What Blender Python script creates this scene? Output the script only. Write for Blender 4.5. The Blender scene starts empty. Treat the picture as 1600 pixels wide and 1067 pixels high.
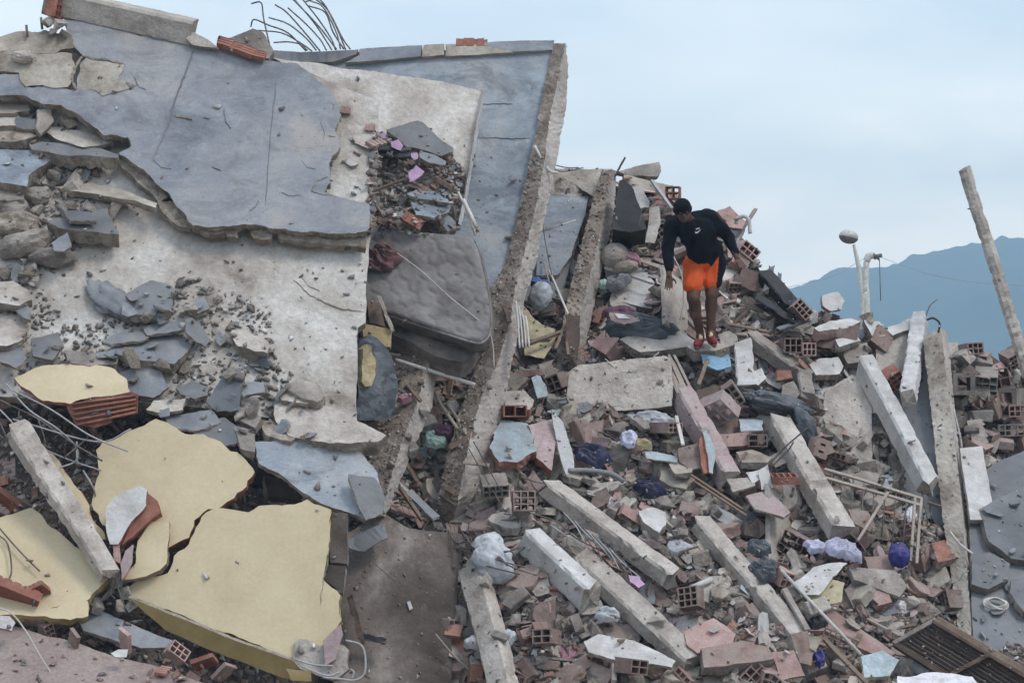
import bpy, bmesh, math, random
import numpy as np
from mathutils import Vector, Matrix, noise
from mathutils.geometry import delaunay_2d_cdt
R = math.radians
rnd = random.Random(7)
S = bpy.context.scene
COL = S.collection

# ---------------------------------------------------------------- camera
FPX = 4444.44          # focal length in photo pixels (100 mm on 36 mm, 1600 px wide)
CAMZ = 4.0
PITCH = math.atan((640 - 533.5) / FPX)
cd = bpy.data.cameras.new('camera')
cam = bpy.data.objects.new('camera', cd); COL.objects.link(cam)
cd.lens = 100; cd.sensor_width = 36; cd.clip_start = .5; cd.clip_end = 9000
cam.location = (0, 0, CAMZ); cam.rotation_euler = (R(90) + PITCH, 0, 0)
S.camera = cam
CAM = Vector((0, 0, CAMZ))
FWD = Vector((0, math.cos(PITCH), math.sin(PITCH)))
UPV = Vector((0, -math.sin(PITCH), math.cos(PITCH)))
RT = Vector((1, 0, 0))

# ---------------------------------------------------------------- world
SUN_EL, SUN_AZ = 54, 128       # azimuth measured clockwise from +Y
w = bpy.data.worlds.new('World'); S.world = w; w.use_nodes = True
nt = w.node_tree; nt.nodes.clear()
def wn(t, **k):
    n = nt.nodes.new(t)
    for a, b in k.items(): setattr(n, a, b)
    return n
sky = wn('ShaderNodeTexSky', sky_type='NISHITA', sun_disc=False, sun_elevation=R(SUN_EL), sun_rotation=R(SUN_AZ), dust_density=2.0)
bg1 = wn('ShaderNodeBackground'); bg1.inputs[1].default_value = .10
nt.links.new(sky.outputs[0], bg1.inputs[0])
tc = wn('ShaderNodeTexCoord')
sep = wn('ShaderNodeSeparateXYZ'); nt.links.new(tc.outputs['Generated'], sep.inputs[0])
mp = wn('ShaderNodeMapping'); mp.inputs['Scale'].default_value = (3.2, 3.2, 11); mp.inputs['Rotation'].default_value = (0, R(12), 0)
nt.links.new(tc.outputs['Generated'], mp.inputs[0])
nz = wn('ShaderNodeTexNoise'); nz.inputs['Scale'].default_value = 1.5; nz.inputs['Detail'].default_value = 5; nz.inputs['Roughness'].default_value = .5
nt.links.new(mp.outputs[0], nz.inputs[0])
ma = wn('ShaderNodeMath', operation='MULTIPLY_ADD'); nt.links.new(nz.outputs[0], ma.inputs[0]); ma.inputs[1].default_value = .13
m0 = wn('ShaderNodeMath', operation='ADD'); nt.links.new(sep.outputs[2], m0.inputs[0]); m0.inputs[1].default_value = .045
nt.links.new(m0.outputs[0], ma.inputs[2])
rp = wn('ShaderNodeValToRGB'); cr = rp.color_ramp
cr.elements[0].position = .08; cr.elements[0].color = (4.1, 3.4, 2.7, 1)
cr.elements[1].position = .95; cr.elements[1].color = (.74, .81, .93, 1)
for p, c in ((.155, (3.6, 3.05, 2.45, 1)), (.20, (1.8, 1.72, 1.55, 1)), (.27, (.93, .99, 1.05, 1)), (.4, (.74, .81, .92, 1))):
    e = cr.elements.new(p); e.color = c
nt.links.new(ma.outputs[0], rp.inputs[0])
bg2 = wn('ShaderNodeBackground'); nt.links.new(rp.outputs[0], bg2.inputs[0]); bg2.inputs[1].default_value = 1.55
mx = wn('ShaderNodeMixShader'); mx.inputs[0].default_value = .93
nt.links.new(bg1.outputs[0], mx.inputs[1]); nt.links.new(bg2.outputs[0], mx.inputs[2])
wo = wn('ShaderNodeOutputWorld'); nt.links.new(mx.outputs[0], wo.inputs[0])

sl = bpy.data.lights.new('sun', 'SUN'); sl.energy = 1.5; sl.angle = R(14); sl.color = (1, .91, .80)
so = bpy.data.objects.new('sun', sl); COL.objects.link(so)
sdir = Vector((math.sin(R(SUN_AZ)) * math.cos(R(SUN_EL)), math.cos(R(SUN_AZ)) * math.cos(R(SUN_EL)), math.sin(R(SUN_EL))))
so.rotation_euler = sdir.to_track_quat('Z', 'Y').to_euler(); so.location = (0, 0, 30)
S.view_settings.view_transform = 'Standard'; S.view_settings.look = 'None'
S.view_settings.exposure = .13; S.view_settings.gamma = 1; S.view_settings.use_curve_mapping = False
S.render.engine = 'CYCLES'
S.cycles.max_bounces = 6; S.cycles.volume_bounces = 0

# ---------------------------------------------------------------- projection helpers (plan the real places from the photograph)
def dd(d): return 30 + (d - 30) * .65
def raydir(px, py): return RT * ((px - 800) / FPX) + UPV * ((533.5 - py) / FPX) + FWD
def PW(px, py, D): return CAM + raydir(px, py) * D          # D real depth in metres
def PD(px, py, d): return PW(px, py, dd(d))                 # d in sketch depth units
class Pl:
    """a real plane in the scene through three points"""
    def __init__(s, *p):
        a, b, c = [PD(*q) for q in p]
        s.o = a; n = (b - a).cross(c - a).normalized()
        if n.dot(CAM - a) < 0: n = -n
        s.n = n; s.u = (RT - n * RT.dot(n)).normalized(); s.v = n.cross(s.u)
    def at(s, px, py, off=0):
        r = raydir(px, py); t = (s.o + s.n * off - CAM).dot(s.n) / r.dot(s.n)
        return CAM + r * t
    def D(s, px, py, off=0): return (s.at(px, py, off) - CAM).dot(FWD)
    def off(s, k):
        import copy
        q = copy.copy(s); q.o = s.o + s.n * k; return q

# heap surface: smooth interpolation of depth
CP = [(-200,1300,22.6),(0,1067,23.7),(300,1067,23.6),(560,1067,25.7),(800,1067,24.7),(1100,1067,24.7),(1400,1067,25.6),(1600,1067,26.2),(1800,1300,24),
 (800,1300,22.6),(0,900,24.8),(300,900,25.2),(600,900,26.9),(800,900,26.1),(1000,900,26.3),(1200,900,26.8),(1400,900,27.9),(1600,900,29.6),
 (0,750,25.3),(300,750,26.2),(560,750,27.6),(700,750,28.0),(850,750,27.6),(1000,750,28.1),(1200,750,28.6),(1400,750,29.6),(1600,750,31.4),
 (700,600,29),(850,600,29.9),(1000,600,30.0),(1200,600,30.4),(1400,600,31.5),(1600,600,33),(1800,700,34),
 (560,600,28.6),(650,450,30),(720,450,30.8),(850,450,31.8),(1000,450,31.6),(1150,450,31.9),(1300,500,32),
 (860,300,33.6),(1000,300,33.2),(1150,350,33),(0,620,26.7),(300,620,27.0),(0,400,29),(300,400,29.2),(550,400,29.4),
 (0,100,31),(300,100,31.5),(600,120,32),(750,100,33),(-200,700,26.2),(-200,300,29)]
_X = np.array([(p[0] / 400., p[1] / 400.) for p in CP]); _Y = np.array([p[2] for p in CP])
def _phi(a, b):
    r2 = ((a[:, None, :] - b[None, :, :]) ** 2).sum(-1) + 1e-9
    return .5 * r2 * np.log(r2)
_n = len(CP)
_A = np.zeros((_n + 3, _n + 3)); _A[:_n, :_n] = _phi(_X, _X) + np.eye(_n) * .004
_A[:_n, _n] = 1; _A[:_n, _n + 1:] = _X; _A[_n, :_n] = 1; _A[_n + 1:, :_n] = _X.T
_W = np.linalg.solve(_A, np.concatenate([_Y, [0, 0, 0]]))
def terr_np(P):
    P = np.asarray(P, float) / 400.
    return dd(_phi(P, _X) @ _W[:_n] + _W[_n] + P @ _W[_n + 1:])
def ter(px, py): return float(terr_np([(px, py)])[0])
def terN(px, py):
    a = PW(px, py, ter(px, py)); b = PW(px + 12, py, ter(px + 12, py)); c = PW(px, py - 12, ter(px, py - 12))
    n = (b - a).cross(c - a).normalized()
    return n if n.dot(CAM - a) > 0 else -n
def inpoly(x, y, P):
    c = False; j = len(P) - 1
    for i in range(len(P)):
        xi, yi = P[i]; xj, yj = P[j]
        if (yi > y) != (yj > y) and x < (xj - xi) * (y - yi) / (yj - yi) + xi: c = not c
        j = i
    return c

# ---------------------------------------------------------------- materials
MATS = {}
def mat(name, cols, scale=1.5, rough=.85, bump=.4, bs=40, dust=0., streak=0., var=.12, island=False, metal=0, spots=0., spotcol=(.6,.58,.54), grain=.25, dustcol=(.235,.203,.178), trans=0., cells=0., detail=9, spec=.3):
    m = bpy.data.materials.new(name); m.use_nodes = True; MATS[name] = m
    t = m.node_tree; N = t.nodes; L = t.links; N.clear()
    out = N.new('ShaderNodeOutputMaterial'); b = N.new('ShaderNodeBsdfPrincipled'); L.new(b.outputs[0], out.inputs[0])
    tc = N.new('ShaderNodeTexCoord'); oi = N.new('ShaderNodeObjectInfo'); geo = N.new('ShaderNodeNewGeometry')
    ad = N.new('ShaderNodeVectorMath'); ad.operation = 'MULTIPLY_ADD'
    cx = N.new('ShaderNodeCombineXYZ')
    for i in range(3): L.new(oi.outputs['Random'], cx.inputs[i])
    L.new(cx.outputs[0], ad.inputs[0]); ad.inputs[1].default_value = (17, 9, 13); L.new(tc.outputs['Object'], ad.inputs[2])
    V = ad.outputs[0]
    def noi(s, d=6, r=.6, vec=V, dist=0):
        n = N.new('ShaderNodeTexNoise'); n.inputs['Scale'].default_value = s; n.inputs['Detail'].default_value = d
        n.inputs['Roughness'].default_value = r; n.inputs['Distortion'].default_value = dist; L.new(vec, n.inputs[0]); return n.outputs[0]
    def math_(op, a, b_=None, c=None, clamp=False):
        n = N.new('ShaderNodeMath'); n.operation = op; n.use_clamp = clamp
        for i, v in enumerate((a, b_, c)):
            if v is None: continue
            if isinstance(v, (int, float)): n.inputs[i].default_value = v
            else: L.new(v, n.inputs[i])
        return n.outputs[0]
    def rng(v, a, b_, c=0, d=1):
        n = N.new('ShaderNodeMapRange'); L.new(v, n.inputs[0])
        for i, q in enumerate((a, b_, c, d)): n.inputs[i + 1].default_value = q
        return n.outputs[0]
    def mix(f, a, b_, mode='MIX'):
        n = N.new('ShaderNodeMix'); n.data_type = 'RGBA'; n.blend_type = mode
        if isinstance(f, (int, float)): n.inputs[0].default_value = f
        else: L.new(f, n.inputs[0])
        for i, v in ((6, a), (7, b_)):
            if isinstance(v, tuple): n.inputs[i].default_value = (*v, 1)
            else: L.new(v, n.inputs[i])
        return n.outputs[2]
    n1 = noi(scale, detail, .62, dist=.3)
    rp = N.new('ShaderNodeValToRGB'); L.new(n1, rp.inputs[0]); cr = rp.color_ramp
    k = len(cols)
    cr.elements[0].position = .33; cr.elements[0].color = (*cols[0], 1)
    cr.elements[1].position = .68; cr.elements[1].color = (*cols[-1], 1)
    for i in range(1, k - 1):
        e = cr.elements.new(.33 + .35 * i / (k - 1)); e.color = (*cols[i], 1)
    c = rp.outputs[0]
    if streak:
        mp = N.new('ShaderNodeMapping'); mp.inputs['Scale'].default_value = (1, 1.9, 1.5); mp.inputs['Rotation'].default_value = (0, 0, .12); L.new(V, mp.inputs[0])
        s1 = rng(noi(2.2, 10, .72, mp.outputs[0], .6), .44, .66)
        c = mix(math_('MULTIPLY', s1, streak * .75), c, tuple(min(1, v * 1.45) for v in cols[len(cols) // 2]))
        s2 = rng(noi(1.3, 10, .75, mp.outputs[0], 1.2), .50, .66)
        c = mix(math_('MULTIPLY', s2, streak * .7), c, tuple(v * .62 for v in cols[0]))
        mp2 = N.new('ShaderNodeMapping'); mp2.inputs['Scale'].default_value = (2.5, 16, 8); mp2.inputs['Rotation'].default_value = (0, 0, .25); L.new(V, mp2.inputs[0])
        s3_ = math_('MULTIPLY', rng(noi(3.0, 6, .7, mp2.outputs[0], .4), .62, .70), rng(noi(1.7, 4, .6), .45, .6))
        c = mix(math_('MULTIPLY', s3_, streak * .8), c, tuple(min(1, v * 2.0) for v in cols[len(cols) // 2]))
        s4 = rng(noi(26, 5, .7), .60, .68)
        c = mix(math_('MULTIPLY', s4, streak * .5), c, tuple(v * .6 for v in cols[0]))
    if spots:
        s3 = rng(noi(scale * 5, 5, .75), .60, .66)
        c = mix(math_('MULTIPLY', s3, spots), c, spotcol)
    g = noi(bs * .7, 4, .7)
    c = mix(1., c, mix(1., (1., 1., 1.), (1., 1., 1.)), 'MULTIPLY') if False else c
    gm = rng(g, .25, .75, 1 - grain, 1 + grain)
    hv = N.new('ShaderNodeHueSaturation'); L.new(c, hv.inputs['Color'])
    rv = geo.outputs['Random Per Island'] if island else oi.outputs['Random']
    L.new(math_('MULTIPLY', gm, rng(rv, 0, 1, 1 - var, 1 + var)), hv.inputs['Value'])
    if island: L.new(rng(math_('FRACT', math_('MULTIPLY', rv, 7.3)), 0, 1, .6, 1.25), hv.inputs['Saturation'])
    c = hv.outputs[0]
    if dust:
        sp = N.new('ShaderNodeSeparateXYZ'); L.new(geo.outputs['Normal'], sp.inputs[0])
        up = rng(sp.outputs[2], .15, .9)
        dm = math_('MULTIPLY', rng(noi(scale * 2.3, 6, .7), .36, .62), math_('MULTIPLY_ADD', up, .75, .25))
        c = mix(math_('MULTIPLY', dm, dust, clamp=True), c, dustcol)
    L.new(c, b.inputs['Base Color'])
    b.inputs['Roughness'].default_value = rough; b.inputs['Metallic'].default_value = metal
    b.inputs['Specular IOR Level'].default_value = spec
    if trans: b.inputs['Transmission Weight'].default_value = trans
    if bump:
        h = math_('MULTIPLY_ADD', g, .5, noi(bs * .22, 5, .65))
        if cells:
            vo = N.new('ShaderNodeTexVoronoi'); vo.inputs['Scale'].default_value = bs * .3; L.new(V, vo.inputs[0])
            h = math_('MULTIPLY_ADD', vo.outputs[0], cells, h)
        bn = N.new('ShaderNodeBump'); bn.inputs['Strength'].default_value = bump; bn.inputs['Distance'].default_value = .03
        L.new(h, bn.inputs['Height']); L.new(bn.outputs[0], b.inputs['Normal'])
    return m
mat('slate_screed', [(.13,.148,.175),(.20,.22,.25),(.265,.28,.305),(.37,.355,.345)], .95, .6, .16, 50, streak=.75, spots=.35, spotcol=(.42,.43,.44), dust=.12, var=.05, grain=.1, spec=.35)
mat('slate_screed_blue', [(.12,.145,.18),(.19,.225,.27),(.27,.305,.345),(.40,.39,.37)], .8, .68, .12, 50, streak=.9, spots=.3, dust=.15, var=.05, grain=.1, spec=.45)
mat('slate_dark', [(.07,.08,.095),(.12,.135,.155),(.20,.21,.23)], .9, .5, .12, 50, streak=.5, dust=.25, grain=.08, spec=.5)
mat('slate_flake', [(.13,.145,.17),(.20,.215,.235),(.27,.275,.28)], 3, .6, .2, 50, dust=.3, var=.3, grain=.1)
mat('cream_plaster', [(.22,.18,.15),(.43,.39,.35),(.55,.52,.485),(.68,.66,.63)], 1.3, .92, .75, 26, streak=.15, spots=.35, spotcol=(.30,.25,.20), var=.05, grain=.22)
mat('cream_dusty', [(0.202,0.164,0.130),(0.336,0.298,0.252),(0.437,0.399,0.344),(0.521,0.487,0.437)], 2.1, .92, .7, 26, spots=.3, spotcol=(.30,.24,.19), var=.08, grain=.2)
mat('broken_edge', [(0.168,0.139,0.109),(0.302,0.260,0.218),(0.420,0.386,0.336)], 7, .95, .9, 50, grain=.3, var=.1)
mat('concrete', [(0.176,0.155,0.139),(0.290,0.256,0.231),(0.403,0.370,0.336)], 3, .9, .7, 45, dust=.35, var=.2, spots=.35, spotcol=(.17,.145,.125), grain=.2)
mat('concrete_light', [(.31,.272,.24),(.475,.432,.39),(.60,.56,.515)], 3, .9, .8, 40, dust=.25, spots=.45, spotcol=(.29,.24,.20), var=.12, grain=.2)
mat('concrete_side', [(.29,.255,.225),(.44,.40,.365),(.56,.525,.49)], 1.8, .9, .6, 34, streak=.35, spots=.3, spotcol=(.24,.20,.17), var=.06, grain=.2)
mat('brown_dirt_gap_shade', [(.15,.118,.095),(.25,.205,.17),(.37,.32,.275)], 5, .97, 1., 36, grain=.35, spots=.3, spotcol=(.40,.36,.32), cells=.3, var=.05)  # dirt on the beam tops; also paints the shade in crack gaps
mat('brown_slab', [(.045,.035,.03),(.08,.063,.054),(.15,.125,.11),(.36,.325,.295)], .8, .8, .5, 34, streak=.2, spots=.1, var=.05, grain=.2)
mat('rubble_bed', [(0.060,0.049,0.043),(0.102,0.085,0.075),(0.170,0.146,0.128)], 6, .97, 1., 30, grain=.4, spots=.4, spotcol=(.36,.32,.29), cells=.6)  # colour lowered to paint shade into the crevices between pieces
mat('brick_dusty', [(0.172,0.107,0.090),(0.267,0.185,0.163),(0.344,0.275,0.249)], 4, .92, .4, 60, dust=.75, var=.3, dustcol=(0.284,0.249,0.228))
mat('brick_red', [(.18,.065,.045),(.28,.11,.075),(.37,.19,.145)], 5, .85, .4, 60, dust=.5, var=.2, dustcol=(.34,.24,.205))
mat('brick_orange', [(.24,.11,.08),(.34,.165,.12),(.40,.24,.19)], 5, .88, .4, 60, dust=.6, var=.25, dustcol=(.34,.27,.24))
mat('pink_dust', [(.22,.165,.15),(.31,.24,.22),(.38,.315,.29)], 1.6, .95, .9, 34, grain=.25, spots=.3, spotcol=(.40,.36,.34))
mat('brick_pink', [(0.310,0.185,0.163),(0.404,0.262,0.237),(0.473,0.353,0.327)], 4, .9, .35, 60, dust=.45, var=.2, dustcol=(0.310,0.267,0.249))
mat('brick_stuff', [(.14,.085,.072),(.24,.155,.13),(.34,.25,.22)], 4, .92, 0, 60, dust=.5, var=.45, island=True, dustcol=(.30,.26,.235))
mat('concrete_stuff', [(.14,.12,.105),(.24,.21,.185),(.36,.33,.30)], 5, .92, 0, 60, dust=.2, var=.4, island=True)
mat('plaster_stuff', [(.45,.43,.41),(.60,.58,.56),(.72,.71,.69)], 5, .9, 0, 60, dust=.3, var=.2, island=True)
mat('slate_stuff', [(.10,.11,.125),(.17,.18,.195),(.24,.24,.245)], 5, .8, 0, 60, dust=.4, var=.3, island=True)
mat('yellow_paint', [(.53,.44,.285),(.60,.505,.335),(.64,.55,.375)], 1.3, .78, .07, 40, streak=.16, var=.02, grain=.07, spots=.12, spotcol=(.56,.50,.38), dust=.08, dustcol=(.48,.44,.37))
mat('ochre_paint', [(.33,.24,.10),(.40,.30,.135),(.45,.345,.17)], 2, .8, .15, 30, var=.03, grain=.08, dust=.1)
mat('white_paint', [(0.425,0.408,0.391),(0.578,0.570,0.561),(0.663,0.663,0.663)], 3.5, .8, .5, 36, dust=.4, spots=.3, spotcol=(.40,.34,.30), var=.06, grain=.06)
mat('lilac_paint', [(.47,.30,.48),(.54,.37,.56)], 3, .8, .2, 30, dust=.25)
mat('pink_plaster', [(0.361,0.267,0.271),(0.430,0.335,0.335),(0.430,0.378,0.353)], 3, .85, .3, 40, dust=.4)
mat('blue_plaster', [(.30,.38,.43),(.40,.49,.54),(.50,.55,.57)], 3, .8, .35, 40, dust=.5, spots=.35)
mat('blue_bright', [(.17,.35,.52),(.25,.45,.62)], 3, .7, .15, 40, dust=.3)
mat('wood_pale', [(.26,.22,.185),(.35,.30,.255),(.42,.37,.32)], 4, .8, .3, 60, streak=.4, dust=.3)
mat('wood_dark', [(.055,.035,.028),(.09,.06,.045),(.13,.09,.07)], 4, .7, .25, 60, streak=.4, dust=.3)
mat('wood_brown', [(.13,.09,.065),(.19,.135,.10),(.25,.19,.145)], 4, .75, .25, 60, streak=.4, dust=.3)
mat('card_tan', [(.36,.28,.15),(.45,.36,.20)], 3, .8, .15, 40, dust=.3)
mat('rebar_steel', [(.09,.075,.07),(.15,.13,.12),(.22,.20,.19)], 14, .7, .3, 90, metal=.3)
mat('steel_pale', [(.32,.32,.33),(.42,.42,.43)], 8, .6, .1, 90, metal=.2)
mat('pvc_white', [(.50,.48,.45),(.64,.62,.59)], 6, .5, .1, 60, dust=.4)
mat('black_vinyl', [(.010,.010,.012),(.018,.018,.021),(.03,.03,.034)], 3, .45, .15, 20, dust=.03, grain=.1)
mat('black_plastic', [(.015,.016,.02),(.03,.032,.038),(.06,.06,.068)], 3, .4, .3, 20, dust=.25)
mat('grey_tarp', [(.05,.06,.075),(.09,.105,.125),(.15,.165,.18)], 3, .5, .3, 25, dust=.25)
mat('navy_cloth', [(.018,.022,.06),(.03,.04,.10)], 5, .9, .3, 60, dust=.45)
mat('blue_plastic', [(.05,.11,.33),(.08,.17,.45)], 5, .5, .2, 40, dust=.15)
mat('deep_blue_bag', [(.02,.02,.14),(.035,.035,.22)], 5, .45, .2, 40, dust=.3)
mat('pale_plastic', [(.58,.60,.64),(.70,.72,.75),(.80,.81,.83)], 4, .35, .25, 30, dust=.45)
mat('clear_plastic', [(.42,.46,.50),(.55,.58,.62)], 4, .3, .25, 30, dust=.45)
mat('lavender_cloth', [(.48,.49,.66),(.60,.61,.76)], 4, .85, .2, 50, dust=.45)
mat('mint_cloth', [(.36,.50,.45),(.45,.60,.54)], 4, .85, .2, 50, dust=.2)
mat('pink_cloth', [(.36,.17,.22),(.46,.25,.30)], 4, .9, .2, 50, dust=.3)
mat('maroon_cloth', [(.13,.065,.07),(.20,.11,.115)], 4, .9, .3, 50, dust=.25)
mat('grey_cloth', [(.20,.205,.22),(.28,.285,.30)], 4, .9, .3, 50, dust=.3)
mat('khaki_cloth', [(.42,.35,.20),(.52,.44,.27)], 4, .9, .3, 40, dust=.3)
mat('mattress_cloth', [(.13,.115,.11),(.235,.22,.215),(.32,.31,.305)], 2.6, .93, .3, 14, spots=.35, spotcol=(.19,.155,.135), cells=.6, grain=.12)
mat('mattress_side', [(.08,.07,.065),(.15,.13,.12),(.24,.20,.17)], 2.2, .93, .3, 20)
mat('paper', [(.72,.72,.76),(.80,.80,.84)], 4, .8, .1, 30, dust=.45)
mat('yellowed_board', [(.46,.41,.26),(.58,.52,.35)], 4, .8, .3, 30, dust=.4)
mat('skin', [(.075,.036,.025),(.10,.050,.035),(.125,.064,.046)], 9, .5, .15, 60, grain=.06, var=0)
mat('black_knit', [(.0045,.0055,.009),(.007,.008,.012)], 20, .9, .3, 120, grain=.15, var=0, spec=.15)
mat('orange_cloth', [(.60,.085,.015),(.70,.115,.022)], 9, .8, .2, 90, grain=.08, var=0)
mat('logo_white', [(.7,.7,.72),(.78,.78,.8)], 9, .8, 0)
mat('red_shoe', [(.17,.016,.024),(.25,.028,.04)], 30, .6, .2, 90, grain=.2)
mat('yellow_trim', [(.50,.42,.22),(.60,.52,.32)], 30, .8, 0)
mat('lamp_glass', [(.30,.30,.27),(.42,.41,.37),(.55,.54,.50)], 6, .35, .1, 20)
mat('lamp_dark', [(.10,.10,.095),(.16,.155,.15)], 6, .6, .1, 20)
mat('lamp_post', [(.55,.54,.50),(.68,.67,.64)], 6, .6, .1, 20)
mat('mountain_wood', [(.025,.04,.035),(.04,.055,.045),(.055,.07,.055)], .012, .95, 0, .1, var=0)
mat('soil', [(.16,.13,.10),(.24,.20,.16),(.30,.26,.22)], .5, .95, .6, 8, var=0)
mat('purple_cloth', [(.10,.05,.09),(.18,.09,.14)], 5, .9, .3, 50, dust=.2)

# ---------------------------------------------------------------- object helpers
def link(name, me, mats, parent=None, mw=None):
    o = bpy.data.objects.new(name, me); COL.objects.link(o)
    if not isinstance(mats, (list, tuple)): mats = [mats]
    if not len(me.materials):
        for m in mats: me.materials.append(MATS[m])
    if mw is not None: o.matrix_world = mw
    if parent is not None:
        o.parent = parent
        o.matrix_parent_inverse = (PMW[parent] if parent in PMW else parent.matrix_basis).inverted()
    PMW[o] = mw if mw is not None else o.matrix_basis.copy()
    return o
PMW = {}
LABELS = {}
def T(o, label=None, cat=None, group=None, kind=None):
    if label: o['label'] = label
    if cat: o['category'] = cat
    if group: o['group'] = group
    if kind: o['kind'] = kind
    return o
def empty(name, loc, label, cat, group=None):
    o = bpy.data.objects.new(name, None); COL.objects.link(o); o.location = loc; o.empty_display_size = .1
    PMW[o] = Matrix.Translation(loc)
    return T(o, label, cat, group)
def mesh(name, V, F, mi=None, smooth=False):
    me = bpy.data.meshes.new(name); me.from_pydata([tuple(v) for v in V], [], F); me.update()
    if mi is not None: me.polygons.foreach_set('material_index', mi)
    if smooth: me.polygons.foreach_set('use_smooth', [True] * len(me.polygons))
    return me
def frame(o, x, y, z):
    m = Matrix((x, y, z)).transposed().to_4x4(); m.translation = o; return m

def rough_ring(P, seg, amp, rr):
    """densify a 2D outline with a broken, fractal edge"""
    out = []
    n = len(P)
    for i in range(n):
        a = Vector(P[i]); b = Vector(P[(i + 1) % n]); L = (b - a).length
        k = max(1, int(L / seg)); d = (b - a); nn = Vector((-d.y, d.x)).normalized() if L else Vector((0, 0))
        off = [0.] * (k + 1)
        def mid(i0, i1, am):
            if i1 - i0 < 2: return
            m = (i0 + i1) // 2; off[m] = (off[i0] + off[i1]) / 2 + rr.uniform(-am, am); mid(i0, m, am * .62); mid(m, i1, am * .62)
        mid(0, k, amp * min(1.6, .6 + L))
        for j in range(k): out.append(a + d * (j / k) + nn * off[j])
    return out
def panel(name, pts, pl, t, mats=('concrete', 'broken_edge'), rough=.02, seg=.05, disp=.0, step=.16, parent=None, seed=None, dsc=1.2, curl=None, back=.5):
    rr = random.Random(seed if seed is not None else int(pts[0][0] * 31 + pts[0][1] * 17) + len(pts))
    W = [pl.at(*p) for p in pts]; c = sum(W, Vector()) / len(W)
    P2 = [((q - c).dot(pl.u), (q - c).dot(pl.v)) for q in W]
    area = sum(P2[i][0] * P2[(i + 1) % len(P2)][1] - P2[(i + 1) % len(P2)][0] * P2[i][1] for i in range(len(P2)))
    if area < 0: P2 = P2[::-1]
    ring = rough_ring(P2, seg, rough, rr); n = len(ring)
    rt = [(p.x, p.y) for p in ring]
    xs = [p[0] for p in rt]; ys = [p[1] for p in rt]
    ins = []
    y = min(ys) + step / 2
    while y < max(ys):
        x = min(xs) + step / 2
        while x < max(xs):
            q = (x + rr.uniform(-.3, .3) * step, y + rr.uniform(-.3, .3) * step)
            if inpoly(q[0], q[1], rt) and min((q[0] - a) ** 2 + (q[1] - b) ** 2 for a, b in rt[::2]) > (step * .45) ** 2: ins.append(Vector(q))
            x += step
        y += step
    vv = [Vector(q) for q in rt] + ins
    res = delaunay_2d_cdt(vv, [(i, (i + 1) % n) for i in range(n)], [list(range(n))], 1, 1e-6)
    V2, F = res[0], res[2]
    sd = rr.uniform(0, 50)
    def hz(x, y):
        h = disp * noise.fractal(Vector((x * dsc + sd, y * dsc, 0)), 1, 2, 4) if disp else 0
        if curl: h += curl(x, y)
        return h
    V = [Vector((p.x, p.y, hz(p.x, p.y))) for p in V2]; F = [list(f) for f in F]; mi = [0] * len(F)
    base = len(V)
    for k, z in ((1, -t * .45), (2, -t)):
        for i, p in enumerate(ring):
            q = ring[i - 1]; s = ring[(i + 1) % n]; d = (s - q); nn = Vector((d.y, -d.x)).normalized() if d.length else Vector((0, 0))
            a = rr.uniform(-.9, .9) * min(rough * .6, t * .35) - (0 if k == 1 else back * rr.uniform(0, 1) * min(t, rough * 1.5))
            V.append(Vector((p.x + nn.x * a, p.y + nn.y * a, z * rr.uniform(.85, 1.1) + hz(p.x, p.y))))
    # map outline verts (cdt keeps input order for the first n unless merged)
    om = {}
    for ni, srcs in enumerate(res[3]):
        for s_ in srcs:
            if s_ < n: om[s_] = ni
    top = [om.get(i, i) for i in range(n)]
    r1 = [base + i for i in range(n)]; r2 = [base + n + i for i in range(n)]
    for a, b in ((top, r1), (r1, r2)):
        for i in range(n):
            j = (i + 1) % n
            if a[i] == a[j]: continue
            F.append([a[i], b[i], b[j], a[j]]); mi.append(1)
    F.append(r2[::-1]); mi.append(1)
    me = mesh(name, V, F, mi)
    return link(name, me, list(mats), parent, frame(c, pl.u, pl.v, pl.n))

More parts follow.
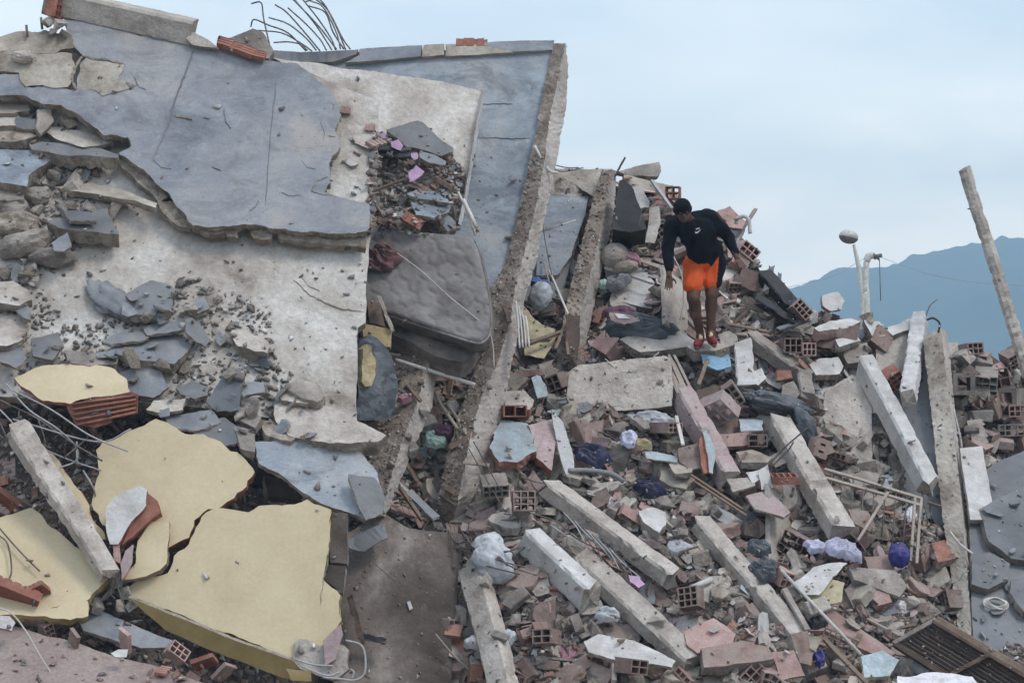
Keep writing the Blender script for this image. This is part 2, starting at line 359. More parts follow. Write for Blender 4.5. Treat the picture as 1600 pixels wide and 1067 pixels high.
def beam_mesh(name, L, w, h, rr, seg=.06, chip=.009, brk=.06, taper=0, sides=4, bend=0):
    """broken prism along +x, plaster faces with uneven arrises"""
    V = []; F = []; k = max(3, int(L / seg)); c = min(w, h) * .12
    if sides == 4: sec = [(-w/2+c,-h/2),(w/2-c,-h/2),(w/2,-h/2+c),(w/2,h/2-c),(w/2-c,h/2),(-w/2+c,h/2),(-w/2,h/2-c),(-w/2,-h/2+c)]
    else: sec = [(w/2*math.cos(2*math.pi*i/sides+.3), h/2*math.sin(2*math.pi*i/sides+.3)) for i in range(sides)]
    m = len(sec); s0 = rr.uniform(0, 99)
    for i in range(k + 1):
        x = L * i / k
        ch = [abs(min(0, rr.gauss(0, chip))) * (5 if rr.random() < .10 else 1) for _ in range(m)]
        by = bend * math.sin(math.pi * i / k) + .012 * noise.noise(Vector((x * 1.3, s0, 0)))
        tp = 1 - taper * i / k
        for j, (y, z) in enumerate(sec):
            r = math.hypot(y, z); f = max(.5, 1 - ch[j // 2 * 2 if sides == 4 else j] / r)
            xx = x + (rr.uniform(-brk, brk) if i in (0, k) else rr.uniform(-.15, .15) * seg)
            V.append((xx, y * f * tp + by + .003 * noise.noise(Vector((x * 9, s0 + j, 0))) * (chip > .008), z * f * tp + .003 * noise.noise(Vector((x * 8, s0 + j, 5))) * (chip > .008)))
    for i in range(k):
        for j in range(m):
            a = i * m + j; b = i * m + (j + 1) % m
            F.append([a, b, b + m, a + m])
    mi = [0] * len(F)
    for (s, e) in ((0, -1), (k, 1)):
        V.append((L * s / k + e * brk * .5, rr.uniform(-.2, .2) * w, rr.uniform(-.2, .2) * h)); ci = len(V) - 1
        for j in range(m):
            a = s * m + j; b = s * m + (j + 1) % m
            F.append([ci, b, a] if s == 0 else [ci, a, b]); mi.append(1)
    return mesh(name, V, F, mi)
def beam(name, a, b, w, h, mats, label=None, cat=None, up=(.15, -.6, 1), roll=0, parent=None, rebar=0, group=None, **kw):
    A = Vector(a); B = Vector(b); x = (B - A); L = x.length; x.normalize()
    u = Vector(up); z = (u - x * u.dot(x)).normalized(); y = z.cross(x)
    if roll: q = Matrix.Rotation(roll, 3, x); z = q @ z; y = q @ y
    rr = random.Random(int(A.x * 1000 + A.z * 377))
    o = link(name, beam_mesh(name, L, w, h, rr, **kw), mats, parent, frame(A, x, y, z))
    if label: T(o, label, cat, group)
    if rebar:
        for i in range(abs(rebar)):
            st = A if rebar > 0 else B; sg = -1 if rebar > 0 else 1
            p = st + y * rr.uniform(-.35, .35) * w + z * rr.uniform(-.35, .35) * h
            pts = [p - x * sg * .15]; d = x * sg
            for q in range(5):
                pts.append(pts[-1] + d * rr.uniform(.06, .14)); d = (d + Vector((rr.uniform(-.4, .4), rr.uniform(-.4, .4), rr.uniform(-.5, .3)))).normalized()
            tube('rebar', pts, .006, 'rebar_steel', parent=o)
    return o
def catmull(P, k=6):
    P = [Vector(p) for p in P]
    if len(P) < 3: return P
    Q = [P[0] * 2 - P[1]] + P + [P[-1] * 2 - P[-2]]; out = []
    for i in range(1, len(Q) - 2):
        a, b, c, d = Q[i - 1:i + 3]
        for j in range(k):
            t = j / k
            out.append(.5 * ((2 * b) + (c - a) * t + (2 * a - 5 * b + 4 * c - d) * t * t + (3 * b - a - 3 * c + d) * t ** 3))
    out.append(P[-1]); return out
def tube(name, pts, r, m, n=6, parent=None, smooth=5, r2=None):
    P = catmull(pts, smooth) if smooth else [Vector(p) for p in pts]
    V = []; F = []; prev = None
    for i, p in enumerate(P):
        d = (P[min(i + 1, len(P) - 1)] - P[max(i - 1, 0)]).normalized()
        if prev is None: a = d.orthogonal().normalized()
        else: a = (prev - d * prev.dot(d)).normalized()
        prev = a; b = d.cross(a); rr_ = r if r2 is None else r + (r2 - r) * i / (len(P) - 1)
        for j in range(n):
            t = 2 * math.pi * j / n; V.append(p + a * math.cos(t) * rr_ + b * math.sin(t) * rr_)
    for i in range(len(P) - 1):
        for j in range(n):
            q = i * n + j; s = i * n + (j + 1) % n; F.append([q, s, s + n, q + n])
    F.append(list(range(n))[::-1]); F.append([len(V) - n + j for j in range(n)])
    o0 = P[0].copy(); V = [v - o0 for v in V]
    return link(name, mesh(name, V, F, smooth=True), m, parent, Matrix.Translation(o0))
def loft(name, lines, mats, mi_of, n=70, amp=.012, parent=None, closed=True):
    """solid between polylines of (px,py,d); each resampled by arc in the picture height"""
    RS = []
    for Ln in lines:
        P = [PD(*q) for q in Ln]; cum = [0]
        for i in range(1, len(P)): cum.append(cum[-1] + (P[i] - P[i - 1]).length)
        row = []
        for i in range(n + 1):
            s = cum[-1] * i / n; j = max(0, min(len(P) - 2, next((q for q in range(len(cum) - 1) if cum[q + 1] >= s), len(P) - 2)))
            t = (s - cum[j]) / max(1e-6, cum[j + 1] - cum[j]); row.append(P[j].lerp(P[j + 1], t))
        RS.append(row)
    sub = []
    K = 5
    m = len(RS)
    V = []; c = RS[0][0].copy(); tags = []
    for i in range(n + 1):
        for a in range(m):
            b = (a + 1) % m
            for k in range(K):
                p = RS[a][i].lerp(RS[b][i], k / K)
                q = noise.noise_vector(p * 5) * amp * .3 + noise.noise_vector(p * 22) * amp * .45
                if k == 0: q = q + noise.noise_vector(p * 34) * amp * .9
                V.append(p + q - c)
    M = m * K; F = []; mi = []
    for i in range(n):
        for j in range(M):
            F.append([i * M + j, i * M + (j + 1) % M, (i + 1) * M + (j + 1) % M, (i + 1) * M + j]); mi.append(mi_of[j // K])
    F.append([j for j in range(M)][::-1]); mi.append(mi_of[0]); F.append([n * M + j for j in range(M)]); mi.append(mi_of[0])
    me = mesh(name, V, F, mi)
    bm = bmesh.new(); bm.from_mesh(me); bmesh.ops.recalc_face_normals(bm, faces=bm.faces); bm.to_mesh(me); bm.free()
    return link(name, me, mats, parent, Matrix.Translation(c))

def hull(pts, name='chunk'):
    bm = bmesh.new(); vs = [bm.verts.new(p) for p in pts]
    r = bmesh.ops.convex_hull(bm, input=vs); bmesh.ops.delete(bm, geom=[g for g in r['geom_interior'] if isinstance(g, bmesh.types.BMVert)], context='VERTS')
    bmesh.ops.recalc_face_normals(bm, faces=bm.faces)
    me = bpy.data.meshes.new(name); bm.to_mesh(me); bm.free(); return me
def chunk_mesh(rr, n=13, fl=.7):
    return hull([(rr.choice((-1, 1)) * rr.uniform(.55, 1) * .5, rr.choice((-1, 1)) * rr.uniform(.5, 1) * .4, rr.choice((-1, 1)) * rr.uniform(.5, 1) * .5 * fl) for _ in range(n)], 'chunk')
def shard_mesh(rr, th=.14, n=None):
    """flat broken piece, irregular outline, real thickness"""
    n = n or rr.randint(5, 8); a0 = rr.uniform(0, 6); P = []
    for i in range(n):
        a = a0 + 2 * math.pi * (i + rr.uniform(-.35, .35)) / n; r = rr.uniform(.32, .56); P.append((r * math.cos(a), r * .8 * math.sin(a)))
    V = [(x, y, th / 2) for x, y in P] + [(x * rr.uniform(.88, 1.04), y * rr.uniform(.88, 1.04), -th / 2) for x, y in P]
    F = [list(range(n)), list(range(n, 2 * n))[::-1]] + [[i, n + i, n + (i + 1) % n, (i + 1) % n] for i in range(n)]
    return mesh('shard', V, F, [0] + [1] * (n + 1))
def hollow_mesh(rr, w=.19, h=.14, L=.22, nx=3, nz=2, wall=.011, jag=0.):
    """hollow clay block: real through tubes, ribbed outside, optional broken far end"""
    xs = [0]; 
    cw = (w - wall * (nx + 1)) / nx
    for i in range(nx): xs += [xs[-1] + wall, xs[-1] + wall + cw]
    xs.append(w); zs = [0]; chh = (h - wall * (nz + 1)) / nz
    for i in range(nz): zs += [zs[-1] + wall, zs[-1] + wall + chh]
    zs.append(h); V = []; F = []; NX, NZ = len(xs), len(zs)
    for e in (0, 1):
        for j in range(NZ):
            for i in range(NX):
                y = e * L
                if e and jag: y -= rr.uniform(0, jag) * L
                V.append((xs[i] - w / 2, y - L / 2, zs[j] - h / 2))
    I = lambda e, i, j: e * NX * NZ + j * NX + i
    for j in range(NZ - 1):
        for i in range(NX - 1):
            if i % 2 and j % 2:
                for (a, b) in (((i, j), (i, j + 1)), ((i, j + 1), (i + 1, j + 1)), ((i + 1, j + 1), (i + 1, j)), ((i + 1, j), (i, j))):
                    F.append([I(0, *a), I(0, *b), I(1, *b), I(1, *a)])
            else:
                F.append([I(0, i, j), I(0, i + 1, j), I(0, i + 1, j + 1), I(0, i, j + 1)]); F.append([I(1, i, j), I(1, i, j + 1), I(1, i + 1, j + 1), I(1, i + 1, j)])
    for i in range(NX - 1):
        F.append([I(0, i, 0), I(1, i, 0), I(1, i + 1, 0), I(0, i + 1, 0)]); F.append([I(0, i, NZ - 1), I(0, i + 1, NZ - 1), I(1, i + 1, NZ - 1), I(1, i, NZ - 1)])
    for j in range(NZ - 1):
        F.append([I(0, 0, j), I(0, 0, j + 1), I(1, 0, j + 1), I(1, 0, j)]); F.append([I(0, NX - 1, j), I(1, NX - 1, j), I(1, NX - 1, j + 1), I(0, NX - 1, j + 1)])
    return mesh('hollow_brick', V, F)
def ribbed_mesh(rr, w=.22, L=.2, th=.025, ribs=6, step=None):
    """broken face of a hollow block: a thin ribbed plate with web stubs"""
    xs = []; 
    for i in range(ribs): xs += [(i / ribs * w, 0), ((i + .7) / ribs * w, 0), ((i + .72) / ribs * w, -.006), ((i + .98) / ribs * w, -.006)]
    xs.append((w, 0)); V = []; F = []
    n = len(xs); y1 = [L * rr.uniform(.75, 1) for _ in range(n)]
    for (x, z) in xs: V.append((x - w / 2, -L / 2, z + th / 2))
    for k, (x, z) in enumerate(xs): V.append((x - w / 2, y1[k] - L / 2, z + th / 2))
    for (x, z) in xs: V.append((x - w / 2, -L / 2, -th / 2))
    for k, (x, z) in enumerate(xs): V.append((x - w / 2, y1[k] - L / 2, -th / 2))
    for i in range(n - 1):
        F += [[i, i + 1, n + i + 1, n + i], [2*n+i, 3*n+i, 3*n+i+1, 2*n+i+1], [i, 2*n+i, 2*n+i+1, i+1], [n+i, n+i+1, 3*n+i+1, 3*n+i]]
    F += [[0, n, 3*n, 2*n], [n-1, 3*n-1, 4*n-1, 2*n-1]]
    return mesh('brick_face', V, F)
def rand_rot(rr): return Matrix.Rotation(rr.uniform(0, 6.28), 3, 'Z') @ Matrix.Rotation(rr.uniform(0, 6.28), 3, 'X') @ Matrix.Rotation(rr.uniform(0, 6.28), 3, 'Z')
def placed(name, me, mats, p, rot, sc=1., parent=None):
    if isinstance(sc, (int, float)): sc = (sc,) * 3
    m = (rot @ Matrix.Diagonal(sc)).to_4x4(); m.translation = p
    o = bpy.data.objects.new(name, me); COL.objects.link(o)
    if not isinstance(mats, (list, tuple)): mats = [mats]
    if not len(me.materials):
        for _ in mats: me.materials.append(MATS[mats[0]])
    for i, mm in enumerate(mats):
        if i < len(o.material_slots): o.material_slots[i].link = 'OBJECT'; o.material_slots[i].material = MATS[mm]
    o.matrix_world = m; PMW[o] = m
    if parent: o.parent = parent; o.matrix_parent_inverse = PMW[parent].inverted()
    return o
def crumple(name, p, size, m, rot=None, sub=4, amp=.22, fr=2.4, seed=1, flat=0, parent=None, ridge=True, fold=(1, 1, 1)):
    """crumpled cloth or bag: big lobes, then sharp creased facets"""
    bm = bmesh.new(); bmesh.ops.create_icosphere(bm, subdivisions=max(sub, 4) if ridge else sub, radius=.5)
    o3 = Vector((seed * 3.7, seed * 1.3, seed * 7.1))
    for v in bm.verts:
        q = v.co.normalized(); qq = Vector((q.x * fold[0], q.y * fold[1], q.z * fold[2]))
        if ridge:
            w_ = qq + noise.noise_vector(qq * 1.5 + o3) * .45
            h = noise.noise(w_ * fr * .55 + o3) * 1.6
            for f, a_ in ((fr * .9, .75), (fr * 2.1, .34), (fr * 4.5, .14)):
                d = noise.voronoi(w_ * f + o3)[0]; h += a_ * (min(1., (d[1] - d[0]) * 1.6) - .45) * 1.3
        else:
            h = .6 + noise.fractal(qq * fr + o3, 1, 2, 4)
        v.co = v.co * max(.25, 1 + amp * h)
        if flat and v.co.z < 0: v.co.z *= flat
        v.co = Vector((v.co.x * size[0], v.co.y * size[1], v.co.z * size[2]))
    me = bpy.data.meshes.new(name); bm.to_mesh(me); bm.free()
    me.polygons.foreach_set('use_smooth', [True] * len(me.polygons))
    mw = (rot if rot is not None else Matrix.Identity(3)).to_4x4(); mw.translation = p
    return link(name, me, m, parent, mw)

def drape(name, p, n, w, h, m, seed=1, amp=.05, lift=.06, ang=0, parent=None, thick=.006):
    """a thrown down cloth, sheet or bag: irregular outline, folds, hanging rim"""
    n = Vector(n).normalized(); u = (RT - n * RT.dot(n)).normalized(); u = Matrix.Rotation(R(ang), 3, n) @ u; v = n.cross(u)
    NA, NR = 64, 22; V = [Vector((0, 0, lift))]; s = Vector((seed * 5.1, seed * 2.3, seed))
    def zf(x, y, r):
        q = Vector((x / w * 2, y / h * 2, 0)) + noise.noise_vector(Vector((x / w * 1.6, y / h * 1.6, seed))) * .55
        f = 0
        for k, a_ in ((1.3, 1.), (2.9, .5), (6., .22)):
            f += a_ * ((1 - abs(noise.noise(Vector((q.x * k * .55, q.y * k * 1.6, 0)) + s)) * 3.2))
        return lift * (1 - r ** 2.5) * (1 + .8 * noise.noise(q * .9 + s)) + amp * f * (1 - .35 * r)
    V[0].z = zf(0, 0, 0)
    for i in range(1, NR + 1):
        r = i / NR
        for j in range(NA):
            t = 2 * math.pi * j / NA; rad = 1 + .38 * noise.noise(Vector((math.cos(t) * 1.3, math.sin(t) * 1.3, seed))) + .16 * noise.noise(Vector((math.cos(t) * 4, math.sin(t) * 4, seed * 2)))
            x = math.cos(t) * w / 2 * r * rad; y = math.sin(t) * h / 2 * r * rad
            V.append(Vector((x, y, zf(x, y, r) - (.05 * max(0, r - .85) / .15))))
    V = [u * q.x + v * q.y + n * q.z for q in V]
    F = [[0, 1 + j, 1 + (j + 1) % NA] for j in range(NA)]
    for i in range(NR - 1):
        for j in range(NA):
            a_ = 1 + i * NA + j; b_ = 1 + i * NA + (j + 1) % NA; F.append([a_, a_ + NA, b_ + NA, b_])
    k = len(V); V += [q - n * thick for q in V]; F += [[x + k for x in f[::-1]] for f in F]
    o_ = 1 + (NR - 1) * NA
    F += [[o_ + (j + 1) % NA, o_ + j, o_ + j + k, o_ + (j + 1) % NA + k] for j in range(NA)]
    return link(name, mesh(name, V, F, smooth=True), m, parent, Matrix.Translation(p))

# ================================================================ THE SETTING
def interp(P, x):
    if x <= P[0][0]: return P[0][1]
    for i in range(len(P) - 1):
        if x <= P[i + 1][0]:
            t = (x - P[i][0]) / (P[i + 1][0] - P[i][0]); return P[i][1] + t * (P[i + 1][1] - P[i][1])
    return P[-1][1]
g = mesh('ground', [(-2500, -900, 0), (2500, -900, 0), (2500, 2550, 0), (-2500, 2550, 0)], [[0, 1, 2, 3]])
T(link('ground', g, 'soil'), kind='structure')

SKY = [(-400,110),(400,120),(800,120),(850,290),(1030,284),(1050,305),(1080,335),(1150,358),(1172,400),(1192,440),(1250,478),(1300,486),(1400,520),(1470,545),(1600,562),(1900,600)]
def build_mound():
    nx, ny, nb = 380, 230, 14
    xs = np.linspace(-330, 1930, nx); V = []
    G = []
    for x in xs:
        y0 = interp(SKY, x)
        ys = y0 + (1340 - y0) * np.linspace(0, 1, ny); G += [(x, y) for y in ys]
    D = terr_np(G).reshape(nx, ny)
    for i, x in enumerate(xs):
        y0 = interp(SKY, x); c = PW(x, y0, D[i, 0])
        col_ = []
        for k in range(nb, 0, -1):
            p = c + Vector((0, .45 * k, -.02 * k * k - .12 * k)); p.z = max(p.z, -.2); col_.append(p)
        for j in range(ny):
            col_.append(PW(x, y0 + (1340 - y0) * j / (ny - 1), D[i, j]))
        V += col_
    W = []
    for p in V:
        h = noise.fractal(p * 1.7, 1, 2, 5) * .19 + (1 - abs(noise.noise(p * 5.5)) * 2) * .03 + noise.noise(p * 14) * .022
        W.append(p + Vector((0, -.55, .8)) * (h - .06))
    m = ny + nb; F = []
    for i in range(nx - 1):
        for j in range(m - 1):
            F.append([i * m + j, i * m + j + 1, (i + 1) * m + j + 1, (i + 1) * m + j])
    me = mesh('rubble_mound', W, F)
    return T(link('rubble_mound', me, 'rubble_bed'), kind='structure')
build_mound()

def build_mountain():
    prof = [(300,640),(700,600),(1000,560),(1120,510),(1200,468),(1250,447),(1290,427),(1335,415),(1390,416),(1420,402),(1470,389),(1520,379),(1600,372),(1720,384),(1850,420),(2100,400),(2500,470),(3200,560)]
    nx, ny = 620, 70; V = []; F = []
    for i in range(nx):
        px = 300 + 2900 * i / (nx - 1); x = (px - 800) / FPX * 1800
        top = PW(px, interp(prof, px), 1800).z
        for j in range(ny):
            t = j / (ny - 1); y = 1150 + 1300 * t; d = (y - 1800) / 650
            f = max(0, 1 - abs(d) ** 1.25) 
            h = top * f + (noise.fractal(Vector((x / 170, y / 170, 0)), 1, 2, 6)) * 16 * min(1, f * 2) * (.25 + min(1, abs(d) * 2)) + noise.noise(Vector((x / 30, y / 30, 3))) * 5 * f + noise.noise(Vector((x / 11, y / 11, 3))) * 3.2 * f + noise.noise(Vector((x / 5, y / 5, 3))) * 1.6 * f
            V.append((x, y, max(h, -1)))
    for i in range(nx - 1):
        for j in range(ny - 1): F.append([i * ny + j, (i + 1) * ny + j, (i + 1) * ny + j + 1, i * ny + j + 1])
    T(link('mountain', mesh('mountain', V, F, smooth=True), 'mountain_wood'), kind='structure')
build_mountain()
def build_added_hills():
    # added hills, unseen, blocking low sky glow beside and behind the camera
    V = []; F = []; na, nr = 150, 14
    for i in range(na):
        a = R(48) + (R(312) - R(48)) * i / (na - 1); e = min(1, min(i, na - 1 - i) / 12)
        for j in range(nr):
            t = j / (nr - 1); r = 300 + 420 * t
            x, y = math.sin(a) * r, math.cos(a) * r
            h = math.sin(math.pi * min(1, t * 1.15) * .85) * (95 + 45 * noise.noise(Vector((math.sin(a) * 2.5, math.cos(a) * 2.5, 1))) + 14 * noise.fractal(Vector((x / 60, y / 60, 2)), 1, 2, 4)) * (.25 + .75 * e)
            V.append((x, y, max(-1, h if j else -1)))
    for i in range(na - 1):
        for j in range(nr - 1): F.append([i * nr + j, (i + 1) * nr + j, (i + 1) * nr + j + 1, i * nr + j + 1])
    T(link('added_hills', mesh('added_hills', V, F, smooth=True), 'mountain_wood'), kind='structure')
build_added_hills()
# air between us and the mountain
bm = bmesh.new(); bmesh.ops.create_cube(bm, size=1); me = bpy.data.meshes.new('haze'); bm.to_mesh(me); bm.free()
hz_ = bpy.data.objects.new('haze', me); COL.objects.link(hz_)
hz_.scale = (5200, 3600, 216); hz_.location = (0, 790, 107)
m = bpy.data.materials.new('haze_air'); m.use_nodes = True; m.node_tree.nodes.clear()
vo = m.node_tree.nodes.new('ShaderNodeVolumePrincipled'); vo.inputs['Color'].default_value = (.50, .78, 1, 1); vo.inputs['Density'].default_value = .0009; vo.inputs['Anisotropy'].default_value = 0.
oo = m.node_tree.nodes.new('ShaderNodeOutputMaterial'); m.node_tree.links.new(vo.outputs[0], oo.inputs['Volume'])
me.materials.append(m); T(hz_, kind='stuff')

# ================================================================ BIG SLABS
PB = Pl((500,655,25.3),(300,370,26.75),(560,150,28.2))           # lower cream slab
PA = PB.off(.25)                                                    # slate floor lying on it
PC = Pl((600,130,29.4),(745,150,29.7),(620,370,28.3))
PDm = Pl((450,78,31.4),(862,66,31.4),(778,440,29.4))
UP = Vector((0, 0, 1))
class PlN(Pl):
    def __init__(s, px, py, D, n):
        s.o = PW(px, py, D); s.n = Vector(n).normalized(); s.u = (RT - s.n * RT.dot(s.n)).normalized(); s.v = s.n.cross(s.u)
def tilt(base, px, py, off, n):
    """plane through a point lying OFF metres in front of base plane/terrain, tilted from it"""
    if base is None: D = ter(px, py) - off; bn = terN(px, py)
    else: D = base.D(px, py) - off; bn = base.n
    return PlN(px, py, D, bn + Vector(n))
def cen(P): return sum(p[0] for p in P) / len(P), sum(p[1] for p in P) / len(P)
def crack(parent, pts, pl, w=.012, m='brown_dirt_gap_shade', name='crack'):
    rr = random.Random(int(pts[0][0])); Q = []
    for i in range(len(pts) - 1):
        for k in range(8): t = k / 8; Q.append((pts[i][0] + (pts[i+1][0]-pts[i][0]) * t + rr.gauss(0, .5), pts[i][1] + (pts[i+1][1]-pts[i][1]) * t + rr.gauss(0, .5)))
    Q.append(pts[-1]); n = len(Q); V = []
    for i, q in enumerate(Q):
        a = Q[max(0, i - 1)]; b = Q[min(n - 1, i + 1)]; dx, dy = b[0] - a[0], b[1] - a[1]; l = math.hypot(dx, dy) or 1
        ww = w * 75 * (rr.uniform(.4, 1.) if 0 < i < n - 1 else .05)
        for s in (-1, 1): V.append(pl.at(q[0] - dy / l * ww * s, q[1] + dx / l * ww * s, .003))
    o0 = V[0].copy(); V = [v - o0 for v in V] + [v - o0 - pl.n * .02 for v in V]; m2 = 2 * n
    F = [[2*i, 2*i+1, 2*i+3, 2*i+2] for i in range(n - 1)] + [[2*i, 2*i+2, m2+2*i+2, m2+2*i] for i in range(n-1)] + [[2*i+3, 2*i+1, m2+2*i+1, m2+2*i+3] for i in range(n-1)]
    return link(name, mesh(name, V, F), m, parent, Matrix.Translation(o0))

# B: large cream slab
B = panel('floor_slab', [(-140,60),(60,70),(300,90),(470,108),(592,158),(590,240),(584,330),(576,392),(571,505),(559,512),(557,600),(558,658),(500,664),(430,655),(330,640),(200,628),(60,620),(-140,610)], PB, .13, ('cream_plaster', 'broken_edge'), rough=.012, disp=.03, step=.12)
T(B, 'huge tilted cream plaster slab with dusty rough surface at lower left of the slate sheet', 'floor slab')
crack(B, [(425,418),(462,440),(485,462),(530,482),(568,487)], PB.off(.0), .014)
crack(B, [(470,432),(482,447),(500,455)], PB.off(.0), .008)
# A: slate floor sheet
PAo = [(100,31),(190,48),(275,65),(340,76),(395,90),(425,96),(467,101),(485,118),(510,138),(524,155),(533,180),(524,200),(532,230),(514,255),(517,285),(507,300),(524,306),(552,314),(578,322),(574,362),(540,366),(470,363),(420,356),(378,350),(350,352),(302,352),(285,330),(262,300),(225,265),(185,240),(205,228),(200,215),(162,212),(130,186),(95,165),(60,160),(30,150),(-60,152),(-60,112),(33,115),(38,138),(75,137),(105,140),(119,140),(125,105),(135,90),(115,75),(112,60)]
A = panel('slate_sheet', PAo, PA, .115, ('slate_screed', 'broken_edge'), rough=.022, seg=.03, disp=.022, step=.13, dsc=.7)
T(A, 'huge smooth blue-grey floor sheet with broken edges draped over the cream slab', 'floor sheet')
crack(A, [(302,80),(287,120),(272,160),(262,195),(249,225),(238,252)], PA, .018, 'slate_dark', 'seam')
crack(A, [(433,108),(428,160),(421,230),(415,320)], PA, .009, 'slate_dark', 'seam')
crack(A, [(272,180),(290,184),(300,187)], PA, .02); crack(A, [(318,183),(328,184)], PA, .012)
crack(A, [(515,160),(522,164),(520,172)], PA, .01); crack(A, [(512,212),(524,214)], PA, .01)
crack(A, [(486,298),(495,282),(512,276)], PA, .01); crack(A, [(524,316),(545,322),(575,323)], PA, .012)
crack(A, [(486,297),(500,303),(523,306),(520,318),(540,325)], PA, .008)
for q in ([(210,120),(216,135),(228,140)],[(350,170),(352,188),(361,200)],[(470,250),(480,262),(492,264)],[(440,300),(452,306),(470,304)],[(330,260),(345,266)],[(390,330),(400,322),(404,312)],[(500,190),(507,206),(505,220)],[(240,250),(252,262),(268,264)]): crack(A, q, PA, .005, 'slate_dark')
# beige patch where the screed has come off
pp = panel('bare_patch', [(133,92),(152,96),(196,100),(186,118),(186,130),(215,132),(190,142),(160,150),(150,142),(122,138),(126,108)], PA.off(.006), .012, ('cream_dusty', 'broken_edge'), rough=.012, parent=A)
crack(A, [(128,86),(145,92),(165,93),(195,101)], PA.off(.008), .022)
# thick broken underside pieces along the lower edge of A
for k, P in enumerate([[(186,242),(205,248),(232,276),(262,308),(250,318),(215,285),(190,262)],[(246,316),(268,314),(292,342),(298,355),(276,352),(258,335)],[(300,353),(346,353),(352,363),(320,365)],[(352,356),(374,354),(372,372),(356,370)],[(392,360),(428,358),(424,374),(396,372)],[(430,358),(470,364),(572,368),(572,388),(500,380),(440,375)]]):
    o = panel('underside_layer', P, PA.off(-.09), .1, ('broken_edge', 'broken_edge'), rough=.02, seg=.04, parent=A)
# top-left cream plates of the same floor, torn open
for P, lb in (([(-60,78),(30,80),(112,84),(118,104),(106,136),(75,136),(40,136),(30,114),(-60,112)], 'cream broken plate left of the slate sheet under the wall stub'),
              ([(-60,66),(0,58),(25,50),(70,47),(112,54),(118,74),(80,84),(30,86),(-60,84)], 'upper cream plate on the skyline at the left of the wall stub')):
    T(panel('broken_plate', P, PA.off(.02), .09, ('cream_dusty', 'broken_edge'), rough=.03), lb, 'slab fragment')
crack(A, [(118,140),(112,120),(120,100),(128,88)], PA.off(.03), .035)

# C: cream slab behind, right
C = panel('floor_slab', [(425,90),(480,97),(600,114),(690,127),(756,143),(753,165),(743,205),(735,250),(724,300),(715,345),(700,380),(575,380),(560,150),(480,120)], PC, .1, ('cream_plaster', 'concrete_side'), rough=.012, disp=.02, step=.12)
T(C, 'cream plaster slab with a rough dirty face behind the slate sheet', 'floor slab')
e = loft('edge_strip', [[(755,141,29.6),(742,208,29.2),(727,300,28.7),(716,350,28.35)],[(757,143,29.75),(746,215,29.4),(731,305,28.9),(721,352,28.6)],[(750,141,29.95),(738,210,29.6),(722,300,29.1),(712,350,28.8)]], ['white_paint', 'concrete_side'], [0,1,1], amp=.008, parent=C)
# beige boundary strip between A and C (B's rim)
# D: high slate slab
Dm = panel('floor_slab', [(425,100),(430,84),(480,84),(540,80),(700,78),(862,66),(868,70),(850,150),(838,228),(832,262),(810,350),(795,415),(780,446),(764,450),(745,450),(700,400),(600,300),(500,150)], PDm, .12, ('slate_screed_blue', 'concrete_side'), rough=.008, disp=.02, step=.12)
T(Dm, 'tall blue-grey slab standing highest on the skyline, cracked smooth face', 'floor slab')
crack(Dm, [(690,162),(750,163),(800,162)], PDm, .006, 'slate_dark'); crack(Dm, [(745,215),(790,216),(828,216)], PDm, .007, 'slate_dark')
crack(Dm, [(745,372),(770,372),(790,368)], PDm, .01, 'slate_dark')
par = PDm.off(.05)
for P, mm in (([(420,78),(470,82),(558,78),(560,77),(556,85),(520,97),(470,98),(425,98)], 'slate_flake'), ([(561,77),(660,71),(657,88),(600,94),(540,98),(562,86)], 'slate_screed'),
          ([(662,71),(694,69),(694,86),(659,89)], 'cream_dusty'), ([(696,69),(740,69),(790,77),(803,82),(696,88)], 'cream_dusty'), ([(742,68),(780,65),(866,63),(864,78),(805,81)], 'slate_screed')):
    panel('parapet_block', P, par, .14, (mm, 'concrete_side'), rough=.006, parent=Dm)

# long downstand edge beams (slab edges), each a real solid running down the heap
E1 = loft('edge_beam', [
 [(866,68,31.3),(848,145,30.85),(838,205,30.5),(827,252,30.25),(816,305,29.95),(805,350,29.75),(790,412,29.45),(766,450,29.3),(762,500,28.95),(752,560,28.6),(735,600,28.3),(712,660,27.9),(694,730,27.5),(682,790,27.3),(655,850,27.8)],
 [(882,68,31.15),(871,130,30.8),(859,182,30.5),(851,250,30.1),(838,322,29.7),(822,385,29.4),(806,445,29.0),(798,500,28.7),(780,560,28.3),(752,620,27.95),(738,670,27.6),(730,705,27.35),(724,740,27.2),(716,780,27.1),(700,850,27.7)],
 [(884,68,31.6),(888,105,31.4),(885,165,31.0),(876,212,30.75),(870,255,30.5),(858,310,30.2),(846,362,29.85),(838,412,29.6),(822,462,29.35),(808,530,28.95),(800,565,28.75),(790,625,28.5),(777,680,28.2),(762,725,27.9),(746,772,27.6),(728,840,27.9)],
 [(866,70,31.9),(850,145,31.5),(838,225,31.1),(826,300,30.6),(805,400,30.1),(780,500,29.5),(750,600,29.0),(725,700,28.3),(700,790,27.8),(690,860,28.2)]],
 ['brown_dirt_gap_shade', 'concrete_side'], [0, 1, 1, 1], n=180, amp=.016)
T(E1, 'long pale edge beam running down from the skyline corner, brown dirt on top', 'concrete beam')
